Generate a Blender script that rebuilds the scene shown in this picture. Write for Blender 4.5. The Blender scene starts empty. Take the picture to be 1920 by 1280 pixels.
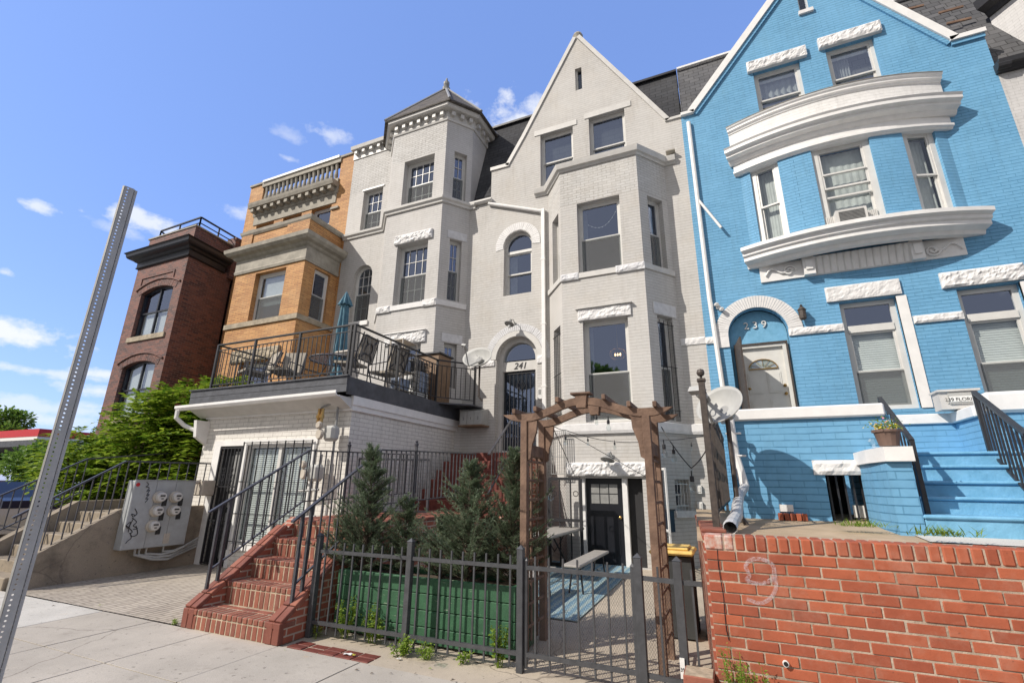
import bpy, bmesh, math, random
from mathutils import Vector, Matrix, noise
from mathutils.geometry import tessellate_polygon
random.seed(7)
R = math.radians
C = bpy.context.scene.collection
SC = bpy.context.scene

# ---------------------------------------------------------------- camera
CAMZ = 1.6
YAW, PITCH, ROLL, FPX = R(24.08), R(16.81), R(0.715), 890.0
fw = Vector((-math.sin(YAW)*math.cos(PITCH), math.cos(YAW)*math.cos(PITCH), math.sin(PITCH)))
r0 = Vector((math.cos(YAW), math.sin(YAW), 0)); u0 = r0.cross(fw)
rt = math.cos(ROLL)*r0 + math.sin(ROLL)*u0; up = -math.sin(ROLL)*r0 + math.cos(ROLL)*u0
cam = bpy.data.cameras.new('camera'); camo = bpy.data.objects.new('camera', cam); C.objects.link(camo)
cam.sensor_width = 36; cam.lens = FPX/1920*36; cam.clip_start = 0.05; cam.clip_end = 2000
camo.matrix_world = Matrix(((rt.x, up.x, -fw.x, 0), (rt.y, up.y, -fw.y, 0), (rt.z, up.z, -fw.z, CAMZ), (0, 0, 0, 1)))
SC.camera = camo
CP = Vector((0, 0, CAMZ))
def ray(px, py):
    return ((px-960)*rt - (py-640)*up + FPX*fw).normalized()
def at(px, py, Y=None, X=None, Z=None):
    d = ray(px, py)
    t = Y/d.y if Y is not None else X/d.x if X is not None else (Z-CAMZ)/d.z
    return CP + d*t

# ---------------------------------------------------------------- light
SUND = Vector((0.93, 1.0, -1.12)).normalized()      # the way the light travels
sl = bpy.data.lights.new('sun', 'SUN'); sl.energy = 2.9; sl.angle = R(0.5); sl.color = (1.0, 0.93, 0.84)
so = bpy.data.objects.new('sun', sl); C.objects.link(so)
so.rotation_euler = SUND.to_track_quat('-Z', 'Y').to_euler()
ELEV = math.asin(-SUND.z); AZ = math.atan2(-SUND.x, -SUND.y)
SC.view_settings.view_transform = 'Standard'; SC.view_settings.look = 'None'
SC.view_settings.gamma = 1; SC.view_settings.exposure = 0.76
W = bpy.data.worlds.new('World'); SC.world = W; W.use_nodes = True
nt = W.node_tree; nt.nodes.clear()
def N(tree, t, **kw):
    n = tree.nodes.new(t)
    for k, v in kw.items(): setattr(n, k, v)
    return n
def math_(tree, op, a, b=None, c=None, clamp=False):
    n = N(tree, 'ShaderNodeMath', operation=op); n.use_clamp = clamp
    for i, v in enumerate((a, b, c)):
        if v is None: continue
        if hasattr(v, 'links'): tree.links.new(v, n.inputs[i])
        else: n.inputs[i].default_value = v
    return n.outputs[0]
def mixc(tree, f, a, b, blend='MIX'):
    n = N(tree, 'ShaderNodeMix', data_type='RGBA', blend_type=blend)
    for s, v in ((n.inputs[0], f), (n.inputs[6], a), (n.inputs[7], b)):
        if hasattr(v, 'links'): tree.links.new(v, s)
        else: s.default_value = v if not isinstance(v, tuple) else (*v[:3], 1)
    return n.outputs[2]
sky = N(nt, 'ShaderNodeTexSky', sky_type='NISHITA'); sky.sun_disc = False
sky.sun_elevation = ELEV; sky.sun_rotation = AZ; sky.air_density = 1.0; sky.dust_density = 0.6; sky.ozone_density = 3.0
tc = N(nt, 'ShaderNodeTexCoord')
nz = N(nt, 'ShaderNodeTexNoise'); nz.inputs['Scale'].default_value = 22; nz.inputs['Detail'].default_value = 9; nz.inputs['Roughness'].default_value = 0.62
mp = N(nt, 'ShaderNodeMapping'); mp.inputs['Scale'].default_value = (1, 1, 1.7)
nt.links.new(tc.outputs['Generated'], mp.inputs[0]); nt.links.new(mp.outputs[0], nz.inputs[0])
nz2 = N(nt, 'ShaderNodeTexNoise'); nz2.inputs['Scale'].default_value = 7; nz2.inputs['Detail'].default_value = 5
nt.links.new(mp.outputs[0], nz2.inputs[0])
noisev = math_(nt, 'ADD', math_(nt, 'MULTIPLY', math_(nt, 'SUBTRACT', nz.outputs[0], 0.5), 3.4), math_(nt, 'MULTIPLY', math_(nt, 'SUBTRACT', nz2.outputs[0], 0.5), 1.8))
CLOUDS = [(965, 232, 70, 40, 1.0), (1010, 205, 60, 22, .8), (618, 252, 24, 11, .6), (540, 298, 15, 5, .5), (535, 252, 22, 9, .35),
          (290, 422, 46, 14, .85), (225, 432, 30, 8, .4), (310, 440, 34, 8, .4), (452, 405, 26, 12, .6), (66, 385, 16, 10, .8), (38, 630, 64, 16, 1.0), (70, 640, 38, 9, .6),
          (10, 512, 12, 8, .8), (80, 697, 70, 6, .7), (195, 701, 40, 7, .85), (180, 732, 42, 8, .8), (165, 760, 30, 6, .6), (110, 766, 120, 12, .55), (60, 785, 90, 12, .6), (20, 760, 60, 7, .5), (150, 790, 80, 10, .5)]
mask = None
for (cx, cy, sx, sy, a) in CLOUDS:
    c = ray(cx, cy); e1 = Vector((c.y, -c.x, 0)).normalized(); e2 = e1.cross(c)
    if e2.z < 0: e2 = -e2
    def dot(v, s):
        n = N(nt, 'ShaderNodeVectorMath', operation='DOT_PRODUCT'); nt.links.new(tc.outputs['Generated'], n.inputs[0]); n.inputs[1].default_value = v*s; return n.outputs['Value']
    k = FPX/1.12
    da = dot(e1, k/sx); db = dot(e2, k/sy); dc = dot(c, 1.0)
    qa = math_(nt, 'MULTIPLY', da, da); q = math_(nt, 'MULTIPLY_ADD', db, db, qa)
    r = math_(nt, 'SQRT', q)
    v = math_(nt, 'SUBTRACT', 1.0, r)
    v = math_(nt, 'ADD', v, noisev)
    v = math_(nt, 'MULTIPLY', v, math_(nt, 'GREATER_THAN', dc, 0.5))
    v = math_(nt, 'MULTIPLY', math_(nt, 'SMOOTH_MIN', math_(nt, 'MAXIMUM', math_(nt, 'MULTIPLY', v, 1.15), 0.0), 1.0, 0.3), a)
    mask = v if mask is None else math_(nt, 'MAXIMUM', mask, v)
mask = math_(nt, 'MULTIPLY', mask, 0.92, clamp=True)
sx_ = N(nt, 'ShaderNodeHueSaturation'); sx_.inputs['Saturation'].default_value = 1.0; sx_.inputs['Value'].default_value = 1.0
nt.links.new(sky.outputs[0], sx_.inputs['Color'])
tint = mixc(nt, 0.6, mixc(nt, 1.0, sx_.outputs[0], (1.0, 1.0, 1.12), 'MULTIPLY'), (0.92, 1.55, 3.6))
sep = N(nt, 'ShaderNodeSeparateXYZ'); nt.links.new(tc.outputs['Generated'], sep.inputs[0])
sky_fill = math_(nt, 'MULTIPLY', math_(nt, 'SUBTRACT', 0.12, sep.outputs['Y']), 1.9, clamp=True)      # added fill: made-up pale haze behind the viewer, brightens the facades' shade
tint = mixc(nt, math_(nt, 'MULTIPLY', sky_fill, 0.9), tint, (2.6, 2.5, 2.42))
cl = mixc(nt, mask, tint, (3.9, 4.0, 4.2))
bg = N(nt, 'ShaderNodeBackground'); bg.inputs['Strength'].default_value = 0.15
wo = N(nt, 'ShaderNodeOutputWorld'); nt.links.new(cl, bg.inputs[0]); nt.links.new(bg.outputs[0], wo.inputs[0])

# ---------------------------------------------------------------- materials
def newmat(name):
    m = bpy.data.materials.new(name); m.use_nodes = True; t = m.node_tree
    b = t.nodes['Principled BSDF']; return m, t, b
def setc(t, b, v):
    if hasattr(v, 'links'): t.links.new(v, b.inputs['Base Color'])
    else: b.inputs['Base Color'].default_value = (*v[:3], 1)
def noise_(t, vec, scale, detail=4, rough=.55):
    n = N(t, 'ShaderNodeTexNoise'); n.inputs['Scale'].default_value = scale; n.inputs['Detail'].default_value = detail; n.inputs['Roughness'].default_value = rough
    t.links.new(vec, n.inputs[0]); return n.outputs[0]
def ramp(t, v, p0, p1, c0=(0, 0, 0), c1=(1, 1, 1)):
    n = N(t, 'ShaderNodeValToRGB'); n.color_ramp.elements[0].position = p0; n.color_ramp.elements[1].position = p1
    n.color_ramp.elements[0].color = (*c0, 1); n.color_ramp.elements[1].color = (*c1, 1); t.links.new(v, n.inputs[0]); return n.outputs[0]
def bump_(t, b, h, strength, dist=.01, prev=None):
    n = N(t, 'ShaderNodeBump'); n.inputs['Strength'].default_value = strength; n.inputs['Distance'].default_value = dist
    t.links.new(h, n.inputs['Height'])
    if prev is not None: t.links.new(prev, n.inputs['Normal'])
    t.links.new(n.outputs[0], b.inputs['Normal']); return n.outputs[0]
def simple(name, col, rough=.6, var=.12, scale=6, bump=0, bscale=40, metal=0, spec=.5, col2=None, island=0):
    m, t, b = newmat(name); b.inputs['Roughness'].default_value = rough; b.inputs['Metallic'].default_value = metal; b.inputs['Specular IOR Level'].default_value = spec
    g = N(t, 'ShaderNodeNewGeometry'); v = noise_(t, g.outputs['Position'], scale, 6, .6)
    c2 = col2 or tuple(max(0, c*(1-var*2.2)) for c in col)
    c = mixc(t, ramp(t, v, .35, .68), c2, col)
    if island:
        hs = N(t, 'ShaderNodeHueSaturation'); t.links.new(c, hs.inputs['Color'])
        t.links.new(math_(t, 'ADD', math_(t, 'MULTIPLY', g.outputs['Random Per Island'], island*2), 1-island), hs.inputs['Value']); c = hs.outputs[0]
    setc(t, b, c)
    if bump: bump_(t, b, noise_(t, g.outputs['Position'], bscale, 5), bump)
    return m
def brickmat(name, c1, c2, mortar, bw=.2, bh=.067, ms=.006, bump=.5, bdist=.006, rough=.7, dirt=.15, dirtcol=(.2, .17, .13), soft=.1, rot=False, offset=.5, bias=0.0, wobble=0.004, stain=None, relief=None, head=1.0, streak=.22, fade=.25):
    m, t, b = newmat(name); b.inputs['Roughness'].default_value = rough; b.inputs['Specular IOR Level'].default_value = .35
    uv = N(t, 'ShaderNodeUVMap'); g = N(t, 'ShaderNodeNewGeometry'); src = uv.outputs[0]
    mpn = N(t, 'ShaderNodeMapping'); t.links.new(src, mpn.inputs[0])
    if rot: mpn.inputs['Rotation'].default_value = (0, 0, R(90))
    wn = N(t, 'ShaderNodeTexNoise'); wn.inputs['Scale'].default_value = 3.0; wn.inputs['Detail'].default_value = 4; t.links.new(mpn.outputs[0], wn.inputs[0])
    va = N(t, 'ShaderNodeVectorMath', operation='MULTIPLY_ADD'); t.links.new(wn.outputs[1], va.inputs[0]); va.inputs[1].default_value = (wobble*4, wobble*4, 0); t.links.new(mpn.outputs[0], va.inputs[2])
    br = N(t, 'ShaderNodeTexBrick'); t.links.new(va.outputs[0], br.inputs[0]); br.offset = offset
    br.inputs['Scale'].default_value = 1; br.inputs['Brick Width'].default_value = bw; br.inputs['Row Height'].default_value = bh
    br.inputs['Mortar Size'].default_value = ms; br.inputs['Mortar Smooth'].default_value = soft; br.inputs['Bias'].default_value = bias
    br.inputs['Color1'].default_value = (*c1, 1); br.inputs['Color2'].default_value = (*c2, 1); br.inputs['Mortar'].default_value = (*mortar, 1)
    d = ramp(t, noise_(t, g.outputs['Position'], 1.3, 8, .65), .48, .75)
    fac = br.outputs['Fac']; base = br.outputs[0]
    if head < 1:       # painted-over brick: crevice shade put into joint colour, bed joints clear, head joints faint
        b2 = N(t, 'ShaderNodeTexBrick'); t.links.new(va.outputs[0], b2.inputs[0]); b2.inputs['Scale'].default_value = 1
        for k_, v_ in (('Brick Width', 300), ('Row Height', bh), ('Mortar Size', ms), ('Mortar Smooth', soft)): b2.inputs[k_].default_value = v_
        gate = ramp(t, noise_(t, va.outputs[0], 2.7, 5, .7), .42, .6, (head,)*3, (1, 1, 1))
        brk = ramp(t, noise_(t, va.outputs[0], 6.5, 3, .6), .36, .56, (.6,)*3, (1, 1, 1))
        fac = math_(t, 'MAXIMUM', math_(t, 'MULTIPLY', b2.outputs['Fac'], brk), math_(t, 'MULTIPLY', math_(t, 'MULTIPLY', br.outputs['Fac'], gate), head*1.6, clamp=True))
        br.inputs['Mortar'].default_value = (*[(p+q)/2 for p, q in zip(c1, c2)], 1)
        base = mixc(t, fac, br.outputs[0], mortar)
    c = mixc(t, math_(t, 'MULTIPLY', d, dirt), base, dirtcol)
    v = noise_(t, g.outputs['Position'], 14, 5, .6)
    c = mixc(t, .22, c, ramp(t, v, .3, .7, (.45, .45, .45), (1, 1, 1)), 'MULTIPLY')
    sm = N(t, 'ShaderNodeMapping'); sm.inputs['Scale'].default_value = (5, 5, .45); t.links.new(g.outputs['Position'], sm.inputs[0])
    c = mixc(t, math_(t, 'MULTIPLY', ramp(t, noise_(t, sm.outputs[0], 1.6, 7, .65), .52, .74), streak), c, tuple(x*.45 for x in dirtcol))
    c = mixc(t, math_(t, 'MULTIPLY', ramp(t, noise_(t, g.outputs['Position'], .55, 4, .6), .45, .65), fade), c, tuple(min(1, x*1.18+.03) for x in c1))
    if stain is not None: c = stain(t, c, g)
    setc(t, b, c)
    nb = bump_(t, b, fac, -bump, bdist)
    n2 = noise_(t, g.outputs['Position'], relief[0] if relief else 45, 5, .65)
    bump_(t, b, n2, relief[1] if relief else .25, relief[2] if relief else .004, nb)
    return m
def island_brick(name, c1, c2, rough=.75):
    m, t, b = newmat(name); b.inputs['Roughness'].default_value = rough; b.inputs['Specular IOR Level'].default_value = .3
    g = N(t, 'ShaderNodeNewGeometry')
    c = mixc(t, g.outputs['Random Per Island'], c1, c2)
    v = noise_(t, g.outputs['Position'], 9, 8, .7)
    c = mixc(t, .5, c, ramp(t, v, .3, .72, (.55, .5, .48), (1.0, 1.0, 1.0)), 'MULTIPLY')
    w = noise_(t, g.outputs['Position'], 2.3, 8, .75)
    c = mixc(t, math_(t, 'MULTIPLY', ramp(t, w, .50, .75), .32), c, (.50, .33, .25))
    w = noise_(t, g.outputs['Position'], 1.1, 7, .7)
    c = mixc(t, math_(t, 'MULTIPLY', ramp(t, w, .55, .78), .35), c, (.13, .07, .05))
    w = noise_(t, g.outputs['Position'], 38, 3, .6)
    c = mixc(t, math_(t, 'MULTIPLY', ramp(t, w, .66, .74), .5), c, (.12, .05, .035))
    setc(t, b, c)
    bump_(t, b, noise_(t, g.outputs['Position'], 90, 6, .7), .35, .004)
    return m
M = {}
M['cream'] = brickmat('painted_cream_brick', (.55, .535, .51), (.52, .505, .482), (.34, .32, .29), bw=.22, bh=.0705, ms=.0075, bump=.8, dirt=.26, dirtcol=(.48, .41, .31), soft=.5, head=.25)
M['cream_rough'] = brickmat('rough_painted_cream_brick', (.565, .556, .535), (.50, .49, .47), (.30, .28, .25), bw=.22, bh=.072, ms=.009, bump=1.0, bdist=.02, dirt=.28, dirtcol=(.47, .40, .31), soft=.6, wobble=.012, relief=(16, .6, .02), head=.7)
M['white'] = brickmat('painted_white_brick', (.555, .54, .52), (.53, .515, .495), (.35, .335, .31), bw=.22, bh=.0705, ms=.0075, bump=.7, dirt=.2, dirtcol=(.45, .41, .35), soft=.5, head=.3)
M['white_rough'] = brickmat('rough_painted_white_brick', (.585, .577, .56), (.515, .508, .49), (.29, .27, .25), bw=.25, bh=.072, ms=.010, bump=1.0, bdist=.025, dirt=.2, dirtcol=(.43, .39, .34), soft=.6, wobble=.014, relief=(14, .7, .025), head=.7)
M['block'] = brickmat('painted_garage_brick', (.72, .695, .64), (.695, .67, .62), (.38, .35, .32), bw=.26, bh=.08, ms=.0055, bump=.5, dirt=.12, dirtcol=(.45, .42, .38), soft=.2)
M['blue'] = brickmat('painted_blue_brick', (.160, .385, .60), (.142, .352, .555), (.045, .165, .29), bw=.24, bh=.0705, ms=.0075, bump=.9, dirt=.18, dirtcol=(.20, .40, .52), soft=.5, head=.35)
M['bluestep'] = simple('blue_painted_step', (.18, .42, .62), .7, .14, 7, .7, 22, col2=(.13, .34, .51))
M['orange'] = brickmat('orange_roman_brick', (.60, .32, .12), (.40, .185, .07), (.20, .11, .055), bw=.27, bh=.06, ms=.0075, bump=.7, dirt=.3, dirtcol=(.66, .47, .26), soft=.2)
M['brown'] = brickmat('dark_red_brick', (.215, .085, .062), (.062, .036, .038), (.19, .155, .14), bw=.21, bh=.072, ms=.0065, bump=.8, dirt=.22, dirtcol=(.24, .15, .12), soft=.1)
M['grey'] = brickmat('painted_grey_brick', (.58, .57, .56), (.55, .54, .53), (.40, .39, .38), bh=.0705, ms=.005, bump=.6, dirt=.1, soft=.5)
M['redwall'] = brickmat('red_path_brick', (.36, .10, .055), (.27, .075, .045), (.45, .38, .30), bw=.21, bh=.075, ms=.009, bump=.6, dirt=.25, dirtcol=(.3, .2, .15))
M['darkred'] = simple('dark_red_painted_brick', (.19, .045, .03), .7, .2, 8, .4, 30)
M['pave'] = brickmat('driveway_pavers', (.50, .44, .36), (.38, .33, .27), (.10, .085, .07), bw=.24, bh=.10, ms=.017, bump=1, bdist=.012, dirt=.5, dirtcol=(.46, .40, .31), rot=True, soft=.4, head=.4)
M['bricklay'] = island_brick('retaining_wall_brick', (.43, .120, .058), (.31, .082, .044))
M['stepbrick'] = island_brick('step_brick', (.33, .118, .076), (.19, .066, .048))
M['mortar'] = simple('mortar', (.50, .40, .31), .9, .2, 5, .7, 60, col2=(.24, .18, .13))
M['mortar2'] = simple('tan_mortar', (.52, .42, .30), .9, .2, 15, .5, 60)
M['shingle'] = brickmat('asphalt_shingles', (.060, .062, .068), (.035, .036, .040), (.012, .012, .013), bw=.32, bh=.14, ms=.008, bump=1, bdist=.02, rough=.9, dirt=.25, dirtcol=(.11, .105, .10))
M['slate'] = brickmat('grey_slates', (.12, .12, .125), (.075, .076, .08), (.02, .02, .021), bw=.26, bh=.16, ms=.009, bump=1, bdist=.02, rough=.8, dirt=.3, dirtcol=(.16, .15, .14))
M['tower_roof'] = brickmat('brown_grey_shingles', (.15, .135, .12), (.075, .068, .062), (.03, .028, .026), bw=.25, bh=.13, ms=.008, bump=1, bdist=.02, rough=.9, dirt=.3, dirtcol=(.2, .17, .14))
M['trim'] = simple('white_trim_paint', (.80, .79, .77), .5, .05, 5, .15, 60)
M['trimcream'] = simple('cream_trim_paint', (.60, .585, .555), .5, .06, 5, .15, 60)
M['frame'] = simple('window_frame_paint', (.66, .65, .62), .4, .05, 5)
M['rock'] = simple('white_painted_rock_face', (.74, .73, .72), .6, .06, 9, .5, 35)
M['rockgrey'] = simple('grey_painted_rock_face', (.66, .66, .67), .6, .08, 9, .5, 35)
M['stone'] = simple('grey_green_sandstone', (.40, .37, .31), .8, .18, 4, .4, 30, col2=(.27, .25, .21))
M['brownstone'] = simple('tan_stone', (.44, .37, .27), .8, .18, 6, .4, 30)
M['dkmetal'] = simple('navy_black_metal', (.022, .025, .034), .35, .1, 5)
M['black'] = simple('black_iron_paint', (.028, .028, .032), .42, .15, 20)
M['iron'] = simple('weathered_iron', (.065, .065, .075), .42, .2, 12, .1, 80)
M['fencegrey'] = simple('dark_grey_fence_paint', (.070, .072, .078), .45, .15, 14, .1, 80)
M['rust'] = simple('rusty_brown_iron', (.085, .066, .055), .6, .25, 20, .2, 60)
M['galv'] = simple('galvanised_steel', (.44, .43, .40), .6, .08, 12, .08, 120, metal=.1)
M['whitemetal'] = simple('white_metal', (.72, .72, .70), .4, .06, 6)
M['metergrey'] = simple('meter_cabinet_grey', (.38, .40, .41), .5, .08, 6, col2=(.31, .32, .32))
M['greymetal'] = simple('grey_metal', (.30, .30, .29), .5, .12, 10)
M['dishgrey'] = simple('dish_grey', (.42, .42, .40), .55, .06, 8)
M['deckgrey'] = simple('slate_grey_deck_board', (.085, .090, .105), .6, .2, 5, .2, 30)
M['wood'] = simple('brown_arbor_wood', (.225, .14, .095), .8, .2, 6, .6, 40, col2=(.11, .065, .044))
M['wood2'] = simple('light_wood', (.27, .17, .10), .6, .15, 9, .2, 40)
M['plank'] = simple('weathered_plank', (.46, .35, .235), .85, .2, 3, .4, 25, col2=(.33, .25, .16))
M['green'] = simple('green_painted_board', (.035, .120, .055), .65, .12, 8, .3, 50, col2=(.024, .085, .04))
_t = M['green'].node_tree; _b = _t.nodes['Principled BSDF']; _g = N(_t, 'ShaderNodeNewGeometry'); _m = N(_t, 'ShaderNodeMapping'); _m.inputs['Scale'].default_value = (3, 1, 22); _t.links.new(_g.outputs['Position'], _m.inputs[0])
_o = _b.inputs['Base Color'].links[0].from_socket; setc(_t, _b, mixc(_t, ramp(_t, noise_(_t, _m.outputs[0], 2.2, 6, .7), .64, .70), _o, (.34, .40, .30)))
M['plastic'] = simple('grey_plastic_table', (.34, .32, .29), .6, .08, 6)
M['teal'] = simple('teal_canvas', (.11, .235, .30), .8, .2, 8, .2, 50, col2=(.07, .16, .21))
M['tan'] = simple('tan_sling_fabric', (.36, .32, .26), .8, .08, 10)
M['cushion'] = simple('beige_cushion', (.5, .45, .38), .9, .08, 10)
M['cloth'] = simple('blue_white_cloth', (.35, .42, .55), .9, .2, 10)
M['yellow'] = simple('yellow_bin_lid', (.80, .55, .16), .5, .12, 10)
M['bin'] = simple('charcoal_bin', (.045, .048, .048), .5, .1, 8)
M['doorblack'] = simple('black_door_paint', (.012, .013, .018), .35, .1, 5)
M['doorwhite'] = simple('white_door_paint', (.66, .65, .61), .45, .05, 5)
M['doordark'] = simple('dark_storm_door', (.020, .028, .045), .12, .1, 5)
M['brass'] = simple('brass', (.45, .28, .10), .3, .1, 10, metal=.8)
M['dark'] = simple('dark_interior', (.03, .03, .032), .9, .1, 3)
M['blind'] = simple('white_blind', (.72, .71, .68), .7, .05, 4)
M['sheer'] = simple('white_sheer_curtain', (.62, .61, .58), .9, .08, 5)
M['atticbrick'] = brickmat('painted_white_brick_attic', (.78, .77, .75), (.74, .73, .71), (.55, .54, .52), bw=.22, bh=.0705, ms=.005, bump=.5, dirt=.08, soft=.5, head=.3)
M['curtain'] = simple('grey_curtain', (.42, .42, .42), .9, .1, 5)
M['red'] = simple('red_canopy_paint', (.50, .015, .02), .5, .05, 4)
M['litterw'] = simple('white_paper', (.75, .75, .72), .8, .05, 30)
M['litter_y'] = simple('yellow_wrapper', (.65, .6, .08), .6, .05, 30)
M['carpaint'] = simple('dark_blue_car_paint', (.02, .03, .06), .2, .05, 3)
M['carwhite'] = simple('white_car_paint', (.7, .7, .7), .2, .05, 3)
M['tyre'] = simple('tyre_rubber', (.02, .02, .02), .9, .1, 10)
M['bark'] = simple('bark', (.12, .085, .06), .9, .2, 10, .5, 30)
M['flowery'] = simple('yellow_petal', (.75, .55, .05), .6, .05, 30)
M['flowerp'] = simple('pink_petal', (.65, .2, .3), .6, .05, 30)
M['pot'] = simple('brown_pot', (.16, .10, .075), .6, .1, 10)
M['soil'] = simple('soil', (.10, .075, .05), .95, .2, 20, .6, 30)
M['lettering'] = simple('black_lettering', (.01, .01, .012), .5, 0, 5)
M['chrome'] = simple('silver_foil_pipe', (.62, .62, .62), .35, .1, 20, metal=.3)
M['brickpaint'] = simple('mortar_smeared_brick', (.52, .44, .38), .85, .3, 22, .5, 60, col2=(.42, .14, .09))
def glassmat(name, tint, refl, body=(.02, .025, .035), opaque=.0):
    m = bpy.data.materials.new(name); m.use_nodes = True; t = m.node_tree; t.nodes.clear()
    o = N(t, 'ShaderNodeOutputMaterial'); gl = N(t, 'ShaderNodeBsdfGlossy'); gl.inputs['Roughness'].default_value = .02; gl.inputs['Color'].default_value = (*tint, 1)
    g = N(t, 'ShaderNodeNewGeometry'); bn = N(t, 'ShaderNodeBump'); bn.inputs['Strength'].default_value = .12; bn.inputs['Distance'].default_value = .03
    t.links.new(noise_(t, g.outputs['Position'], 1.6, 2), bn.inputs['Height']); t.links.new(bn.outputs[0], gl.inputs['Normal'])
    tr = N(t, 'ShaderNodeBsdfTransparent'); tr.inputs[0].default_value = (.92, .95, .95, 1)
    df = N(t, 'ShaderNodeBsdfDiffuse'); df.inputs[0].default_value = (*body, 1)
    m1 = N(t, 'ShaderNodeMixShader'); m1.inputs[0].default_value = opaque; t.links.new(tr.outputs[0], m1.inputs[1]); t.links.new(df.outputs[0], m1.inputs[2])
    fr = N(t, 'ShaderNodeFresnel'); fr.inputs[0].default_value = 1.5
    f = math_(t, 'ADD', math_(t, 'MULTIPLY', fr.outputs[0], 1.2), refl, clamp=True); f = math_(t, 'MULTIPLY', f, math_(t, 'SUBTRACT', 1.0, g.outputs['Backfacing']))
    m2 = N(t, 'ShaderNodeMixShader'); t.links.new(f, m2.inputs[0]); t.links.new(m1.outputs[0], m2.inputs[1]); t.links.new(gl.outputs[0], m2.inputs[2])
    t.links.new(m2.outputs[0], o.inputs[0]); return m
M['glass'] = glassmat('window_glass', (.58, .68, .92), .20)
M['glass_lo'] = glassmat('window_glass_dull', (.65, .75, .95), .05)
M['bulb'] = glassmat('clear_bulb_glass', (1, 1, 1), .12)
M['screen'] = glassmat('insect_screen', (.3, .3, .3), .0, body=(.22, .22, .225), opaque=.30)
def leafmat(name, c1, c2, trans=.35, rough=.5):
    m, t, b = newmat(name); b.inputs['Roughness'].default_value = rough; b.inputs['Specular IOR Level'].default_value = .35
    g = N(t, 'ShaderNodeNewGeometry'); c = mixc(t, g.outputs['Random Per Island'], c1, c2)
    v = noise_(t, g.outputs['Position'], 2.2, 3); c = mixc(t, .35, c, ramp(t, v, .3, .7, (.5, .5, .45), (1.15, 1.15, 1.0)), 'MULTIPLY'); setc(t, b, c)
    tl = N(t, 'ShaderNodeBsdfTranslucent'); t.links.new(c, tl.inputs[0])
    mx = N(t, 'ShaderNodeMixShader'); mx.inputs[0].default_value = trans
    o = t.nodes['Material Output']; t.links.new(b.outputs[0], mx.inputs[1]); t.links.new(tl.outputs[0], mx.inputs[2]); t.links.new(mx.outputs[0], o.inputs[0]); return m
M['leaf'] = leafmat('bright_leaf', (.08, .18, .015), (.36, .47, .05), .45)
M['weed'] = leafmat('weed_leaf', (.17, .30, .03), (.32, .42, .07), .4)
M['conifer'] = leafmat('dark_conifer', (.09, .14, .08), (.30, .36, .24), .3)
M['treeleaf'] = leafmat('tree_leaf', (.11, .21, .03), (.20, .32, .06), .45)
# sidewalk
def concrete(name, col, joints=None, spots=True, cr=.5, stain=0):
    m, t, b = newmat(name); b.inputs['Roughness'].default_value = .9; b.inputs['Specular IOR Level'].default_value = .25
    g = N(t, 'ShaderNodeNewGeometry'); P = g.outputs['Position']
    v = noise_(t, P, .8, 8, .65); c = mixc(t, ramp(t, v, .3, .75), tuple(x*.74 for x in col), tuple(min(1, x*1.10) for x in col))
    f = noise_(t, P, 160, 3, .7); c = mixc(t, .5, c, ramp(t, f, .35, .65, (.55, .55, .55), (1.15, 1.15, 1.15)), 'MULTIPLY')
    if spots:
        s = ramp(t, noise_(t, P, 4.5, 6, .65), .58, .70); c = mixc(t, math_(t, 'MULTIPLY', s, .35), c, (.18, .15, .12))
        s = ramp(t, noise_(t, P, 17, 3, .55), .655, .69); c = mixc(t, math_(t, 'MULTIPLY', s, .55), c, (.10, .09, .08))
        s = ramp(t, noise_(t, P, 1.7, 3, .5), .70, .76); c = mixc(t, math_(t, 'MULTIPLY', s, .3), c, (.60, .36, .12))
    if stain: c = mixc(t, math_(t, 'MULTIPLY', ramp(t, noise_(t, P, .9, 8, .7), .5, .68), stain), c, (.09, .075, .06))
    h = f
    if joints:
        vr = N(t, 'ShaderNodeTexVoronoi', feature='DISTANCE_TO_EDGE'); vr.inputs['Scale'].default_value = .33
        wn = N(t, 'ShaderNodeTexNoise'); wn.inputs['Scale'].default_value = 3; wn.inputs['Detail'].default_value = 6; t.links.new(P, wn.inputs[0])
        va = N(t, 'ShaderNodeVectorMath', operation='MULTIPLY_ADD'); t.links.new(wn.outputs[1], va.inputs[0]); va.inputs[1].default_value = (.25, .25, 0); t.links.new(P, va.inputs[2]); t.links.new(va.outputs[0], vr.inputs[0])
        k = math_(t, 'LESS_THAN', vr.outputs[0], .0024); c = mixc(t, math_(t, 'MULTIPLY', k, cr), c, (.12, .10, .085))
    setc(t, b, c); bump_(t, b, h, .35, .003); return m
M['walk'] = concrete('sidewalk_concrete', (.50, .455, .39), True)
M['walk2'] = concrete('pale_sidewalk_concrete', (.60, .575, .52), True, cr=.2)
M['patio'] = concrete('patio_concrete', (.50, .43, .34), True)
M['oldconc'] = concrete('old_stair_concrete', (.34, .285, .215), True, stain=.75)
M['street'] = concrete('asphalt', (.06, .06, .06), False, False)
M['ground'] = simple('distant_ground', (.22, .2, .16), .95, .2, 1)
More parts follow.
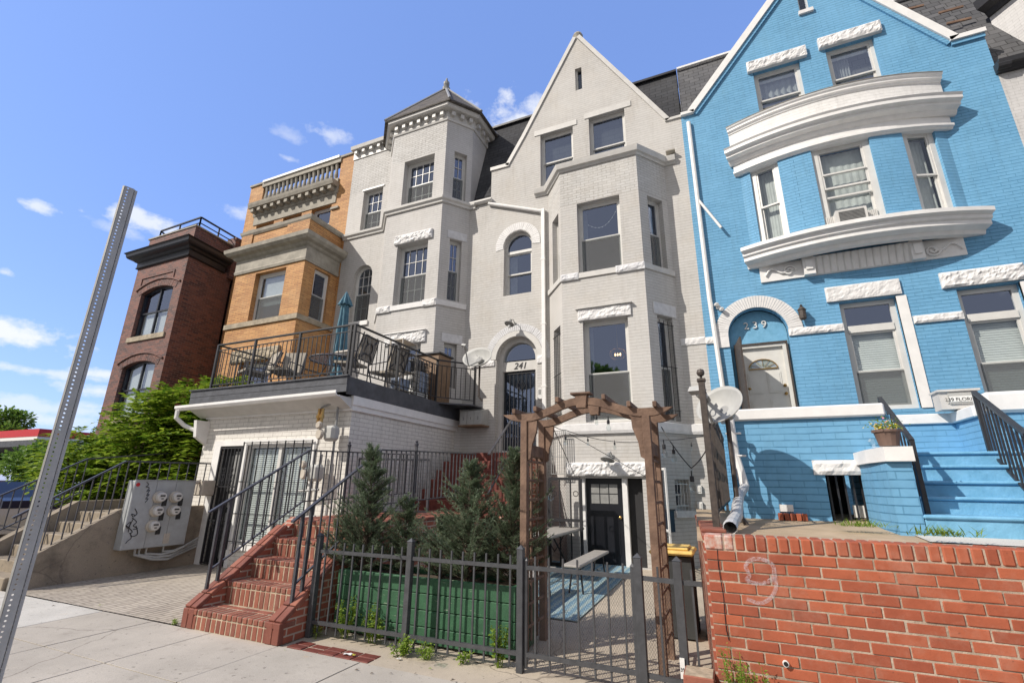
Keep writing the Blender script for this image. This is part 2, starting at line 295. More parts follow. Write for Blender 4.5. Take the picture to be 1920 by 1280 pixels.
# striped rug
def rugmat():
    m, t, b = newmat('blue_rug'); b.inputs['Roughness'].default_value = .95
    g = N(t, 'ShaderNodeNewGeometry'); w = N(t, 'ShaderNodeTexWave', bands_direction='X'); w.inputs['Scale'].default_value = 2.6; w.inputs['Distortion'].default_value = 1.2; w.inputs['Detail'].default_value = 3; w.inputs['Detail Scale'].default_value = 6
    mpn = N(t, 'ShaderNodeMapping'); t.links.new(g.outputs['Position'], mpn.inputs[0]); t.links.new(mpn.outputs[0], w.inputs[0])
    ch = N(t, 'ShaderNodeTexBrick'); t.links.new(g.outputs['Position'], ch.inputs[0]); ch.inputs['Scale'].default_value = 1; ch.inputs['Brick Width'].default_value = .16; ch.inputs['Row Height'].default_value = .05; ch.inputs['Mortar Size'].default_value = .009
    ch.inputs['Color1'].default_value = (.08, .20, .32, 1); ch.inputs['Color2'].default_value = (.05, .15, .26, 1); ch.inputs['Mortar'].default_value = (.26, .36, .38, 1)
    c = mixc(t, ramp(t, w.outputs[1], .55, .68), ch.outputs[0], (.28, .36, .36)); setc(t, b, c)
    bump_(t, b, noise_(t, g.outputs['Position'], 120, 3), .4, .004); return m
M['rug'] = rugmat()

# ---------------------------------------------------------------- mesh building
ROOTLOC = {}
class MB:
    def __init__(s): s.v = []; s.f = []; s.uv = {}
    def add(s, vs, fs):
        k = len(s.v); s.v += [Vector(v) for v in vs]; s.f += [tuple(k+i for i in f) for f in fs]; return s
    def obox(s, o, ax, ay, az):
        o, ax, ay, az = map(Vector, (o, ax, ay, az))
        vs = [o, o+ax, o+ax+ay, o+ay, o+az, o+ax+az, o+ax+ay+az, o+ay+az]
        fs = [(0, 3, 2, 1), (4, 5, 6, 7), (0, 1, 5, 4), (1, 2, 6, 5), (2, 3, 7, 6), (3, 0, 4, 7)]
        if ax.cross(ay).dot(az) < 0: fs = [tuple(reversed(f)) for f in fs]
        return s.add(vs, fs)
    def box(s, x0, x1, y0, y1, z0, z1):
        x0, x1 = sorted((x0, x1)); y0, y1 = sorted((y0, y1)); z0, z1 = sorted((z0, z1))
        return s.obox((x0, y0, z0), (x1-x0, 0, 0), (0, y1-y0, 0), (0, 0, z1-z0))
    def bbox(s, x0, x1, y0, y1, z0, z1, b=.006):     # box with chamfered edges
        x0, x1 = sorted((x0, x1)); y0, y1 = sorted((y0, y1)); z0, z1 = sorted((z0, z1))
        return s.obb((x0, y0, z0), (1, 0, 0), (0, 1, 0), (0, 0, 1), x1-x0, y1-y0, z1-z0, b)
    def obb(s, o, ax, ay, az, lx, ly, lz, b=.006):
        o, ax, ay, az = map(Vector, (o, ax, ay, az)); b = min(b, lx*.4, ly*.4, lz*.4)
        vs = []; idx = {}
        for i in range(2):
            for j in range(2):
                for k in range(2):
                    cx, cy, cz = i*lx, j*ly, k*lz; sx, sy, sz = (1-2*i)*b, (1-2*j)*b, (1-2*k)*b
                    for a, p in (('x', (cx, cy+sy, cz+sz)), ('y', (cx+sx, cy, cz+sz)), ('z', (cx+sx, cy+sy, cz))):
                        idx[(i, j, k, a)] = len(vs); vs.append(o+ax*p[0]+ay*p[1]+az*p[2])
        c = o+ax*lx/2+ay*ly/2+az*lz/2; fs = []
        for i in range(2): fs.append([idx[(i, 0, 0, 'x')], idx[(i, 1, 0, 'x')], idx[(i, 1, 1, 'x')], idx[(i, 0, 1, 'x')]])
        for j in range(2): fs.append([idx[(0, j, 0, 'y')], idx[(1, j, 0, 'y')], idx[(1, j, 1, 'y')], idx[(0, j, 1, 'y')]])
        for k in range(2): fs.append([idx[(0, 0, k, 'z')], idx[(1, 0, k, 'z')], idx[(1, 1, k, 'z')], idx[(0, 1, k, 'z')]])
        for i in range(2):
            for j in range(2): fs.append([idx[(i, j, 0, 'x')], idx[(i, j, 1, 'x')], idx[(i, j, 1, 'y')], idx[(i, j, 0, 'y')]])
        for i in range(2):
            for k in range(2): fs.append([idx[(i, 0, k, 'x')], idx[(i, 1, k, 'x')], idx[(i, 1, k, 'z')], idx[(i, 0, k, 'z')]])
        for j in range(2):
            for k in range(2): fs.append([idx[(0, j, k, 'y')], idx[(1, j, k, 'y')], idx[(1, j, k, 'z')], idx[(0, j, k, 'z')]])
        for i in range(2):
            for j in range(2):
                for k in range(2): fs.append([idx[(i, j, k, 'x')], idx[(i, j, k, 'y')], idx[(i, j, k, 'z')]])
        out = []
        for f in fs:
            n = (vs[f[1]]-vs[f[0]]).cross(vs[f[2]]-vs[f[0]]); m = sum((vs[i] for i in f), Vector())/len(f)-c
            out.append(tuple(f) if n.dot(m) > 0 else tuple(reversed(f)))
        return s.add(vs, out)
    def bar(s, p0, p1, w, h=None, up=(0, 0, 1)):      # rectangular bar between two points
        p0, p1 = Vector(p0), Vector(p1); h = h or w; d = (p1-p0); L = d.length
        if L < 1e-6: return s
        d /= L; u = Vector(up)
        if abs(d.dot(u)) > .98: u = Vector((0, 1, 0))
        a = d.cross(u).normalized(); b = a.cross(d).normalized()
        return s.obox(p0-a*w/2-b*h/2, d*L, a*w, b*h)
    def tube(s, pts, r, n=8, cap=True):
        pts = [Vector(p) for p in pts]; rr = r if isinstance(r, (list, tuple)) else [r]*len(pts); k = len(s.v)
        prev = None
        for i, p in enumerate(pts):
            d = (pts[min(i+1, len(pts)-1)]-pts[max(i-1, 0)]).normalized()
            if prev is None:
                u = Vector((0, 0, 1)) if abs(d.z) < .9 else Vector((1, 0, 0)); a = d.cross(u).normalized()
            else: a = (prev-d*prev.dot(d)).normalized()
            prev = a; b = d.cross(a)
            for j in range(n): t = 2*math.pi*j/n; s.v.append(p+(a*math.cos(t)+b*math.sin(t))*rr[i])
        for i in range(len(pts)-1):
            for j in range(n): s.f.append((k+i*n+j, k+i*n+(j+1) % n, k+(i+1)*n+(j+1) % n, k+(i+1)*n+j))
        if cap and n > 2:
            s.f.append(tuple(k+j for j in reversed(range(n)))); e = k+(len(pts)-1)*n; s.f.append(tuple(e+j for j in range(n)))
        return s
    def lathe(s, c, prof, n=16, axis=(0, 0, 1)):
        c = Vector(c); ax = Vector(axis).normalized(); u = Vector((0, 0, 1)) if abs(ax.z) < .9 else Vector((1, 0, 0)); a = ax.cross(u).normalized(); b = ax.cross(a); k = len(s.v)
        for (r, h) in prof:
            for j in range(n): t = 2*math.pi*j/n; s.v.append(c+ax*h+(a*math.cos(t)+b*math.sin(t))*max(r, 1e-4))
        for i in range(len(prof)-1):
            for j in range(n): s.f.append((k+i*n+j, k+i*n+(j+1) % n, k+(i+1)*n+(j+1) % n, k+(i+1)*n+j))
        s.f.append(tuple(k+j for j in reversed(range(n)))); e = k+(len(prof)-1)*n; s.f.append(tuple(e+j for j in range(n))); return s
    def prism(s, poly, e):        # planar polygon extruded along e
        poly = [Vector(p) for p in poly]; e = Vector(e); n = len(poly); nn = Vector()
        for i in range(n): nn += (poly[i]-poly[0]).cross(poly[(i+1) % n]-poly[0])
        if nn.dot(e) > 0: poly = poly[::-1]
        tri = tessellate_polygon([poly]); k = len(s.v); s.v += poly+[p+e for p in poly]
        for t in tri:
            a, b, c = t; nrm = (poly[b]-poly[a]).cross(poly[c]-poly[a])
            if nrm.dot(e) > 0: a, b, c = c, b, a
            s.f.append((k+a, k+b, k+c)); s.f.append((k+n+c, k+n+b, k+n+a))
        for i in range(n): j = (i+1) % n; s.f.append((k+i, k+n+i, k+n+j, k+j))
        return s
    def sweep(s, path, prof, closed=False):
        # path: list of (x,y,z) ; prof: list of (out, up); out is to the right-hand side of travel (towards the viewer when travelling +X)
        path = [Vector(p) for p in path]; k = len(s.v); m = len(prof); n = len(path)
        for i, p in enumerate(path):
            d0 = (path[i]-path[i-1]) if i > 0 or closed else None; d1 = (path[(i+1) % n]-path[i]) if i < n-1 or closed else None
            def nrm(d): d = Vector((d.x, d.y, 0)).normalized(); return Vector((d.y, -d.x, 0))
            if d0 is None: o = nrm(d1)
            elif d1 is None: o = nrm(d0)
            else:
                a, b = nrm(d0), nrm(d1); o = (a+b); L = o.length; o = o/L; o = o/max(.35, o.dot(a))
            for (q, h) in prof: s.v.append(p+o*q+Vector((0, 0, h)))
        for i in range(n if closed else n-1):
            a = k+i*m; b = k+((i+1) % n)*m
            for j in range(m): jj = (j+1) % m; s.f.append((a+j, b+j, b+jj, a+jj))
        if not closed: s.f.append(tuple(k+j for j in range(m))); s.f.append(tuple(k+(n-1)*m+j for j in reversed(range(m))))
        return s
    def build(s, name, mat, parent=None, smooth=False, fix=False):
        off = ROOTLOC.get(parent.name if parent else None, Vector((0, 0, 0)))
        me = bpy.data.meshes.new(name); me.from_pydata([tuple(v-off) for v in s.v], [], s.f); me.update()
        if fix:
            bm = bmesh.new(); bm.from_mesh(me); bmesh.ops.remove_doubles(bm, verts=bm.verts, dist=1e-5); bmesh.ops.recalc_face_normals(bm, faces=bm.faces); bm.to_mesh(me); bm.free()
        uvl = me.uv_layers.new(name='UVMap'); cu = [0.0]*(2*len(me.loops)); vv = me.vertices
        for p in me.polygons:
            n = p.normal
            for li in p.loop_indices:
                c = vv[me.loops[li].vertex_index].co + off
                if abs(n.z) > .85: u_, v_ = c.x, c.y
                else:
                    h = math.hypot(n.x, n.y); tx, ty = -n.y/h, n.x/h; u_ = c.x*tx+c.y*ty; v_ = c.z/max(.3, h)
                cu[2*li] = u_; cu[2*li+1] = v_
        uvl.data.foreach_set('uv', cu)
        if smooth: me.polygons.foreach_set('use_smooth', [True]*len(me.polygons))
        me.materials.append(M[mat] if isinstance(mat, str) else mat)
        o = bpy.data.objects.new(name, me); C.objects.link(o)
        if parent: o.parent = parent; ROOTLOC[o.name] = off
        return o
def tag(o, label=None, cat=None, group=None, kind=None):
    if label: o['label'] = label
    if cat: o['category'] = cat
    if group: o['group'] = group
    if kind: o['kind'] = kind
    return o
def thing(name, label, cat, loc=(0, 0, 0), group=None):
    o = bpy.data.objects.new(name, None); C.objects.link(o); o.location = loc; o.empty_display_size = .2
    ROOTLOC[o.name] = Vector(loc); return tag(o, label, cat, group)
def struct(name, mb, mat): return tag(mb.build(name, mat), kind='structure')
def dup(root, off, label, group=None):
    r = root.copy(); C.objects.link(r); r.location = root.location+Vector(off); r['label'] = label
    if group: r['group'] = group
    def rec(src, dst):
        for ch in list(src.children):
            if ch.name == dst.name: continue
            c = ch.copy(); C.objects.link(c); c.parent = dst; rec(ch, c)
    rec(root, r); return r
def text(name, s, mat, parent, o, t, up_, size, depth=.006, shear=0, align='CENTER'):
    cu = bpy.data.curves.new(name, 'FONT'); cu.body = s; cu.size = size; cu.extrude = depth; cu.align_x = align; cu.shear = shear
    tmp = bpy.data.objects.new(name, cu); C.objects.link(tmp); bpy.context.view_layer.update()
    me = bpy.data.meshes.new_from_object(tmp.evaluated_get(bpy.context.evaluated_depsgraph_get())); bpy.data.objects.remove(tmp)
    t = Vector(t).normalized(); u = Vector(up_).normalized(); n = t.cross(u); off = ROOTLOC.get(parent.name if parent else None, Vector())
    mt = Matrix(((t.x, u.x, n.x, o[0]-off.x), (t.y, u.y, n.y, o[1]-off.y), (t.z, u.z, n.z, o[2]-off.z), (0, 0, 0, 1)))
    me.transform(mt); me.materials.clear(); me.materials.append(M[mat]); ob = bpy.data.objects.new(name, me); C.objects.link(ob)
    if parent: ob.parent = parent; ROOTLOC[ob.name] = off
    return ob

# ---------------------------------------------------------------- walls and windows
class Wall:
    def __init__(s, p0, p1):
        s.p0 = Vector((p0[0], p0[1], 0)); s.p1 = Vector((p1[0], p1[1], 0)); d = s.p1-s.p0; s.L = d.length; s.t = d/s.L; s.n = Vector((s.t.y, -s.t.x, 0))
    def pt(s, u, z, d=0): return s.p0+s.t*u+s.n*d+Vector((0, 0, z))
    def uz(s, px, py):
        r = ray(px, py); k = (s.p0-CP).dot(s.n)/r.dot(s.n); p = CP+r*k; return (p-s.p0).dot(s.t), p.z
    def rect(s, *pp):      # pixel points -> u0,z0,u1,z1 ; tl,tr,br,bl
        q = [s.uz(*p) for p in pp]
        if len(q) == 4: return ((q[0][0]+q[3][0])/2, (q[2][1]+q[3][1])/2, (q[1][0]+q[2][0])/2, (q[0][1]+q[1][1])/2)
        return (q[0][0], q[1][1], q[1][0], q[0][1])
def loop(op):
    u0, z0, u1, z1 = op[:4]; kind = op[4] if len(op) > 4 else None
    if kind == 'arch':
        r = (u1-u0)/2; c = (u0+u1)/2; zs = z1-r
        return [(u0, z0), (u1, z0)]+[(c+r*math.cos(a), zs+r*math.sin(a)) for a in [math.pi*i/16 for i in range(17)]]
    if kind == 'seg':
        h = op[5]; w = (u1-u0)/2; rr = (w*w+h*h)/(2*h); c = (u0+u1)/2; a0 = math.asin(w/rr)
        return [(u0, z0), (u1, z0)]+[(c+rr*math.sin(a), z1-rr+rr*math.cos(a)) for a in [a0-2*a0*i/10 for i in range(11)]]
    return [(u0, z0), (u1, z0), (u1, z1), (u0, z1)]
def wallface(mb, w, outer, ops, reveal=.16):
    loops = [outer]+[loop(o) for o in ops]; k = len(mb.v); flat = [p for L in loops for p in L]
    mb.v += [w.pt(u, z) for u, z in flat]
    tri = tessellate_polygon([[Vector((u, z, 0)) for u, z in L] for L in loops])
    for a, b, c in tri:
        A, B, D = flat[a], flat[b], flat[c]
        cr = (B[0]-A[0])*(D[1]-A[1])-(B[1]-A[1])*(D[0]-A[0])
        mb.f.append((k+a, k+b, k+c) if cr > 0 else (k+a, k+c, k+b))
    for L in loops[1:]:
        q = len(mb.v); n = len(L)
        mb.v += [w.pt(u, z) for u, z in L]+[w.pt(u, z, -reveal) for u, z in L]
        for i in range(n): j = (i+1) % n; mb.f.append((q+i, q+n+i, q+n+j, q+j))
def wrect(mb, w, u0, z0, u1, z1, d0, d1):   # a box lying on the wall: depth from d0 to d1 outward
    return mb.obox(w.pt(u0, z0, d0), w.t*(u1-u0), w.n*(d1-d0), Vector((0, 0, z1-z0)))
def ringframe(mb, w, L, th, d0, d1):         # frame following loop L
    n = len(L); cx = sum(p[0] for p in L)/n; cz = sum(p[1] for p in L)/n; inn = []
    for i in range(n):
        a, b, c = Vector(L[i-1]), Vector(L[i]), Vector(L[(i+1) % n])
        d0_ = (b-a).normalized() if (b-a).length > 1e-6 else (c-b).normalized(); d1_ = (c-b).normalized() if (c-b).length > 1e-6 else d0_
        n0 = Vector((-d0_.y, d0_.x)); n1 = Vector((-d1_.y, d1_.x)); o = (n0+n1); o = o/o.length; o = o/max(.4, o.dot(n0)); inn.append(b+o*th)
    k = len(mb.v)
    for D in (d1, d0):
        mb.v += [w.pt(p[0], p[1], D) for p in L]+[w.pt(p.x, p.y, D) for p in inn]
    for i in range(n):
        j = (i+1) % n
        mb.f.append((k+i, k+j, k+n+j, k+n+i)); mb.f.append((k+n+i, k+n+j, k+3*n+j, k+3*n+i))
        mb.f.append((k+j, k+i, k+2*n+i, k+2*n+j))
    return inn
def window(house, w, op, depth=.11, fw=.05, split=.5, cols=0, rows=0, cols2=None, rows2=None, blind=None, screen=True, fm='frame', bars=False, glass='glass', glass2='glass_lo', transom=None, curtain=None, name='window', tglass=None, cmat='curtain'):
    L = loop(op); u0, z0, u1, z1 = op[:4]; kind = op[4] if len(op) > 4 else None
    mb = MB(); ringframe(mb, w, L, fw, -depth-.06, -depth); win = mb.build(name, fm, house)
    iu0, iu1, iz0 = u0+fw, u1-fw, z0+fw
    iz1 = z1-fw
    if transom:           # (z of transom bar, bar height)
        tz, th = transom; m = MB(); wrect(m, w, iu0, tz, iu1, tz+th, -depth-.05, -depth+.02); m.build('transom_bar', fm, win)
        tl = loop((iu0, tz+th, iu1, iz1, kind)) if kind == 'arch' and (iz1-(iu1-iu0)/2) > tz+th-.02 else None
        m = MB()
        if kind == 'arch':
            r = (iu1-iu0)/2; c = (iu0+iu1)/2; zs = iz1-r; k = max(-1, min(1, (tz+th-zs)/r)) if tz+th > zs else 0; a0 = math.asin(k)
            pts = [(c+r*math.cos(a), zs+r*math.sin(a)) for a in [a0+(math.pi-2*a0)*i/14 for i in range(15)]]
            if tz+th < zs: pts = [(iu0, tz+th), (iu1, tz+th)]+pts
        else: pts = [(iu0, tz+th), (iu1, tz+th), (iu1, iz1), (iu0, iz1)]
        m.prism([w.pt(u, z, -depth-.04) for u, z in pts], w.n*.006); m.build('transom_pane', tglass or glass, win)
        iz1 = tz; kind = None
    zm = iz0+(iz1-iz0)*split
    # sashes
    def sash(nm, a0, a1, d, arch, cc, rr, gl):
        m = MB(); LL = loop((iu0, a0, iu1, a1, 'arch')) if arch else loop((iu0, a0, iu1, a1)); ringframe(m, w, LL, .038, d-.035, d)
        if cc: 
            for i in range(1, cc): u = iu0+(iu1-iu0)*i/cc; wrect(m, w, u-.008, a0+.03, u+.008, (a1-.03) if not arch else a1-.10, d-.022, d-.004)
        if rr:
            for i in range(1, rr): z = a0+(a1-a0)*i/rr; wrect(m, w, iu0+.03, z-.008, iu1-.03, z+.008, d-.0225, d-.0045)
        so_ = m.build(nm, fm, win)
        p = MB(); p.prism([w.pt(u, z, d-.03) for u, z in LL], w.n*.005); p.build('pane', gl, win)
    sash('upper_sash', zm-.02, iz1, -depth-.015, kind == 'arch', cols, rows, glass)
    sash('lower_sash', iz0, zm+.02, -depth-.055, False, cols if cols2 is None else cols2, rows if rows2 is None else rows2, glass2 if screen else glass)
    if screen:
        m = MB(); wrect(m, w, iu0+.004, iz0, iu1-.004, zm, -depth-.016, -depth-.012); m.build('insect_screen', 'screen', win)
    if blind:
        m = MB(); nsl = int((iz1-blind)/.045)
        zt = iz1 if kind != 'arch' else iz1-.1
        for i in range(nsl): z = zt-i*.045; m.obox(w.pt(iu0+.01, z-.04, -depth-.135), w.t*(iu1-iu0-.02), w.n*.018+Vector((0, 0, .012)), Vector((0, 0, .036))) if z-.04 > iz0 else None
        m.build('blind', 'blind', win)
    if curtain:
        for (a, b) in curtain:
            m = MB(); ua = iu0+(iu1-iu0)*a; ub = iu0+(iu1-iu0)*b; nn = 26; k = len(m.v)
            for i in range(nn+1):
                u = ua+(ub-ua)*i/nn; dd = -depth-.20+(.006 if cmat == 'sheer' else .022)*math.sin(i*1.55)
                m.v += [w.pt(u, iz0-.1, dd), w.pt(u, iz1, dd)]
            for i in range(nn): m.f.append((2*i, 2*i+2, 2*i+3, 2*i+1))
            m.build('curtain', cmat, win)
    if bars:
        m = MB()
        for i in range(4): u = u0+.05+(u1-u0-.1)*i/3; m.bar(w.pt(u, z0+.1, .01), w.pt(u, z1-.12, .01), .014)
        for z in (z0+.22, (z0+z1)/2, z1-.2): m.bar(w.pt(u0-.01, z, .01), w.pt(u1+.01, z, .01), .022, .010)
        m.build('security_bars', 'black', win)
    return win
def rockblock(house, w, u0, z0, u1, z1, d=.05, mat='rock', name='lintel', amp=.03, cell=.036, seed=0, flat=.0):
    m = MB(); nu = max(2, int((u1-u0)/cell)); nz_ = max(2, int((z1-z0)/cell)); rnd = random.Random(seed+int(u0*100)); k = 0
    for j in range(nz_+1):
        for i in range(nu+1):
            u = u0+(u1-u0)*i/nu; z = z0+(z1-z0)*j/nz_
            edge = i in (0, nu) or j in (0, nz_)
            p = noise.noise(Vector((u*7+seed, z*9, seed*3.1)))*.9+noise.noise(Vector((u*17, z*21+seed, 1.3)))*.6
            dd = d+(0 if edge else .72*amp*(.6+p)+rnd.uniform(-.12, .12)*amp)
            m.v.append(w.pt(u, z, dd))
    for j in range(nz_):
        for i in range(nu): a = j*(nu+1)+i; m.f.append((a, a+1, a+nu+2, a+nu+1))
    b = len(m.v)
    wrect(m, w, u0, z0, u1, z1, -.02, d-.0005)
    return m.build(name, mat, house)
def arcring(w, c, zs, r0_, r1_, a0, a1, d0, d1, n=24, jit=False):
    m = MB()
    for i in range(n):
        b0 = a0+(a1-a0)*i/n; b1 = a0+(a1-a0)*(i+1)/n; g = (b1-b0)*.06 if jit else 0
        pts = [w.pt(c+r*math.cos(b), zs+r*math.sin(b), d0) for r, b in ((r0_, b0+g), (r1_, b0+g), (r1_, b1-g), (r0_, b1-g))]
        m.prism(pts, w.n*(d1-d0+(random.uniform(-.004, .004) if jit else 0)))
    return m
# ================================================================ SETTING
FY = 10.8
g = MB(); g.add([(-400, -300, -.06), (400, -300, -.06), (400, 600, -.06), (-400, 600, -.06)], [(0, 1, 2, 3)]); struct('ground', g, 'ground')
g = MB(); g.box(-120, 60, -14, .2, -.2, -.054); struct('road', g, 'street')
g = MB(); g.box(-60, 40, .2, .36, -.2, -.003); struct('kerb', g, 'oldconc')
g = MB()                                      # sidewalk slabs with real joints
xs = [-7.5-1.03*i for i in range(30, 0, -1)]+[-7.5, -6.47, -5.43, -4.4, -3.35, -2.3, -1.25, -.2, .85, 1.9, 2.95, 4.0, 5.05, 6.1]
ys = [.37, 1.0, 2.04, 3.08, 4.11]
gp = MB()
for i in range(len(xs)-1):
    for j in range(len(ys)-1):
        z = random.uniform(-.002, .002); m = gp if (i in (28, 29, 27) and j == 3) else g
        m.bbox(xs[i]+.006, xs[i+1]-.006, ys[j]+.006, ys[j+1]-.006, -.12, z, .002)
struct('sidewalk', g, 'walk'); struct('sidewalk_patch', gp, 'walk2')
g = MB(); g.add([(-40, .3, -.03), (8, .3, -.03), (8, 4.6, -.03), (-40, 4.6, -.03)], [(0, 1, 2, 3)]); struct('sidewalk_bed', g, 'street')
g = MB(); g.add([(-9.98, 4.13, .0), (-5.97, 4.13, .0), (-5.97, 7.2, .03), (-10.4, 7.2, .03)], [(0, 1, 2, 3)]); struct('driveway', g, 'pave')
g = MB()
rv = random.Random(2)
for i in range(5):
    for j in range(2): g.bbox(-4.32+i*.21, -4.32+i*.21+.2, 4.13+j*.105, 4.13+j*.105+.097, -.05, .0+rv.uniform(-.004, .004), .006)
struct('verge_bricks', g, 'darkred')
g = MB(); g.add([(-4.4, 4.12, -.008), (-1.95, 4.12, -.008), (-1.95, 4.60, .0), (-4.4, 4.60, .0)], [(0, 1, 2, 3)]); struct('verge', g, 'patio')
g = MB(); g.add([(-4.4, 4.58, .004), (0.0, 4.58, .004), (-.0, 11.0, .11), (-4.4, 11.0, .11)], [(0, 1, 2, 3)])
g.add([(-1.95, 4.13, .003), (-.2, 4.13, .003), (-.2, 4.58, .004), (-1.95, 4.58, .004)], [(0, 1, 2, 3)]); struct('patio', g, 'patio')
# raised terrace of the blue house
g = MB(); g.add([(-.3, 4.38, 1.19), (9, 4.38, 1.17), (9, 6.9, 1.30), (-.45, 6.9, 1.33)], [(0, 1, 2, 3)]); g.box(-.2, 9, 4.5, 6.2, .0, 1.1)
struct('terrace', g, 'plank')
g = MB(); g.add([(1.35, 4.9, 1.222), (9, 4.6, 1.21), (9, 6.0, 1.285), (1.35, 5.75, 1.27)], [(0, 1, 2, 3)]); struct('terrace_path', g, 'walk2')

def house(name, label, loc): return thing(name, label, 'house', loc)
def core(h, x0, x1, y0, y1, ztop, mat, back=19, front=FY):
    m = MB(); m.box(x0, x0+.25, y0, back, 0, ztop); m.box(x1-.25, x1, y0, back, 0, ztop); m.box(x0+.25, x1-.25, back-.3, back, 0, ztop); m.build('side_wall', mat, h)
    m = MB(); m.box(x0+.26, x1-.26, y1, y1+.2, 0, ztop-.1); m.build('dark_backing', 'dark', h)  # near-black sheet behind the windows, room shade put into its colour

# ================================================================ CREAM HOUSE
h = CR = house('brick_house', 'cream brick house with a pointed gable and the number 241 over its arched door', (-3.2, FY, 0))
W0 = Wall((-6.25, FY), (-3.78, FY)); WL = Wall((-3.78, FY), (-3.2, 10.05)); WF = Wall((-3.2, 10.05), (-1.27, 10.05)); WR = Wall((-1.27, 10.05), (-.7, FY)); W1 = Wall((-.7, FY), (-.18, FY))
WA = Wall((-6.25, FY), (-.18, FY))
BZ = 9.5
aw = W0.rect((944, 556), (997, 547)); uzL = W0.uz(944.5, 500); uzR = W0.uz(996.8, 480)
archwin = (uzL[0], W0.uz(970, 551)[1], uzR[0], W0.uz(976.9, 431.7)[1], 'arch')
dL = W0.uz(930.4, 690)[0]; dR = W0.uz(1007.4, 680)[0]; door_op = (dL, 2.3, dR, W0.uz(969, 630.6)[1], 'arch')
gx = lambda px, py: WA.uz(px, py)
shL, ga, gb, apx, gR, gR2 = gx(921, 320.7), gx(953.8, 312.5), gx(984, 257.8), gx(1081, 71.9), gx(1249, 225), gx(1274, 216.8)
EZ = 10.62
XS = -5.56+6.25
outer = [(0, 0), (6.07, 0), (6.07, EZ), (gR[0], EZ), (apx[0], apx[1]), (gb[0], gb[1]), (ga[0], EZ-.05), (XS, EZ-.05), (XS, 9.48), (0, 9.48)]
w1g = WA.rect((1012.6, 255), (1073.6, 234.6), (1075.5, 297.5), (1014, 342.6)); w2g = WA.rect((1104.2, 222.3), (1169.9, 201.8), (1175, 274), (1105.6, 292))
zb = 9.62; w1g = (w1g[0], zb, w1g[2], w1g[3]); w2g = (w2g[0], zb, w2g[2], w2g[3])
slit = WA.rect((1078.2, 130), (1090.6, 126), (1091, 167), (1079, 170))
small_dy = None
m = MB()
bayhole = (2.47+.02, -.5, 5.55-.02, BZ-.3)
def clip_low(o): return o
bay_notch = [(0, 0), (2.47, 0), (2.47, BZ-.25), (5.55, BZ-.25), (5.55, 0), (6.07, 0)]
outer2 = bay_notch+outer[2:]
wallface(m, WA, outer2, [archwin, door_op, w1g, w2g, slit])
m.build('facade_wall', 'cream', h)
fU = WF.rect((1079.7, 383), (1161.7, 364.3), (1167.6, 499), (1086.7, 513)); fD = WF.rect((1091.6, 602.4), (1179.3, 591.8), (1186, 787), (1099.6, 792.3))
bd = WF.rect((1086, 896), (1209, 896), (1209, 1060), (1086, 1060)); bd = (bd[0], .1, min(bd[2], 1.9), bd[3])
rU = WR.rect((1213.7, 365.5), (1242.6, 366.6), (1249.6, 499), (1222.6, 494)); rU = (rU[0], fU[1], rU[2], fU[3]-.05); rD = WR.rect((1233, 593), (1261.6, 593), (1276, 791), (1247, 787))
rS = WR.rect((1265.4, 898.5), (1293, 898.5), (1296, 956.6), (1268, 956.6))
lU = WL.rect((1034, 414.6), (1043.4, 405), (1043.4, 534), (1034, 540)); lD = WL.rect((1037, 618), (1046, 612), (1047, 755), (1038, 760))
lU = (.3, rU[1], .78, rU[3]); lD = (.3, rD[1], .78, rD[3])
m = MB(); zr = fU[3]+.02
wallface(m, WF, [(0, 0), (WF.L, 0), (WF.L, zr), (0, zr)], [fU, fD, bd], .2)
wallface(m, WR, [(0, 0), (WR.L, 0), (WR.L, zr), (0, zr)], [rU, rD, rS], .2)
wallface(m, WL, [(0, 0), (WL.L, 0), (WL.L, zr), (0, zr)], [lU, lD], .2)
m.build('bay_wall', 'cream', h)
m = MB()
for w in (WF, WR, WL): wallface(m, w, [(0, zr), (w.L, zr), (w.L, BZ-.1), (0, BZ-.1)], [])
m.build('bay_parapet', 'cream_rough', h)
m = MB(); m.prism([(-3.75, FY+.3, BZ-.12), (-3.15, 10.1, BZ-.12), (-1.3, 10.1, BZ-.12), (-.72, FY+.3, BZ-.12)], (0, 0, .05)); m.build('bay_roof', 'shingle', h)
m = MB()          # coping round the bay
m.sweep([(-4.17, FY-.001, BZ), (-3.8, FY-.001, BZ), (-3.2, 10.05, BZ), (-1.27, 10.05, BZ), (-.7, FY-.001, BZ), (-.42, FY-.001, BZ)], [(-.02, -.2), (.03, -.2), (.05, -.15), (.10, -.13), (.12, -.06), (.135, 0), (.0, .03), (-.02, .03)])
m.build('coping', 'trimcream', h, fix=True)
m = MB(); m.box(-.62, -.40, FY-.16, FY-.002, BZ+.11, BZ+.14); m.build('flashing', 'stone', h)
core(h, -6.25, -.18, FY+.12, 12.0, 9.4, 'cream')
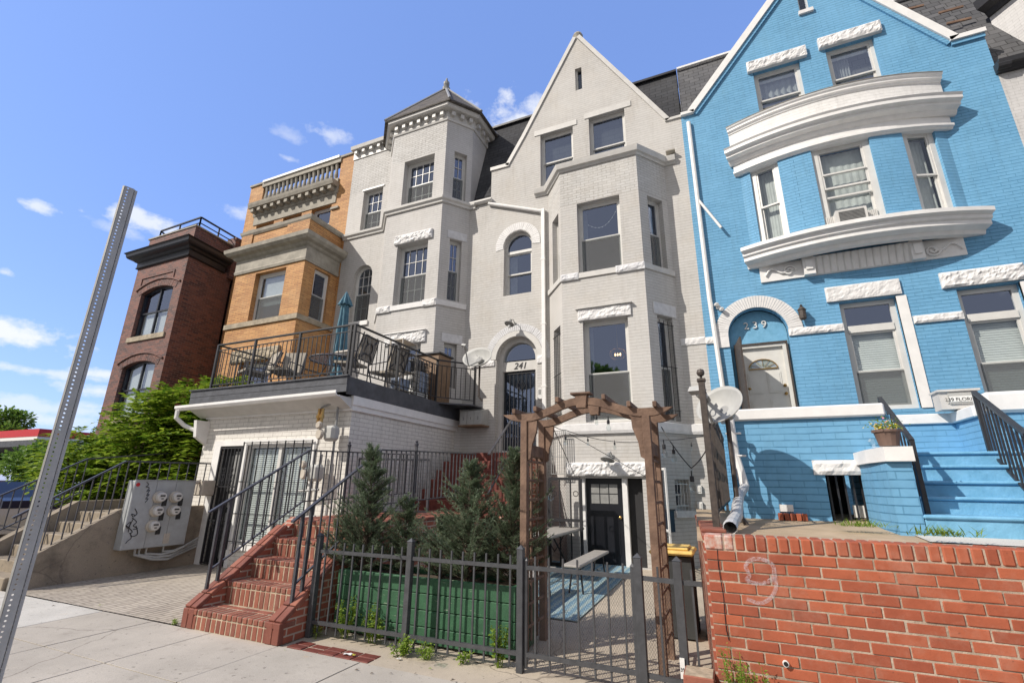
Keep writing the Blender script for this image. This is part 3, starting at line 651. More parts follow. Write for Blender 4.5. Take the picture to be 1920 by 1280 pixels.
# gable: dark sheet standing in for the unlit attic, coping, finial, roof behind
m = MB(); gp_ = [WA.pt(u, z, -.02) for u, z in outer[2:9]]; gp_ = [WA.pt(6.07, 9.4, -.02)]+gp_+[WA.pt(XS, 9.4, -.02)]
m.prism([p for p in gp_], (0, .28, 0)); m.v = [Vector((v.x, v.y+.42, v.z)) for v in m.v]; m.build('gable_back', 'dark', h)
m = MB()
def cop(a, b, wd=.15, th=.11):
    A = WA.pt(*a, .04); B = WA.pt(*b, .04); d = (B-A).normalized(); nn = Vector((-d.z, 0, d.x)); nn = -nn if nn.z < 0 else nn
    m.obox(A, B-A, (0, .38, 0), nn*th)
cop((XS-.03, EZ-.05), (ga[0]+.02, EZ-.05)); cop((ga[0], EZ-.04), (gb[0], gb[1])); cop((gb[0], gb[1]), (apx[0]-.01, apx[1])); cop((apx[0]+.01, apx[1]), (gR[0], EZ)); cop((gR[0]-.03, EZ), (6.07, EZ), th=.07)
m.build('gable_coping', 'trimcream', h)
m = MB(); c0 = WA.pt(apx[0], apx[1]-.05, -.15)
m.lathe(c0, [(.13, -.1), (.11, .08), (.14, .2), (.16, .26), (.13, .33), (.02, .35)], 12); m.build('finial', 'stone', h)
m = MB(); A = WA.pt(XS+.3, EZ-.4, -.3); B = WA.pt(5.7, EZ-.4, -.3); T = WA.pt(apx[0], apx[1]-.35, -.3); m.prism([A, B, T], (0, 3.2, 0)); m.build('gable_roof', 'shingle', h)
# concrete lintel band over gable windows
m = MB(); wrect(m, WA, w1g[0]-.18, w1g[3], w1g[2]+.12, w1g[3]+.17, .0, .02); wrect(m, WA, w2g[0]-.12, w2g[3], w2g[2]+.18, w2g[3]+.17, 0, .02); m.build('lintel', 'trimcream', h)
window(h, WA, w1g, depth=.13, fw=.05, split=.47, screen=False, curtain=[(0, .25)])
window(h, WA, w2g, depth=.13, fw=.05, split=.47, screen=False, curtain=[(.7, 1)])
m = MB(); wrect(m, WA, slit[0]+.045, slit[1], slit[2], slit[3], -.14, -.13); m.build('vent_pane', 'glass_lo', h); m = MB(); wrect(m, WA, slit[0], slit[1], slit[0]+.05, slit[3], -.14, -.08); m.build('vent_frame', 'frame', h)
window(h, WF, fU, depth=.15, fw=.06, split=.49, curtain=[(0, .12)])
window(h, WF, fD, depth=.15, fw=.06, split=.47, curtain=[(0, .1)])
window(h, WR, rU, depth=.14, fw=.045); window(h, WR, rD, depth=.14, fw=.045, bars=True, curtain=[(.55, 1)]); window(h, WL, lU, depth=.14, fw=.045); window(h, WL, lD, depth=.14, fw=.045, bars=True)
window(h, WR, rS, depth=.16, fw=.03, screen=False, name='basement_window')
m = MB()
for i in range(5): u = rS[0]+.03+(rS[2]-rS[0]-.06)*i/4; m.tube([WR.pt(u+.012*math.sin(q*2.2), rS[1]+(rS[3]-rS[1])*q/8, -.05) for q in range(9)], .006, 5)
for q in (.15, .85): z = rS[1]+(rS[3]-rS[1])*q; m.bar(WR.pt(rS[0], z, -.05), WR.pt(rS[2], z, -.05), .015)
m.build('window_grille', 'whitemetal', h)
m = MB(); wrect(m, WR, rS[0]-.05, rS[1]-.13, rS[2]+.08, rS[1]-.01, 0, .04); m.build('basement_sill', 'rockgrey', h)
window(h, W0, archwin, depth=.15, fw=.05, split=.5, screen=False, transom=(archwin[3]-.62, .08), glass='glass', curtain=[(0, .3)])
# garland in upper bay window
m = MB(); prev = None
for i in range(11):
    t = i/10; p = WF.pt(fU[0]+.22+.85*t, fU[1]+(fU[3]-fU[1])*(.66+.9*(t-.35)**2*(1 if t > .35 else .6)), -.24); m.lathe(p, [(.004, -.012), (.014, 0), (.004, .012)], 6)
    if prev is not None: m.bar(prev, p, .003)
    prev = p
m.build('light_garland', 'whitemetal', h)
# pendant lamp in lower window
lm = bpy.data.materials.new('warm_lamp'); lm.use_nodes = True; lb = lm.node_tree.nodes['Principled BSDF']; lb.inputs['Emission Color'].default_value = (1, .62, .3, 1); lb.inputs['Emission Strength'].default_value = 3; M['warm'] = lm
lp = WF.pt(fD[0]+(fD[2]-fD[0])*.6, fD[1]+(fD[3]-fD[1])*.72, -.75)
m = MB()
for k in range(14):
    a = math.pi*2*k/14; m.tube([lp+Vector((math.cos(a)*.19*math.sin(math.pi*q/8), math.sin(a)*.19*math.sin(math.pi*q/8), .14*math.cos(math.pi*q/8))) for q in range(9)], .004, 4)
m.tube([lp+Vector((0, 0, .13)), lp+Vector((0, 0, .7))], .006, 5); pl = thing('pendant_lamp', 'round wire pendant lamp with glowing bulbs seen through the lower window of the cream bay', 'lamp', lp)
m.build('lamp_cage', 'brass', pl)
for dx in (-.06, 0, .06):
    mb = MB(); mb.lathe(lp+Vector((dx, 0, -.02)), [(.004, -.03), (.02, -.01), (.02, .01), (.008, .04)], 8); mb.build('bulb', 'warm', pl)
# sills, lintels, bands
def band(w, z0, z1, d, mat='rockgrey', name='sill_band', u0=0, u1=None): m = MB(); wrect(m, w, u0, z0, w.L if u1 is None else u1, z1, .0, d); return m.build(name, mat, h)
zs = fU[1]
m = MB(); m.sweep([(-3.8, FY, zs-.13), (-3.2, 10.05, zs-.13), (-1.27, 10.05, zs-.13), (-.7, FY, zs-.13)], [(-.02, 0), (.035, 0), (.035, .13), (-.02, .13)]); m.build('sill_band', 'trimcream', h, fix=True)
rockblock(h, WF, -.02, zs-.15, .42, zs+.02, .045, 'rockgrey', 'rock_faced_sill_end', .03, seed=2); rockblock(h, WF, 1.3, zs-.15, 1.95, zs+.02, .045, 'rockgrey', 'rock_faced_sill_end', .03, seed=4)
rockblock(h, WF, fD[0]-.1, fD[3]+.01, fD[2]+.08, fD[3]+.28, .045, 'rock', 'lintel', .035, seed=5)
m = MB(); wrect(m, WF, fD[0]-.15, fD[3]+.282, fD[2]+.12, fD[3]+.31, 0, .10); m.build('lintel_drip', 'trimcream', h)
rockblock(h, WR, rD[0]-.1, rD[3]+.01, rD[2]+.12, rD[3]+.28, .02, 'rockgrey', 'lintel', .008, seed=6)
m = MB(); m.sweep([(-3.8, FY, 2.66), (-3.2, 10.05, 2.66), (-1.27, 10.05, 2.66), (-.7, FY-.0, 2.66), (-.19, FY, 2.66)], [(-.02, 0), (.05, 0), (.07, .06), (.07, .2), (-.02, .23)]); m.build('water_table', 'rock', h, fix=True)
zl = WF.uz(1140, 892)[1]; rockblock(h, WF, .02, zl, 1.85, zl+.27, .06, 'rock', 'lintel', .05, seed=9)
rockblock(h, W1, .0, W1.uz(1310, 645)[1], W1.L, W1.uz(1310, 632)[1], .02, 'rock', 'rock_faced_band', .02, seed=11)
# arch surrounds
r_ = (archwin[2]-archwin[0])/2; c_ = (archwin[0]+archwin[2])/2; arcring(W0, c_, archwin[3]-r_, r_+.02, r_+.25, -.15, math.pi+.15, 0, .014, 34, True).build('window_arch', 'rock', h)
r_ = (door_op[2]-door_op[0])/2; c_ = (door_op[0]+door_op[2])/2; zc = door_op[3]-r_
arcring(W0, c_, zc, r_+.01, r_+.15, 0, math.pi, 0, .02, 30).build('door_arch', 'trimcream', h); arcring(W0, c_, zc, r_+.16, r_+.34, -.1, math.pi+.1, 0, .015, 48, True).build('door_arch_bricks', 'rockgrey', h)
rockblock(h, W0, c_-r_-.75, zc-.16, c_-r_-.05, zc-.02, .03, 'rock', 'rock_faced_band', .03, seed=3); rockblock(h, W0, c_+r_+.0, zc-.2, c_+r_+.17, zc+.0, .03, 'rock', 'rock_faced_band', .02, seed=13)
# door 241
dm = MB(); ringframe(dm, W0, loop(door_op), .11, -.42, -.16); fr = dm.build('door_frame', 'trimcream', h)
dw0, dw1 = door_op[0]+.12, door_op[2]-.12
pz0, pz1 = W0.uz(975, 691)[1], W0.uz(975, 673)[1]
m = MB(); wrect(m, W0, dw0-.02, pz0, dw1+.02, pz1, -.3, -.2); m.build('number_panel', 'trimcream', fr)
m = MB(); wrect(m, W0, dw0-.02, zc-2.0-.0, dw0+.03, pz0, -.3, -.2); 
m = MB(); r2 = r_-.12; k = max(0, (pz1-zc)/r2); a0 = math.asin(min(.95, k)); m.prism([W0.pt(c_+r2*math.cos(a), zc+r2*math.sin(a), -.28) for a in [a0+(math.pi-2*a0)*i/14 for i in range(15)]], W0.n*.01); m.build('fanlight', 'glass', fr)
tp = W0.pt((dw0+dw1)/2+.02, (pz0+pz1)/2-.075, -.195); text('house_number', '241', 'lettering', fr, tp, W0.t, (0, 0, 1), .24, .006, .25)
m = MB(); wrect(m, W0, dw0, 2.3, dw1, pz0, -.34, -.28); dr = m.build('door', 'doordark', h)
m = MB(); wrect(m, W0, dw0+.05, 2.75, dw1-.05, pz0-.08, -.279, -.272); m.build('door_glass', 'glass', dr)
m = MB()
for i in range(8): u = dw0+.05+(dw1-dw0-.1)*i/7; m.bar(W0.pt(u, 2.45, -.25), W0.pt(u, pz0-.05, -.25), .014)
for z in (2.5, 3.3, pz0-.06): m.bar(W0.pt(dw0+.02, z, -.25), W0.pt(dw1-.02, z, -.25), .02)
cu_ = (dw0+dw1)/2+.02
for sg in (-1, 1):
    for zz, rr in ((4.05, .07), (3.93, .05)): m.tube([W0.pt(cu_+sg*(.01+rr*(1-math.cos(a))*.7), zz+rr*math.sin(a), -.235) for a in [math.pi*2*q/12 for q in range(12)]], .006, 5)
    m.tube([W0.pt(cu_+sg*.09*math.sin(math.pi*q/8), 3.9+.32*q/8, -.235) for q in range(9)], .006, 5)
m.build('door_grille', 'black', dr)
m = MB(); wrect(m, W0, dw1-.2, 3.14, dw1-.06, 3.32, -.25, -.2); m.lathe(W0.pt(dw1-.12, 3.2, -.2), [(.02, 0), (.028, .03), (.01, .05)], 8, axis=W0.n); m.build('door_lock', 'black', dr)
# intercom beside door
p = W0.uz(1013.5, 738); m = MB(); wrect(m, W0, p[0]-.05, p[1]-.13, p[0]+.05, p[1]+.13, 0, .05); ic = m.build('intercom', 'whitemetal'); tag(ic, 'small white intercom box on the cream wall just right of the barred door', 'intercom')
m = MB(); wrect(m, W0, p[0]-.035, p[1]-.02, p[0]+.03, p[1]+.10, .05, .056); m.build('speaker_grille', 'greymetal', ic)
# downspout and gutter of cream house
m = MB()
a = W0.uz(918, 384); b = W0.uz(1019, 398); m.tube([W0.pt(a[0], a[1], .06), W0.pt(b[0]-.03, b[1], .07)], .05, 10)
dsu = W0.uz(1020.5, 500)[0]; m.box(*(sorted((W0.pt(dsu-.045, 0).x, W0.pt(dsu+.045, 0).x))), FY-.11, FY-.02, .1, b[1]+.06)
for z in (7.3, 5.5, 3.9): m.box(W0.pt(dsu-.07, 0).x, W0.pt(dsu+.06, 0).x, FY-.115, FY-.01, z, z+.03)
m.build('downspout', 'trim', h)
m = MB(); m.sweep([(-6.24, FY, 9.5), (-5.5, FY, 9.5)], [(-.02, 0), (.08, 0), (.12, .05), (.12, .1), (-.02, .1)]); m.build('gutter', 'trimcream', h, fix=True)
# mansard
m = MB(); m.prism([(-6.35, 10.92, 9.55), (-6.35, 12.0, 13.2), (-6.35, 12.4, 13.2), (-6.35, 12.4, 9.55)], (6.15, 0, 0)); m.build('mansard_roof', 'shingle', h)
m = MB(); m.box(-6.25, -.19, 11.9, 12.6, 13.2, 13.27); m.build('roof_edge', 'black', h)
m = MB(); m.box(-6.2, -.2, 12.4, 19, 13.0, 13.2); m.build('roof', 'shingle', h)
# basement door
D0 = bd
m = MB(); wrect(m, WF, D0[0], D0[1], D0[0]+.12, D0[3], -.18, -.06); wrect(m, WF, D0[0]+.9, D0[1], D0[0]+1.0, D0[3], -.18, -.06); m.build('basement_door_frame', 'trim', h)
m = MB(); x0_, x1_ = D0[0]+.125, D0[0]+.895; wrect(m, WF, x0_, D0[1]+.02, x1_, D0[3]-.005, -.2, -.15)
for (u0_, u1_, z0_, z1_) in ((x0_+.1, x0_+.36, .3, 1.0), (x0_+.42, x1_-.1, .3, 1.0)): wrect(m, WF, u0_, z0_, u1_, z1_, -.151, -.14)
bdoor = m.build('basement_door', 'doorblack', h)
for i in range(3):
    for j in range(2):
        mm = MB(); wu = (x1_-x0_-.2)/3; wrect(mm, WF, x0_+.1+i*wu+.01, D0[3]-.5+j*.2, x0_+.1+(i+1)*wu-.01, D0[3]-.5+j*.2+.18, -.15, -.145); mm.build('door_pane', 'greymetal', bdoor)
mm = MB(); mm.lathe(WF.pt(x1_-.07, 1.0, -.15), [(.02, 0), (.03, .03), (.03, .05), (.01, .06)], 10, axis=WF.n); mm.build('door_handle', 'brass', bdoor)
m = MB(); wrect(m, WF, D0[0]+1.01, D0[1], D0[2]+.02, D0[3], -.2, -.19); m.build('basement_side_panel', 'dark', h)
# open white security door, hinged right
def secdoor(h, hinge, dirv, wd, z0, z1, mats=('whitemetal', 'black')):
    t = Vector(dirv).normalized(); n = Vector((t.y, -t.x, 0)); o = Vector((hinge[0], hinge[1], 0)); m = MB()
    def P(u, z): return o+t*u+Vector((0, 0, z))
    for u in (0, wd): m.bar(P(u, z0), P(u, z1), .04, .03, up=n)
    for z in (z0+.02, z0+.75, z1-.02): m.bar(P(0, z), P(wd, z), .03, .04)
    d = m.build('security_door', mats[0], h); m = MB()
    for i in range(1, 5): m.bar(P(wd*i/5, z0), P(wd*i/5, z1), .018)
    m.bar(P(0, z0+.65), P(wd, z0+.65), .02)
    for i in (2, 3):
        for zc_ in (1.15, 1.35): m.tube([P(wd*i/5+.05*math.cos(a), zc_+.08*math.sin(a)) for a in [math.pi*2*q/10 for q in range(11)]], .007, 5)
    m.build('security_grille', mats[1], d)
secdoor(h, (-1.44, 9.9), (.45, -.9, 0), .85, .12, 1.93)
# wall lamp above basement door
def gooseneck(label, w, pu, pz, out=.3, sc=1.0, mat='greymetal'):
    b = w.pt(pu, pz, 0); t = thing('wall_lamp', label, 'wall lamp', b); m = MB(); m.lathe(b, [(.045*sc, 0), (.045*sc, .02), (.02*sc, .03)], 12, axis=w.n); m.build('mount', mat, t)
    m = MB(); e = b+w.n*out*.8-w.t*.02; m.tube([b+w.n*.02, b+w.n*.08+Vector((0, 0, .05)), b+w.n*out*.5+Vector((0, 0, .08)), e+Vector((0, 0, .03))], .012*sc, 6); m.build('arm', mat, t)
    m = MB(); ax = (w.n*.35+Vector((0, 0, -1))-w.t*.15); m.lathe(e+Vector((0, 0, .05)), [(.035*sc, 0), (.05*sc, .04), (.06*sc, .08), (.14*sc, .14), (.145*sc, .15), (.10*sc, .12)], 16, axis=ax); m.build('lamp_shade', mat, t, smooth=False)
    m = MB(); m.lathe(e+ax.normalized()*.12, [(.03*sc, 0), (.045*sc, .06), (.01, .1)], 10, axis=ax); m.build('bulb', 'whitemetal', t); return t
p = W0.uz(966, 606); gooseneck('grey dome lamp on a bracket above the arch of the door numbered 241', W0, p[0]+.0, p[1]-.02, .3, .9)
p = WF.uz(1148, 855); gooseneck('weathered grey lamp over the rough lintel of the black basement door', WF, p[0], p[1], .28, 1.0)
# small dark mailbox, outlet boxes by right facet
p = WR.uz(1262, 945)
mx_ = MB(); wrect(mx_, WR, .02, .78, .2, 1.16, .0, .1); o = mx_.build('mailbox', 'doordark'); tag(o, 'slim dark mailbox on the cream bay wall behind the right arbor post', 'mailbox')
m = MB(); wrect(m, WR, .01, 1.161, .21, 1.19, .0, .13); m.build('mailbox_lid', 'black', o)
for k, (px, py, lb_) in enumerate(((1311, 917, 'upper white outlet box on the cream wall near the blue house'), (1313, 948, 'lower white outlet box on the cream wall near the blue house'))):
    p = W1.uz(px, py); m = MB(); wrect(m, W1, p[0]-.05, p[1]-.08, p[0]+.05, p[1]+.08, 0, .06); o = m.build('outlet_box', 'whitemetal'); tag(o, lb_, 'outlet box', 'white outlet boxes'); m = MB(); wrect(m, W1, p[0]-.03, p[1]-.05, p[0]+.03, p[1]+.05, .06, .07); m.build('cover', 'frame', o)

# ================================================================ WHITE TURRET HOUSE
h = WH = house('brick_house', 'off-white painted brick house with octagonal corner turret under a pointed shingle roof', (-8.7, FY, 0))
ZT = 12.9
V0 = Wall((-11.08, FY), (-9.4, FY)); VL = Wall((-9.4, FY), (-8.75, 10.1)); VF = Wall((-8.75, 10.1), (-6.77, 10.1)); VR = Wall((-6.77, 10.1), (-6.25, FY)); VS = Wall((-6.25, FY), (-6.25, 11.75)); VB = Wall((-6.25, 11.75), (-6.77, 12.6))
VL2 = Wall((-9.4, 12.2), (-9.4, FY))
a = V0.rect((678.6, 359), (718, 351), (711.4, 430.5), (678.6, 435)); aW = V0.uz(657.5, 564)[0]; bW = V0.uz(697.3, 520)[0]
uw = a; arw = (aW+.02, V0.uz(680, 602)[1], bW, V0.uz(681.4, 497)[1], 'arch')
zr = 10.9; ztop = 12.35
BZ2 = 9.42
m = MB(); wallface(m, V0, [(0, 3), (V0.L, 3), (V0.L, uw[3]+.02), (0, uw[3]+.02)], [uw, arw], .22)
fu = VF.rect((758.2, 305), (815.6, 286.8), (809.3, 374.2), (752.4, 390.6)); fm_ = VF.rect((744.2, 462), (802.3, 448), (795.7, 564), (736.4, 574.6)); fl = VF.rect((730, 652), (788.7, 640), (785, 660), (728, 670)); fl = (fm_[0], 3.5, fm_[2], fl[3])
ru = VR.rect((851.5, 285), (876.6, 289.9), (871.9, 376.6), (848.4, 373)); rm = VR.rect((841.4, 449.2), (866, 450.4), (861.3, 565.2), (839, 562.8)); rl = VR.rect((832, 643.7), (857, 643.7), (855, 660), (830, 660)); rl = (rm[0], 4.0, rm[2], rl[3])
wallface(m, VF, [(0, 3), (VF.L, 3), (VF.L, fu[3]+.05), (0, fu[3]+.05)], [fu, fm_, fl], .22)
wallface(m, VR, [(0, 0), (VR.L, 0), (VR.L, ztop), (0, ztop)], [ru, rm, rl], .2)
wallface(m, VL, [(0, 3), (VL.L, 3), (VL.L, ztop), (0, ztop)], [])
for w in (VS, VB, VL2): wallface(m, w, [(0, 9.3), (w.L, 9.3), (w.L, ztop), (0, ztop)], [])
m.build('facade_wall', 'white', h)
m = MB(); wallface(m, V0, [(0, uw[3]+.02), (V0.L, uw[3]+.02), (V0.L, ZT-.1), (0, ZT-.1)], []); wallface(m, VF, [(0, fu[3]+.05), (VF.L, fu[3]+.05), (VF.L, ztop), (0, ztop)], []); m.build('upper_wall', 'white_rough', h)
m = MB(); m.box(-11.08, -6.25, FY, FY+.2, 0, 3.2); m.build('lower_wall', 'white', h)
kw = dict(depth=.14, fw=.05)
window(h, V0, uw, cols=3, rows=2, blind=None, **kw); window(h, V0, arw, cols=3, rows=3, cols2=3, rows2=2, **kw)
window(h, VF, fu, cols=4, rows=2, depth=.2, fw=.07, curtain=[(0, .2)]); window(h, VF, fm_, cols=4, rows=2, depth=.2, fw=.07); window(h, VF, fl, depth=.2, fw=.06, split=.5, screen=False, glass2='glass')
window(h, VR, ru, cols=2, rows=2, **kw); window(h, VR, rm, cols=2, rows=2, **kw); window(h, VR, rl, cols=2, rows=2, **kw)
rockblock(h, VF, fm_[0]-.1, fm_[3]+.02, fm_[2]+.14, fm_[3]+.3, .05, 'rock', 'lintel', .05, seed=21); rockblock(h, VF, fl[0]-.12, fl[3]+.02, fl[2]+.14, fl[3]+.33, .05, 'rock', 'lintel', .05, seed=22)
m = MB(); wrect(m, VF, fl[0]-.15, fl[3]+.332, fl[2]+.16, fl[3]+.355, 0, .1); m.build('lintel_drip', 'trim', h)
m = MB(); wrect(m, V0, uw[0]-.05, uw[3], uw[2]+.05, uw[3]+.06, 0, .03); m.build('lintel', 'trim', h)
for k, r0_ in enumerate((rm, rl)): rockblock(h, VR, r0_[0]-.08, r0_[3]+.02, min(VR.L-.02, r0_[2]+.14), r0_[3]+.26, .015, 'rockgrey', 'lintel', .006, seed=30+k)
zs = fm_[1]; m = MB(); m.sweep([(-9.4, FY, zs-.15), (-8.75, 10.1, zs-.15), (-6.77, 10.1, zs-.15), (-6.25, FY, zs-.15)], [(-.02, 0), (.04, 0), (.04, .15), (-.02, .15)]); m.build('sill_band', 'rock', h, fix=True)
rockblock(h, VF, -.02, zs-.17, .45, zs+.01, .05, 'rock', 'rock_faced_sill_end', .04, seed=33); rockblock(h, VF, 1.55, zs-.17, 2.0, zs+.02, .05, 'rock', 'rock_faced_sill_end', .04, seed=34)
m = MB(); m.sweep([(-11.1, FY, BZ2), (-9.4, FY, BZ2), (-8.75, 10.1, BZ2), (-6.77, 10.1, BZ2), (-6.25, FY, BZ2), (-6.05, FY, BZ2)], [(-.02, -.02), (.05, -.02), (.06, .04), (.11, .08), (.12, .15), (.0, .2), (-.02, .2)]); m.build('belt_course', 'trimcream', h, fix=True)
m = MB(); wrect(m, V0, arw[0]-.03, arw[1]-.14, arw[2]+.03, arw[1]-.0, 0, .05); m.build('sill', 'trim', h)
# dentil cornice
def dentils(h, path, z, step=.27, sz=.13, mat='trim', out=.02, hgt=.16, proud=.17):
    for i in range(len(path)-1):
        w = Wall(path[i], path[i+1]); n = max(2, int(w.L/step))
        if path[i][1] > 12.3: continue
        for j in range(n): u = w.L*(j+.5)/n; m = MB(); m.obox(w.pt(u-sz/2, z, out-.03), w.t*sz, w.n*(proud+.03), Vector((0, 0, hgt))); m.build('dentil', mat, h)
oc = [(-9.4, 12.2), (-9.4, FY), (-8.75, 10.1), (-6.77, 10.1), (-6.25, FY), (-6.25, 11.75), (-6.77, 12.6)]
dentils(h, oc, 12.43, sz=.11, hgt=.14, proud=.12, mat='trimcream'); m = MB()
m.sweep([(x, y, 12.28) for x, y in oc], [(-.05, 0), (.03, 0), (.05, .06), (.03, .1), (.03, .32), (.2, .32), (.24, .36), (.26, .46), (-.05, .46)]); m.build('cornice', 'trimcream', h, fix=True)
dentils(h, [(-11.08, FY), (-9.42, FY)], ZT-.15, step=.3, sz=.11, hgt=.13, proud=.13, mat='trimcream'); m = MB(); m.sweep([(-11.1, FY, ZT-.3), (-9.35, FY, ZT-.3)], [(-.1, 0), (.03, 0), (.03, .3), (.2, .3), (.23, .42), (-.1, .44)]); m.build('parapet_cornice', 'trimcream', h, fix=True)
# turret roof
cx_, cy_ = -7.78, 11.4; ee = []
for (x, y) in oc+[(-8.75, 12.9)]: d = Vector((x-cx_, y-cy_)); ee.append((x+d.x/d.length*.36, y+d.y/d.length*.36))
m = MB(); k = len(ee); m.v = [Vector((x, y, 12.72)) for x, y in ee]+[Vector((x, y, 12.78)) for x, y in ee]+[Vector((cx_, cy_, 15.05))]
for i in range(k): j = (i+1) % k; m.f += [(i, j, k+j, k+i), (k+i, k+j, 2*k)]
m.f.append(tuple(reversed(range(k)))); m.build('turret_roof', 'tower_roof', h, fix=True)
m = MB()
for i in range(k): m.tube([Vector((ee[i][0], ee[i][1], 12.79)), Vector((cx_, cy_, 15.07))], .045, 6)
m.build('hip_flashing', 'greymetal', h)
m = MB(); m.lathe((cx_, cy_, 14.95), [(.12, 0), (.14, .12), (.07, .18), (.11, .27), (.11, .36), (.05, .42), (.03, .55), (.0, .6)], 10); m.build('finial', 'greymetal', h)
core(h, -11.08, -6.36, FY+.2, 12.6, ZT-.2, 'white'); m = MB(); m.box(-11.08, -9.4, FY+.02, 19, ZT-.2, ZT+.0); m.box(-9.4, -6.3, 12.5, 19, ZT-.25, ZT-.05); m.build('roof', 'shingle', h)
dish_w = None
# ================================================================ ORANGE HOUSE
h = OR = house('brick_house', 'orange roman-brick house with balustraded parapet and projecting square bay', (-13.7, FY, 0))
OY = 9.45; OW = Wall((-16.4, FY), (-11.08, FY)); OF = Wall((-14.25, OY), (-11.18, OY)); OS = Wall((-11.18, OY), (-11.18, FY)); OL = Wall((-14.25, FY), (-14.25, OY))
ws = []
for (tl, tr) in (((490, 430), (520, 420)), ((544, 410), (577, 398)), ((596, 392), (622, 383))):
    p, q = OW.uz(*tl), OW.uz(*tr); ws.append((p[0], 9.75, q[0], 11.05))
ws = [(ws[2][2]-.62-1.42*i-.32, 9.75, ws[2][2]-1.42*i, 11.02) for i in (2, 1, 0)]
m = MB(); wallface(m, OW, [(0, 0), (OW.L, 0), (OW.L, 12.9), (0, 12.9)], ws+[(.75, 12.0, OW.L-.62, 12.72)], .2)
fw_ = OF.rect((478, 512), (533, 503), (526, 594), (466, 602)); fl_ = OF.rect((450, 675), (510, 666), (508, 690), (448, 700)); fl_ = (fw_[0], 3.3, fw_[2], fl_[3]-.12)
wallface(m, OF, [(0, 0), (OF.L, 0), (OF.L, 8.2), (0, 8.2)], [fw_, fl_], .2)
sw = OS.rect((597, 503), (617, 508), (608, 612), (588, 600)); sw = (.42, fw_[1], 1.05, fw_[3]); sl_ = (.42, fl_[1], 1.05, fl_[3])
wallface(m, OS, [(0, 0), (OS.L, 0), (OS.L, 8.2), (0, 8.2)], [sw], .12); wallface(m, OL, [(0, 0), (OL.L, 0), (OL.L, 8.2), (0, 8.2)], [])
# parapet of bay
for w in (OF, OS, OL): wallface(m, w, [(0, 8.85), (w.L, 8.85), (w.L, 9.55), (0, 9.55)], [])
wrect(m, OF, 0, 8.88, .5, 9.52, 0, .04); wrect(m, OF, 2.1, 8.88, OF.L, 9.52, 0, .04)
m.build('facade_wall', 'orange', h)
kw = dict(depth=.14, fw=.07)
for w_ in ws: window(h, OW, w_, **kw)
window(h, OF, fw_, depth=.16, fw=.09, blind=6.9); window(h, OS, sw, depth=.08, fw=.07); window(h, OF, fl_, depth=.16, fw=.09)
m = MB(); z = fw_[1]; m.sweep([(-14.25, FY, z-.16), (-14.25, OY, z-.16), (-11.18, OY, z-.16), (-11.18, FY, z-.16)], [(-.02, 0), (.05, 0), (.05, .16), (-.02, .16)]); m.build('sill_band', 'brownstone', h, fix=True)
rockblock(h, OF, .55, fl_[3]+.02, fl_[2]+.3, fl_[3]+.4, .05, 'brownstone', 'lintel', .05, seed=41)
m = MB(); m.sweep([(-14.25, FY, 8.1), (-14.25, OY, 8.1), (-11.18, OY, 8.1), (-11.18, FY, 8.1)], [(-.1, 0), (.04, 0), (.06, .08), (.04, .12), (.04, .48), (.10, .52), (.14, .58), (.26, .62), (.33, .7), (.35, .82), (-.1, .84)]); m.build('bay_cornice', 'stone', h, fix=True)
m = MB(); m.sweep([(-14.25, FY, 9.5), (-14.25, OY, 9.5), (-11.18, OY, 9.5), (-11.18, FY, 9.5)], [(-.12, 0), (.03, 0), (.07, .06), (.09, .15), (-.12, .17)]); m.build('bay_coping', 'stone', h, fix=True)
m = MB(); m.box(-14.2, -11.2, OY+.05, FY, 8.9, 8.95); m.build('bay_roof', 'shingle', h)
m = MB(); wrect(m, OW, .55, 11.05, OW.L-.62, 11.42, 0, .03)
for i, w_ in enumerate(ws): wrect(m, OW, w_[0]-.36, 10.78, w_[0]-.02, 10.86, 0, .06)
wrect(m, OW, ws[2][2]+.02, 10.78, ws[2][2]+.36, 10.86, 0, .06); m.build('stone_frieze', 'stone', h)
m = MB(); m.sweep([(-15.9, FY, 11.42), (-11.65, FY, 11.42)], [(-.02, 0), (.05, 0), (.07, .08), (.07, .22), (.30, .24), (.34, .34), (.36, .42), (-.02, .44)]); m.build('cornice', 'stone', h, fix=True)
dentils(h, [(-15.9, FY), (-11.65, FY)], 11.5, step=.34, sz=.15, mat='stone', out=.05, hgt=.13, proud=.22)
m = MB(); wrect(m, OW, .6, 11.9, OW.L-.6, 12.03, -.25, .06); wrect(m, OW, .7, 12.72, OW.L-.6, 12.9, -.25, .05); m.build('balustrade_rails', 'stone', h)
for i in range(17):
    u = .9+(OW.L-1.6)*i/16.6; m = MB(); m.lathe(OW.pt(u, 12.03, -.05), [(.07, 0), (.07, .06), (.05, .08), (.075, .22), (.045, .45), (.06, .6), (.07, .62), (.07, .69)], 8); m.build('baluster', 'stone', h)
m = MB(); wrect(m, OW, -.02, 12.9, .75, 12.98, -.3, .05); wrect(m, OW, OW.L-.66, 12.9, OW.L+.02, 12.98, -.3, .05); m.build('parapet_cap', 'stone', h); m = MB(); wrect(m, OW, .75, 12.9, OW.L-.66, 12.99, -.3, .10); m.build('white_capping', 'whitemetal', h)
core(h, -16.4, -11.08, FY+.2, 12.0, 12.8, 'orange'); m = MB(); m.box(-16.4, -11.1, FY+.35, 19, 12.0, 12.1); m.build('roof', 'shingle', h)
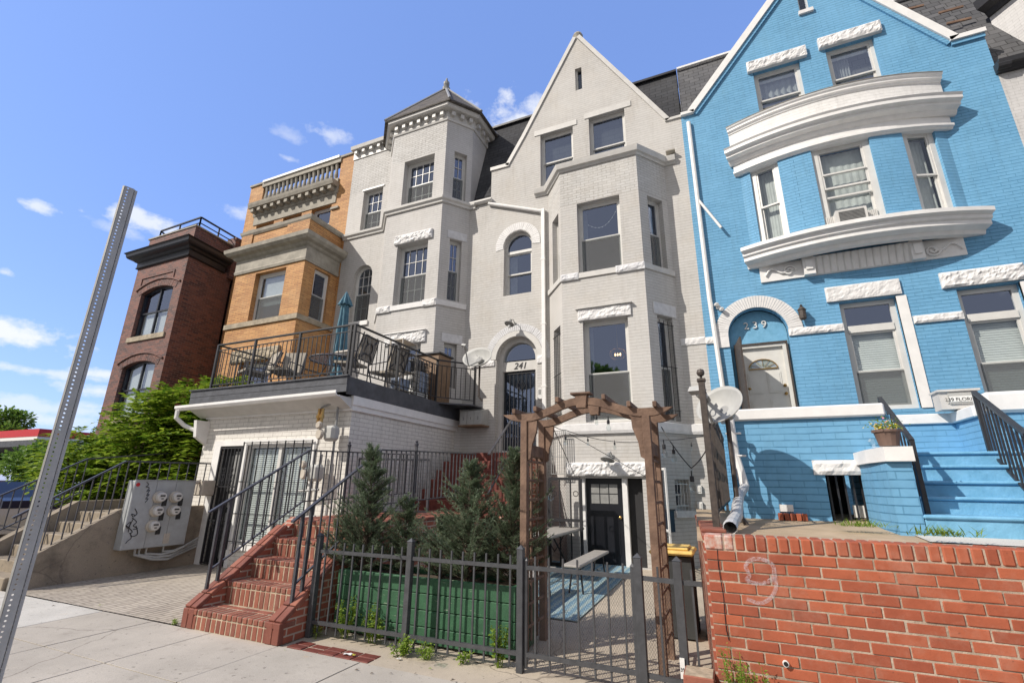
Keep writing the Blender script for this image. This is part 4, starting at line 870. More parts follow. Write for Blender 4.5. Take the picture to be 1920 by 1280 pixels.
# ================================================================ DARK RED HOUSE
h = BR = house('brick_house', 'dark red brick house at the far left with navy cornice and arched windows', (-17.8, 9, 0))
BF = Wall((-19.15, 9.0), (-16.28, 9.0)); BSd = Wall((-16.28, 9.0), (-16.55, FY)); BL = Wall((-19.5, FY), (-19.15, 9.0))
bw1 = BF.rect((266, 541), (325, 533), (307, 622), (246, 634)); bw1 = (*bw1[:4], 'seg', .17); b2 = BF.uz(250, 685); bw2 = (bw1[0], b2[1]-1.75, bw1[2], b2[1]+.12, 'seg', .17)
m = MB(); wallface(m, BF, [(0, 0), (BF.L, 0), (BF.L, 9.1), (0, 9.1)], [bw1, bw2, (bw1[0], .6, bw1[2], 2.4)], .22); wallface(m, BSd, [(0, 0), (BSd.L, 0), (BSd.L, 9.1), (0, 9.1)], []); wallface(m, BL, [(0, 0), (BL.L, 0), (BL.L, 9.1), (0, 9.1)], [])
m.v += []; m.build('facade_wall', 'brown', h)
m = MB(); 
for w in (BF, BSd, BL): wrect(m, w, .12, 9.4, w.L-.1, 10.25, -.25, -.08)
m.box(-16.9, -16.4, 10.6, 12, 8.9, 10.6); m.build('parapet', 'brown', h)
m = MB(); wrect(m, BF, .42, 8.55, BF.L-.55, 8.62, 0, .03); wrect(m, BF, .42, 8.25, .49, 8.55, 0, .03); wrect(m, BF, BF.L-.62, 8.25, BF.L-.55, 8.55, 0, .03); m.build('panel_molding', 'brown', h)
for bw in (bw1, bw2):
    w_ = (bw[2]-bw[0])/2; hh = .17; rr = (w_*w_+hh*hh)/(2*hh); cz_ = bw[3]-rr; al = math.asin(w_/rr)+.05
    arcring(BF, (bw[0]+bw[2])/2, cz_, rr+.01, rr+.24, math.pi/2-al, math.pi/2+al, 0, .012, 26, True).build('brick_arch', 'brown', h)
    arcring(BF, (bw[0]+bw[2])/2, cz_, rr+.26, rr+.32, math.pi/2-al-.04, math.pi/2+al+.04, 0, .05, 10).build('arch_molding', 'brown', h)
    m = MB(); ringframe(m, BF, loop(bw), .06, -.2, -.12); cu = (bw[0]+bw[2])/2; wrect(m, BF, cu-.03, bw[1], cu+.03, bw[3]-.02, -.2, -.13); zm = bw[1]+(bw[3]-bw[1])*.5; wrect(m, BF, bw[0], zm-.03, bw[2], zm+.03, -.2, -.14); wn_ = m.build('window', 'dkmetal', h)
    for (ua, ub) in ((bw[0]+.06, cu-.03), (cu+.03, bw[2]-.06)):
        p = MB(); wrect(p, BF, ua, zm+.03, ub, bw[3]-.06, -.18, -.17); p.build('pane', 'glass', wn_); p = MB(); wrect(p, BF, ua, bw[1]+.05, ub, zm-.03, -.18, -.17); p.build('pane', 'glass', wn_)
        p = MB(); wrect(p, BF, ua, bw[1]+.05, ub, (bw[3] if bw is bw2 else zm)-.0, -.26, -.25); p.build('blind', 'blind', wn_)
    m = MB(); wrect(m, BF, bw[0]-.12, bw[1]-.17, bw[2]+.14, bw[1]-.0, -.05, .05); m.build('sill', 'brownstone', h)
cp = [(-19.5, FY, 9.08), (-19.15, 9.0, 9.08), (-16.28, 9.0, 9.08), (-16.5, 10.45, 9.08)]
m = MB(); m.sweep(cp, [(-.2, -.06), (.05, -.06), (.08, -.03), (.05, .0), (.05, .17), (.12, .20), (.16, .26), (.3, .29), (.34, .34), (.36, .44), (.42, .48), (-.2, .5)]); m.build('cornice', 'dkmetal', h, fix=True)
m = MB(); m.sweep([(x, y, 10.25) for x, y, z in cp[:3]]+[(-16.5, 10.8, 10.25)], [(-.35, 0), (-.05, 0), (-.05, .05), (-.35, .05)]); m.build('parapet_coping', 'stone', h, fix=True)
m = MB(); rp = [Vector((-19.3, 9.9, 10.72)), Vector((-18.9, 9.3, 10.72)), Vector((-16.5, 9.25, 10.72)), Vector((-16.7, 10.8, 10.72))]
for i in range(3):
    m.bar(rp[i], rp[i+1], .05); m.bar(rp[i]-Vector((0, 0, .22)), rp[i+1]-Vector((0, 0, .22)), .03)
    for t in (0, .5, 1): p = rp[i].lerp(rp[i+1], t); m.bar(p-Vector((0, 0, .5)), p, .04)
m.build('roof_railing', 'dkmetal', h)
m = MB(); m.prism([(-19.5, 9.6, 6.9), (-19.9, 9.6, 6.98), (-19.62, 9.6, 6.5)], (0, 1.2, 0)); m.build('side_eave', 'dkmetal', h)
m = MB(); m.box(-19.5, -19.3, FY, 19, 0, 9.8); m.box(-16.6, -16.42, 10.9, 19, 0, 10); m.box(-19.3, -16.6, 18.8, 19, 0, 9.8); m.build('side_wall', 'brown', h); m = MB(); m.box(-19.3, -16.5, 9.15, 19, 9.7, 9.8); m.build('roof', 'shingle', h)
m = MB(); m.box(-19.3, -16.6, 10.4, 10.6, 0, 9); m.build('dark_backing', 'dark', h)

# ================================================================ BLUE HOUSE
h = BU = house('brick_house', 'bright blue painted brick house with white bow window and the number 239 over the door', (2.8, FY, 0))
BW = Wall((-.18, FY), (5.75, FY)); u_ = lambda px, py: BW.uz(px, py)
gl_, gr_ = u_(1340, 203), u_(1773, 77); EZB = 10.62
# rakes fitted from the two visible slopes
lr = u_(1390, 90); lr2 = u_(1455, 0); rr1 = u_(1625, 0); rr2 = u_(1773, 77)
sl1 = (lr2[1]-lr[1])/(lr2[0]-lr[0]); sl2 = (rr2[1]-rr1[1])/(rr2[0]-rr1[0])
ua = (rr1[1]-lr[1]+sl1*lr[0]-sl2*rr1[0])/(sl1-sl2); za = lr[1]+sl1*(ua-lr[0])
ul = lr[0]+(EZB-lr[1])/sl1; ur = rr1[0]+(EZB-rr1[1])/sl2
g1 = BW.rect((1416, 135), (1502, 113), (1508, 178), (1420, 215)); g2 = BW.rect((1550, 93), (1640, 66), (1655, 150), (1560, 168))
g1 = (g1[0], 9.95, g1[2], g1[3]); g2 = (g2[0], 9.95, g2[2], g2[3])
sb = u_(1512, 25); slb = (u_(1497, 10)[0], sb[1]+.08, u_(1517, 12)[0], sb[1]+1.2)
w1 = BW.rect((1573, 568), (1680, 555), (1732, 772), (1610, 768)); w2 = BW.rect((1793, 540), (1912, 522), (1960, 760), (1840, 755)); w1 = (w1[0], 3.02, w1[2], w1[3]); w2 = (w2[0], 3.02, max(w2[2], w2[0]+1.0), w2[3])
w2 = (u_(1793, 545)[0], 3.02, u_(1912, 530)[0], w1[3]); w1 = (u_(1573, 570)[0], 3.02, u_(1680, 560)[0], w1[3])
dl, dr_ = u_(1368, 640)[0], u_(1480, 632)[0]; dop = (dl, 2.5, dr_, u_(1420, 577)[1], 'arch')
m = MB(); bowu = (.95+.18, 6.4, 4.72+.18, 8.7)
wallface(m, BW, [(0, 0), (5.93, 0), (5.93, EZB), (ur, EZB), (ua, za), (ul, EZB), (0, EZB)], [g1, g2, slb, w1, w2, dop, bowu], .16); m.build('facade_wall', 'blue', h)
m = MB(); m.prism([BW.pt(u, z, -.6) for u, z in ((5.93, 9.5), (5.93, EZB), (ur, EZB), (ua, za), (ul, EZB), (0, EZB), (0, 9.5))], (0, .15, 0)); m.build('gable_back', 'dark', h)  # near-black sheet stands in for the unlit attic
m = MB()
def cop2(a, b, th=.16):
    A = BW.pt(*a, .09); B = BW.pt(*b, .09); d = (B-A).normalized(); nn = Vector((-d.z, 0, d.x)); nn = -nn if nn.z < 0 else nn; m.obox(A, B-A, (0, .5, 0), nn*th)
cop2((-.0, EZB), (ul+.02, EZB), .08); cop2((ul, EZB), (ua, za)); cop2((ua, za), (ur, EZB)); cop2((ur-.02, EZB), (5.95, EZB), .1); m.build('gable_coping', 'trim', h)
m = MB()
def cop3(a, b):
    A = BW.pt(*a, .05); B = BW.pt(*b, .05); d = (B-A).normalized(); nn = Vector((-d.z, 0, d.x)); nn = -nn if nn.z < 0 else nn; m.obox(A-nn*.09, B-A, (0, .2, 0), nn*.085)
cop3((ul, EZB), (ua, za)); cop3((ua, za), (ur, EZB)); cop3((ur, EZB), (5.93, EZB)); m.build('coping_molding', 'blue', h)
m = MB(); m.prism([BW.pt(.4, EZB-.3, -.4), BW.pt(5.6, EZB-.3, -.4), BW.pt(ua, za-.4, -.4)], (0, 3.5, 0)); m.build('gable_roof', 'slate', h)
m = MB(); m.prism([(-.17, 10.95, 10.3), (-.17, 11.95, 13.2), (-.17, 12.5, 13.2), (-.17, 12.5, 10.3)], (5.92, 0, 0)); m.build('mansard_roof', 'slate', h); m = MB(); m.box(-.17, 5.75, 11.85, 12.6, 13.2, 13.26); m.build('roof_edge', 'trim', h)
rg = random.Random(5)
for (px, py) in ((1318, 170), (1332, 163), (1345, 158), (1325, 197), (1760, 25), (1775, 45), (1700, 18)):
    p = at(px, py, Y=11.2); m = MB(); m.bar(p, p+Vector((rg.uniform(.2, .45), .02, rg.uniform(-.02, .02))), .03, .05); m.build('broken_slate', 'wood', h)
core(h, -.18, 5.75, FY+.15, 12.0, 10.4, 'blue')
m = MB(); m.box(-.15, 5.7, 12.5, 19, 13.0, 13.2); m.build('roof', 'slate', h)
for k, g_ in enumerate((g1, g2)):
    window(h, BW, g_, depth=.10, fw=.07, split=.42, blind=(g_[3]-.25), screen=False, glass2='glass_lo', curtain=[(.05, .5)] if k else [(0, 1)])
    rockblock(h, BW, g_[0]-.12, g_[3]+.01, g_[2]+.16, g_[3]+.3, .09, 'rock', 'lintel', .04, seed=50+k)
m = MB(); wrect(m, BW, slb[0]-.04, slb[1]-.1, slb[2]+.06, slb[1]-.0, 0, .06); m.build('sill', 'rock', h); m = MB(); wrect(m, BW, slb[0]+.04, slb[1], slb[2]-.02, slb[3], -.12, -.11); m.build('vent_pane', 'glass_lo', h); m = MB(); ringframe(m, BW, loop(slb), .03, -.14, -.06); m.build('vent_frame', 'frame', h)
for k, g_ in enumerate((w1, w2)):
    window(h, BW, g_, depth=.12, fw=.09, split=.46, transom=(g_[3]-.62, .14), blind=3.1, screen=True, glass='glass_lo', tglass='glass')
    rockblock(h, BW, g_[0]-.2, g_[3]+.03, g_[2]+.1, g_[3]+.34, .05, 'rock', 'lintel', .02 if k == 0 else .05, seed=60+k)
    m = MB(); wrect(m, BW, g_[2]+.0, g_[1], g_[2]+.16, g_[3], -.05, .02); m.build('window_casing', 'trim', h)
# bow
NB = 24; u0b, u1b = .95, 4.72; sag = .42; cxb = (u0b+u1b)/2; hw = (u1b-u0b)/2; Rb = (hw*hw+sag*sag)/(2*sag)
def bowpt(x, off=0):   # distance off outward from the bow wall
    t = (x-cxb)/Rb; a = math.asin(max(-.99, min(.99, t))); return Vector((cxb+(Rb+off)*math.sin(a), FY-(math.cos(a)*(Rb+off)-(Rb-sag)), 0))
def bowpath(x0, x1, z, n=26): return [(*bowpt(x0+(x1-x0)*i/n)[:2], z) for i in range(n+1)]
zb0, zb1 = 6.5, 8.62
# three windows on facets of the bow
xw = []
for (pxs, py) in (((1412, 1470), 370), ((1522, 1640), 300), ((1697, 1762), 280)):
    xx = []
    for px in pxs:
        best = None
        for k in range(401):
            x = u0b+(u1b-u0b)*k/400; b = bowpt(x); r = ray(px, py); tt = b.y/r.y if r.y else 0
            e = abs(CP.x+r.x*tt-b.x)
            if best is None or e < best[0]: best = (e, x)
        xx.append(best[1])
    xw.append(xx)
m = MB(); segs = []; cur = u0b; seglist = []
for a, b in xw: seglist.append((cur, a, False)); seglist.append((a, b, True)); cur = b
seglist.append((cur, u1b, False)); bowwins = []
for (a, b, isw) in seglist:
    if b-a < .02: continue
    if isw:
        w = Wall(bowpt(a)[:2], bowpt(b)[:2]); bowwins.append(w)
        wallface(m, w, [(0, zb0), (w.L, zb0), (w.L, zb1+.05), (0, zb1+.05)], [(.01, zb0+.08, w.L-.01, zb1)], .1)
    else:
        n = 5
        for i in range(n): w = Wall(bowpt(a+(b-a)*i/n)[:2], bowpt(a+(b-a)*(i+1)/n)[:2]); wallface(m, w, [(0, zb0), (w.L, zb0), (w.L, zb1+.05), (0, zb1+.05)], [])
m.build('bow_wall', 'blue', h)
for i, w in enumerate(bowwins):
    wi = window(h, w, (.01, zb0+.08, w.L-.01, zb1), depth=.06, fw=.12 if i == 1 else .1, split=.5, curtain=[(0, 1)], screen=False, glass='glass_lo', glass2='glass_lo', cmat='sheer')
    if i == 1:
        for z in (.62, .36): m = MB(); zz = zb0+.08+(zb1-zb0)*z; wrect(m, w, .15, zz, w.L-.15, zz+.035, -.1, -.04); m.build('storm_bar', 'frame', wi)
mm = Wall(bowpt(xw[1][0])[:2], bowpt(xw[1][1])[:2]); ac = thing('air_conditioner', 'grey window air conditioner under the raised sash of the white bow window', 'air conditioner', mm.pt(mm.L*.5, zb0+.12, .0)); au = mm.L*.42
m = MB(); wrect(m, mm, au-.26, zb0+.1, au+.26, zb0+.45, -.2, .14); m.build('casing', 'trimcream', ac); m = MB(); wrect(m, mm, au-.21, zb0+.14, au+.21, zb0+.41, .141, .15)
m.build('grille', 'greymetal', ac); m = MB()
for i in range(9): wrect(m, mm, au-.21, zb0+.15+i*.029, au+.21, zb0+.155+i*.029, .151, .158)
m.build('louvres', 'black', ac)
for sg in (-1, 1):
    m = MB()
    for i in range(7): u = au+sg*(.27+i*.03); wrect(m, mm, u-.012, zb0+.1, u+.012, zb0+.42, -.05, -.03 if i % 2 else -.02)
    m.build('side_curtain', 'trimcream', ac)
# white work: belt, frieze, cornice, attic
def bowsweep(name, z, prof, mat='trim', x0=None, x1=None):
    m = MB(); a = .85 if x0 is None else x0; b = 4.82 if x1 is None else x1
    s_ = sag+.0; pth = []
    for i in range(29):
        x = a+(b-a)*i/28; t = (x-cxb)/((b-a)/2); yy = FY-.0-(sag*(1-t*t)); pth.append((x, min(yy, FY), z))
    m.sweep(pth, prof); return m.build(name, mat, h, fix=True)
bowsweep('belt_course', 6.22, [(-.1, -.04), (.04, -.04), (.06, .03), (.19, .07), (.205, .08), (.205, .16), (.24, .18), (.25, .19), (.25, .25), (.31, .28), (.33, .29), (.33, .37), (.0, .39), (-.1, .39)])
bowsweep('frieze', 8.55, [(-.3, 0), (.03, 0), (.05, .03), (.09, .05), (.09, .10), (.035, .12), (.035, .32), (-.3, .32)])
bowsweep('cornice', 8.84, [(-.3, 0), (.05, 0), (.09, .05), (.10, .09), (.19, .12), (.21, .13), (.21, .18), (.28, .21), (.29, .22), (.29, .29), (.32, .33), (.0, .345), (-.3, .345)], x0=.78, x1=4.92)
bowsweep('attic', 9.15, [(-.25, 0), (.06, 0), (.06, .55), (-.25, .55)], 'atticbrick')
bowsweep('attic_cornice', 9.68, [(-.25, 0), (.08, 0), (.09, .04), (.13, .06), (.13, .10), (.16, .13), (.17, .16), (.0, .18), (-.25, .18)])
bowsweep('attic_flashing', 9.864, [(-.3, 0), (.18, -.018), (.18, -.008), (-.3, .015)], 'stone')
m = MB(); m.v = []; pth = [(*bowpt(u0b+(u1b-u0b)*i/20, -.02)[:2], 6.45) for i in range(21)]; m.prism(pth, (0, 0, .05)); m.build('bow_floor', 'dark', h)
# console panel below
PW = Wall((1.05, FY-.04), (4.5, FY-.04)); zt, zbm = 6.22, 5.83
m = MB(); m.prism([PW.pt(-.0, zbm, 0), PW.pt(.35, zbm, 0), PW.pt(PW.L, zbm+.0, 0), PW.pt(PW.L, zt, 0), PW.pt(0, zt, 0)], -PW.n*.04)
for i in range(14): u = .98+i*.122; m.tube([PW.pt(u, zbm+.02, -.04), PW.pt(u, zbm+.2, -.01), PW.pt(u, zt, .06)], .075, 10)
m.build('console_panel', 'trim', h)
for (cu, sg) in ((.55, 1), (2.95, -1)):
    m = MB()
    for q, rr in ((0, .13), (1, .07)):
        m.tube([PW.pt(cu+(rr-.006*i)*math.cos(i*.45*sg), 6.0+(rr-.006*i)*math.sin(i*.45*sg), .03) for i in range(14 if q == 0 else 8)], .018, 6)
    m.tube([PW.pt(cu-sg*.45+sg*.06*i, zbm+.12+.10*math.sin(i*.8)+.02*i, .03) for i in range(8)], .02, 6); m.build('scroll_ornament', 'trim', h)
for cu in (.82, 2.62): m = MB(); wrect(m, PW, cu-.02, zbm, cu+.18, zt, 0, .12); wrect(m, PW, cu+.02, zbm+.1, cu+.14, zt-.08, .12, .15); m.build('scroll_bracket', 'trim', h)
# string course on main wall
zc1 = u_(1530, 618)[1]
for (a, b, sd) in ((0.0, dop[0]-.24, 70), (dop[2]+.0, w1[0]-.0, 71), (w1[2]+.18, w2[0], 72)): rockblock(h, BW, a, zc1-.08, b, zc1+.07, .035, 'rock', 'rock_faced_band', .03, seed=sd)
# door arch
r_ = (dop[2]-dop[0])/2; c_ = (dop[0]+dop[2])/2; zc = dop[3]-r_
m = arcring(BW, c_, zc, r_+.01, r_+.27, 0, math.pi, 0, .03, 44, True); 
wrect(m, BW, dop[0]-.27, zc-.25, dop[0]-.01, zc, 0, .03); m.build('door_arch', 'rock', h)
m = MB(); wallface(m, Wall((BW.pt(dop[0], 0).x, FY+.22), (BW.pt(dop[2], 0).x, FY+.22)), [(0, 2.5)]+[(dop[2]-dop[0], 2.5)]+[(r_+r_*math.cos(a), zc+r_*math.sin(a)) for a in [math.pi*i/14 for i in range(15)]], [(.1, 2.5, 2*r_-.06, 4.52)], .05); m.build('door_recess_panel', 'bluestep', h)
DW = Wall((BW.pt(dop[0], 0).x, FY+.22), (BW.pt(dop[2], 0).x, FY+.22))
dz = 2.5; dtop = 4.52
m = MB(); ringframe(m, DW, [(.1, dz), (2*r_-.06, dz), (2*r_-.06, dtop), (.1, dtop)], .07, -.06, .06); m.build('door_frame', 'doorwhite', h)
m = MB(); ringframe(m, DW, [(.07, dz), (2*r_-.03, dz), (2*r_-.03, dtop+.03), (.07, dtop+.03)], .035, .05, .09); m.build('outer_door_frame', 'rust', h)
m = MB(); d0_, d1_ = .17, 2*r_-.13; wrect(m, DW, d0_, dz, d1_, dtop-.07, -.05, .0)
dc = (d0_+d1_)/2
for (a, b) in ((d0_+.1, dc-.05), (dc+.05, d1_-.1)):
    wrect(m, DW, a, dz+.25, b, dz+.85, 0, .012); wrect(m, DW, a+.03, dz+.28, b-.03, dz+.82, .012, .02); wrect(m, DW, a, dz+.98, b, dz+1.42, 0, .012); wrect(m, DW, a+.03, dz+1.01, b-.03, dz+1.39, .012, .02)
dd = m.build('door', 'doorwhite', h)
m = MB(); rf = .27; m.prism([DW.pt(dc+rf*math.cos(a), dz+1.5+rf*.75*math.sin(a), .001) for a in [math.pi*i/12 for i in range(13)]], DW.n*.006); m.build('fan_window', 'glass', dd)
m = MB(); m.tube([DW.pt(dc+rf*math.cos(a), dz+1.5+rf*.75*math.sin(a), .015) for a in [math.pi*i/12 for i in range(13)]]+[DW.pt(dc+rf, dz+1.5, .015)], .012, 5)
m.bar(DW.pt(dc-rf, dz+1.5, .015), DW.pt(dc+rf, dz+1.5, .015), .02)
for a in (.5, 1.05, 1.57, 2.1, 2.64): m.bar(DW.pt(dc+.06*math.cos(a), dz+1.5+.05*math.sin(a), .015), DW.pt(dc+rf*math.cos(a), dz+1.5+rf*.75*math.sin(a), .015), .008)
m.build('fan_muntins', 'brass', dd)
m = MB(); 
for z in (.95, 1.12): m.lathe(DW.pt(d1_-.06, dz+z, 0), [(.03, 0), (.03, .02), (.015, .03), (.03, .06), (.01, .08)], 10, axis=DW.n)
m.build('door_handle', 'brass', dd)
# rusty storm door standing open on the left
o = DW.pt(.1, dz, .08); t_ = Vector((.12, -1, 0)).normalized(); m = MB()
m.obox(o, t_*.8, Vector((t_.y, -t_.x, 0))*.03, Vector((0, 0, 2.0))); sd_ = m.build('storm_door', 'rust', h)
m = MB(); m.lathe(o+t_*.72+Vector((.02, 0, .95)), [(.02, 0), (.03, .03), (.01, .06)], 8, axis=(1, 0, 0)); m.build('door_knob', 'brass', sd_)
p = BW.uz(1413, 605); tp = DW.pt(r_-.02, BW.uz(1413, 609)[1]-.02, .02); text('house_number', '2 3 9', 'whitemetal', h, tp, DW.t, (0, 0, 1), .22, .012)
# wall lantern
p = u_(1503, 592); b = BW.pt(p[0], p[1], 0); ln = thing('wall_lantern', 'rusty brown lantern on the blue wall right of the white door arch', 'lantern', b)
m = MB(); m.lathe(b+BW.n*.13+Vector((0, 0, -.13)), [(.03, 0), (.065, .03), (.07, .2), (.085, .21), (.05, .26), (.02, .29), (.03, .31), (.0, .34)], 8); m.build('lantern_body', 'rust', ln); m = MB(); m.bar(b, b+BW.n*.13+Vector((0, 0, .12)), .03); m.lathe(b, [(.05, 0), (.05, .02)], 8, axis=BW.n); m.build('bracket', 'rust', ln)
# security camera pair
p = u_(1347, 577); b = BW.pt(p[0], p[1], 0); sc_ = thing('security_camera', 'white twin-lens security camera on the blue wall above the white arch', 'security camera', b)
for dx, dz_ in ((-.05, .06), (.04, -.06)):
    m = MB(); m.lathe(b+Vector((dx, -.05, dz_)), [(.04, 0), (.045, .1), (.03, .11)], 10, axis=(.3, -1, -.3)); m.build('camera_head', 'whitemetal', sc_)
m = MB(); m.lathe(b, [(.05, 0), (.05, .06)], 10, axis=BW.n); m.build('camera_mount', 'whitemetal', sc_)
# downspout (real tube following the wall)
m = MB(); P1, P2, P3 = u_(1291, 232), u_(1330.5, 560), u_(1357, 735)
m.tube([BW.pt(P1[0], P1[1], .05), BW.pt(P2[0], P2[1], .06), BW.pt(P3[0], P3[1]-.15, .06)], .05, 8)
q1, q2 = u_(1307, 374), u_(1357, 432); m.tube([BW.pt(q1[0], q1[1], .06), BW.pt(q2[0]-.05, q2[1], .15)], .03, 8)
pa, pb_, pc, pd = at(1366, 772, Y=6.0), at(1378, 850, Y=6.02), at(1397, 912, Y=5.98), at(1388, 928, Y=5.9)
m.tube([BW.pt(P3[0], P3[1]-.15, .06), Vector((pa.x, 6.6, pa.z+.12)), pa+Vector((0, .0, .0)), pb_, pc], .045, 8)
for k in (.3, .6): p = pa.lerp(pc, k); m.tube([p-Vector((.08, 0, 0)), p+Vector((.08, 0, 0))], .012, 6)
m.build('downspout', 'trim', h)
m = MB(); pts = [at(1397, 912, Y=5.98), at(1386, 928, Y=5.7), at(1383, 945, Y=5.4), at(1381, 965, Y=5.1), at(1370, 985, Y=4.72), at(1369, 990, Y=4.6)]
pp = []; rr = []
for i in range(len(pts)-1):
    for k in range(7): t = k/7; pp.append(pts[i].lerp(pts[i+1], t)); rr.append(.040+.007*((i*7+k) % 2)+.003*i)
m.tube(pp, rr, 12, cap=False); o = m.build('flexible_drain_pipe', 'chrome'); tag(o, 'crinkled silver flexible drain pipe ending on the red brick wall top', 'drain pipe')
# ---- porch in front of the blue house
ph = thing('porch', 'blue brick porch wall with a white cap and a low barred basement opening', 'porch', (.8, 6.1, 1.3))
PY = 6.1; XP0, XP1 = .02, at(1643, 765, Y=PY).x; zl = at(1500, 763, Y=PY).z
PWf = Wall((XP0, PY), (XP1+.1, PY)); opn = (at(1547, 892, Y=PY).x-XP0, 1.2, at(1640, 892, Y=PY).x-XP0, at(1590, 890, Y=PY).z)
m = MB(); wallface(m, PWf, [(0, 1.1), (PWf.L, 1.1), (PWf.L, zl-.12), (0, zl-.12)], [opn], .25); m.box(XP0, XP0+.2, PY+.01, FY, 1.1, zl-.12); m.box(XP1-.1, XP1+.1, PY+.01, 7.5, 1.1, zl-.12); m.build('porch_wall', 'blue', ph)
m = MB(); m.box(XP0+.2, XP1-.12, PY+.02, FY-.01, zl-.14, zl-.1); m.build('porch_floor', 'walk2', ph)
m = MB(); m.bbox(XP0-.06, XP1+.06, PY-.05, PY+.25, zl-.13, zl, .015); m.build('cap', 'trim', ph)
m = MB(); m.box(XP0+.3, XP1-.2, 7.2, 7.3, 1.1, 2.2); m.build('dark_backing', 'dark', ph)
m = MB()
for i in range(6): u = opn[0]+(opn[2]-opn[0])*(i+.5)/6; m.bar(PWf.pt(u, opn[1], -.1), PWf.pt(u, opn[3], -.1), .018)
m.build('opening_bars', 'black', ph); m = MB(); m.obox(PWf.pt(opn[0]+.22, 1.32, -.14), (.1, 0, 0), (0, .01, 0), (0, 0, .12)); m.build('paper_notice', 'litterw', ph)
rockblock(ph, PWf, opn[0]-.1, opn[3]+.0, opn[2]+.03, opn[3]+.15, .03, 'rock', 'lintel', .03, seed=80, cell=.03)
m = MB(); m.obox(at(1462, 958, Y=PY)-Vector((0, .03, 0)), (.13, 0, 0), (0, .03, 0), (0, 0, .07)); m.build('access_panel', 'whitemetal', ph)
m = MB()
for i in range(5): m.bbox(.42+i*.055, .465+i*.055, PY-.1, PY-.01, 1.28, 1.35, .004)
o = m.build('loose_bricks', 'bricklay'); tag(o, 'short row of red bricks lying against the base of the blue porch', 'bricks')
# stairs of blue house
st = thing('porch_steps', 'broad blue painted steps climbing to the blue house porch', 'steps', (2.4, 5.6, 1.25))
rows = [(990.6, 966), (966, 931), (931, 901), (901, 871.4), (871.4, 846.5)]
ysf = [5.25, 5.55, 5.85, 6.15, 6.45]; X0s = at(1718, 900, Y=5.25).x; X1s = 3.0
for i, y in enumerate(ysf):
    zt_ = at(1790, rows[i][1], Y=y).z; zb_ = 1.1 if i == 0 else zprev-.03; zprev = zt_
    m = MB(); m.bbox(X0s, X1s+.6, y, 7.62 if i == 4 else ysf[i+1]+.12, zb_, zt_-.035, .006); m.bbox(X0s-.01, X1s+.61, y-.022, 7.62 if i == 4 else ysf[i+1]+.12, zt_-.034, zt_, .012); m.build('step', 'bluestep', st)
# pier on the left of steps with white cap
pr = thing('stair_pier', 'stubby blue brick pier with white cap carrying the flower pot', 'pier', (1.4, 5.4, 1.25))
zc_ = at(1680, 865, Y=5.3).z; zc2 = at(1680, 838, Y=5.3).z
pxl, pxm, pxr = at(1637, 900, Y=5.65).x, at(1668, 900, Y=5.25).x, at(1716, 900, Y=5.25).x
m = MB(); m.prism([(pxl, 6.1, 1.1), (pxl, 5.65, 1.1), (pxm, 5.25, 1.1), (pxr, 5.25, 1.1), (pxr+.02, 6.1, 1.1)], (0, 0, zc_-1.1)); m.build('pier_wall', 'blue', pr)
m = MB(); m.prism([(pxl-.03, 6.1, zc_), (pxl-.03, 5.62, zc_), (pxm-.01, 5.2, zc_), (pxr+.02, 5.2, zc_), (pxr+.03, 6.1, zc_)], (0, 0, zc2-zc_)); m.build('cap', 'trim', pr)
# back wall of landing, right parapet
pw = thing('landing_wall', 'low blue brick parapet with white caps behind the blue steps', 'parapet wall', (2.6, 7.7, 1.9))
m = MB(); z0_ = at(1740, 795, Y=7.65).z; m.box(XP1+.1, 2.62, 7.65, 7.85, 1.8, z0_); m.prism([(2.62, 7.85, 1.2), (2.62, 7.65, 1.2), (2.62, 6.75, 1.2), (2.95, 6.75, 1.2), (2.95, 7.85, 1.2)], (0, 0, z0_-1.2)); m.box(2.95, 6.5, 6.8, 7.0, 1.2, z0_-.02)
m.build('parapet', 'blue', pw); m = MB(); z1_ = at(1740, 776, Y=7.65).z; m.bbox(XP1+.1, 2.6, 7.62, 7.88, z0_, z1_, .01); m.bbox(2.58, 2.98, 7.0, 7.88, z0_+.001, z1_+.002, .01); m.bbox(2.6, 3.0, 6.70, 7.02, z0_, z1_+.1, .03); m.bbox(2.99, 6.5, 6.78, 7.03, z0_-.02, z1_-.03, .01); m.build('cap', 'trim', pw)
# railings of blue steps
def stair_rail(name, label, top0, top1, hgt, n, mat='black', post=True, group=None, lower=None):
    a, b = Vector(top0), Vector(top1); t = thing(name, label, 'railing', (a.x, a.y, a.z-hgt), group); m = MB(); m.bar(a, b, .045, .028); lo = Vector((0, 0, -(hgt-.12))) if lower is None else Vector((0, 0, -lower)); m.bar(a+lo, b+lo, .028, .02)
    for i in range(1, n): p = a.lerp(b, i/n); m.bar(p, p+lo, .014)
    m.build('rail_panel', mat, t)
    if post:
        for p in (a, b): m = MB(); m.bar(p-Vector((0, 0, hgt)), p+Vector((0, 0, .0)), .035); m.build('post', mat, t)
    return t
rA, rB = at(1649, 746, X=1.75) if False else Vector((1.78, 6.9, 0)), None
tA = at(1649, 746, Y=6.9); tB = at(1709, 826, Y=5.4)
stair_rail('stair_railing', 'black railing behind the flower pot on the left of the blue steps', tA, tB, .92, 8, lower=.72)
tA = at(1826, 735, Y=6.75); tB = at(1925, 815, Y=5.15); stair_rail('stair_railing', 'black railing at the right edge of the photo beside the blue steps', tA, tB, .85, 11, lower=.62)
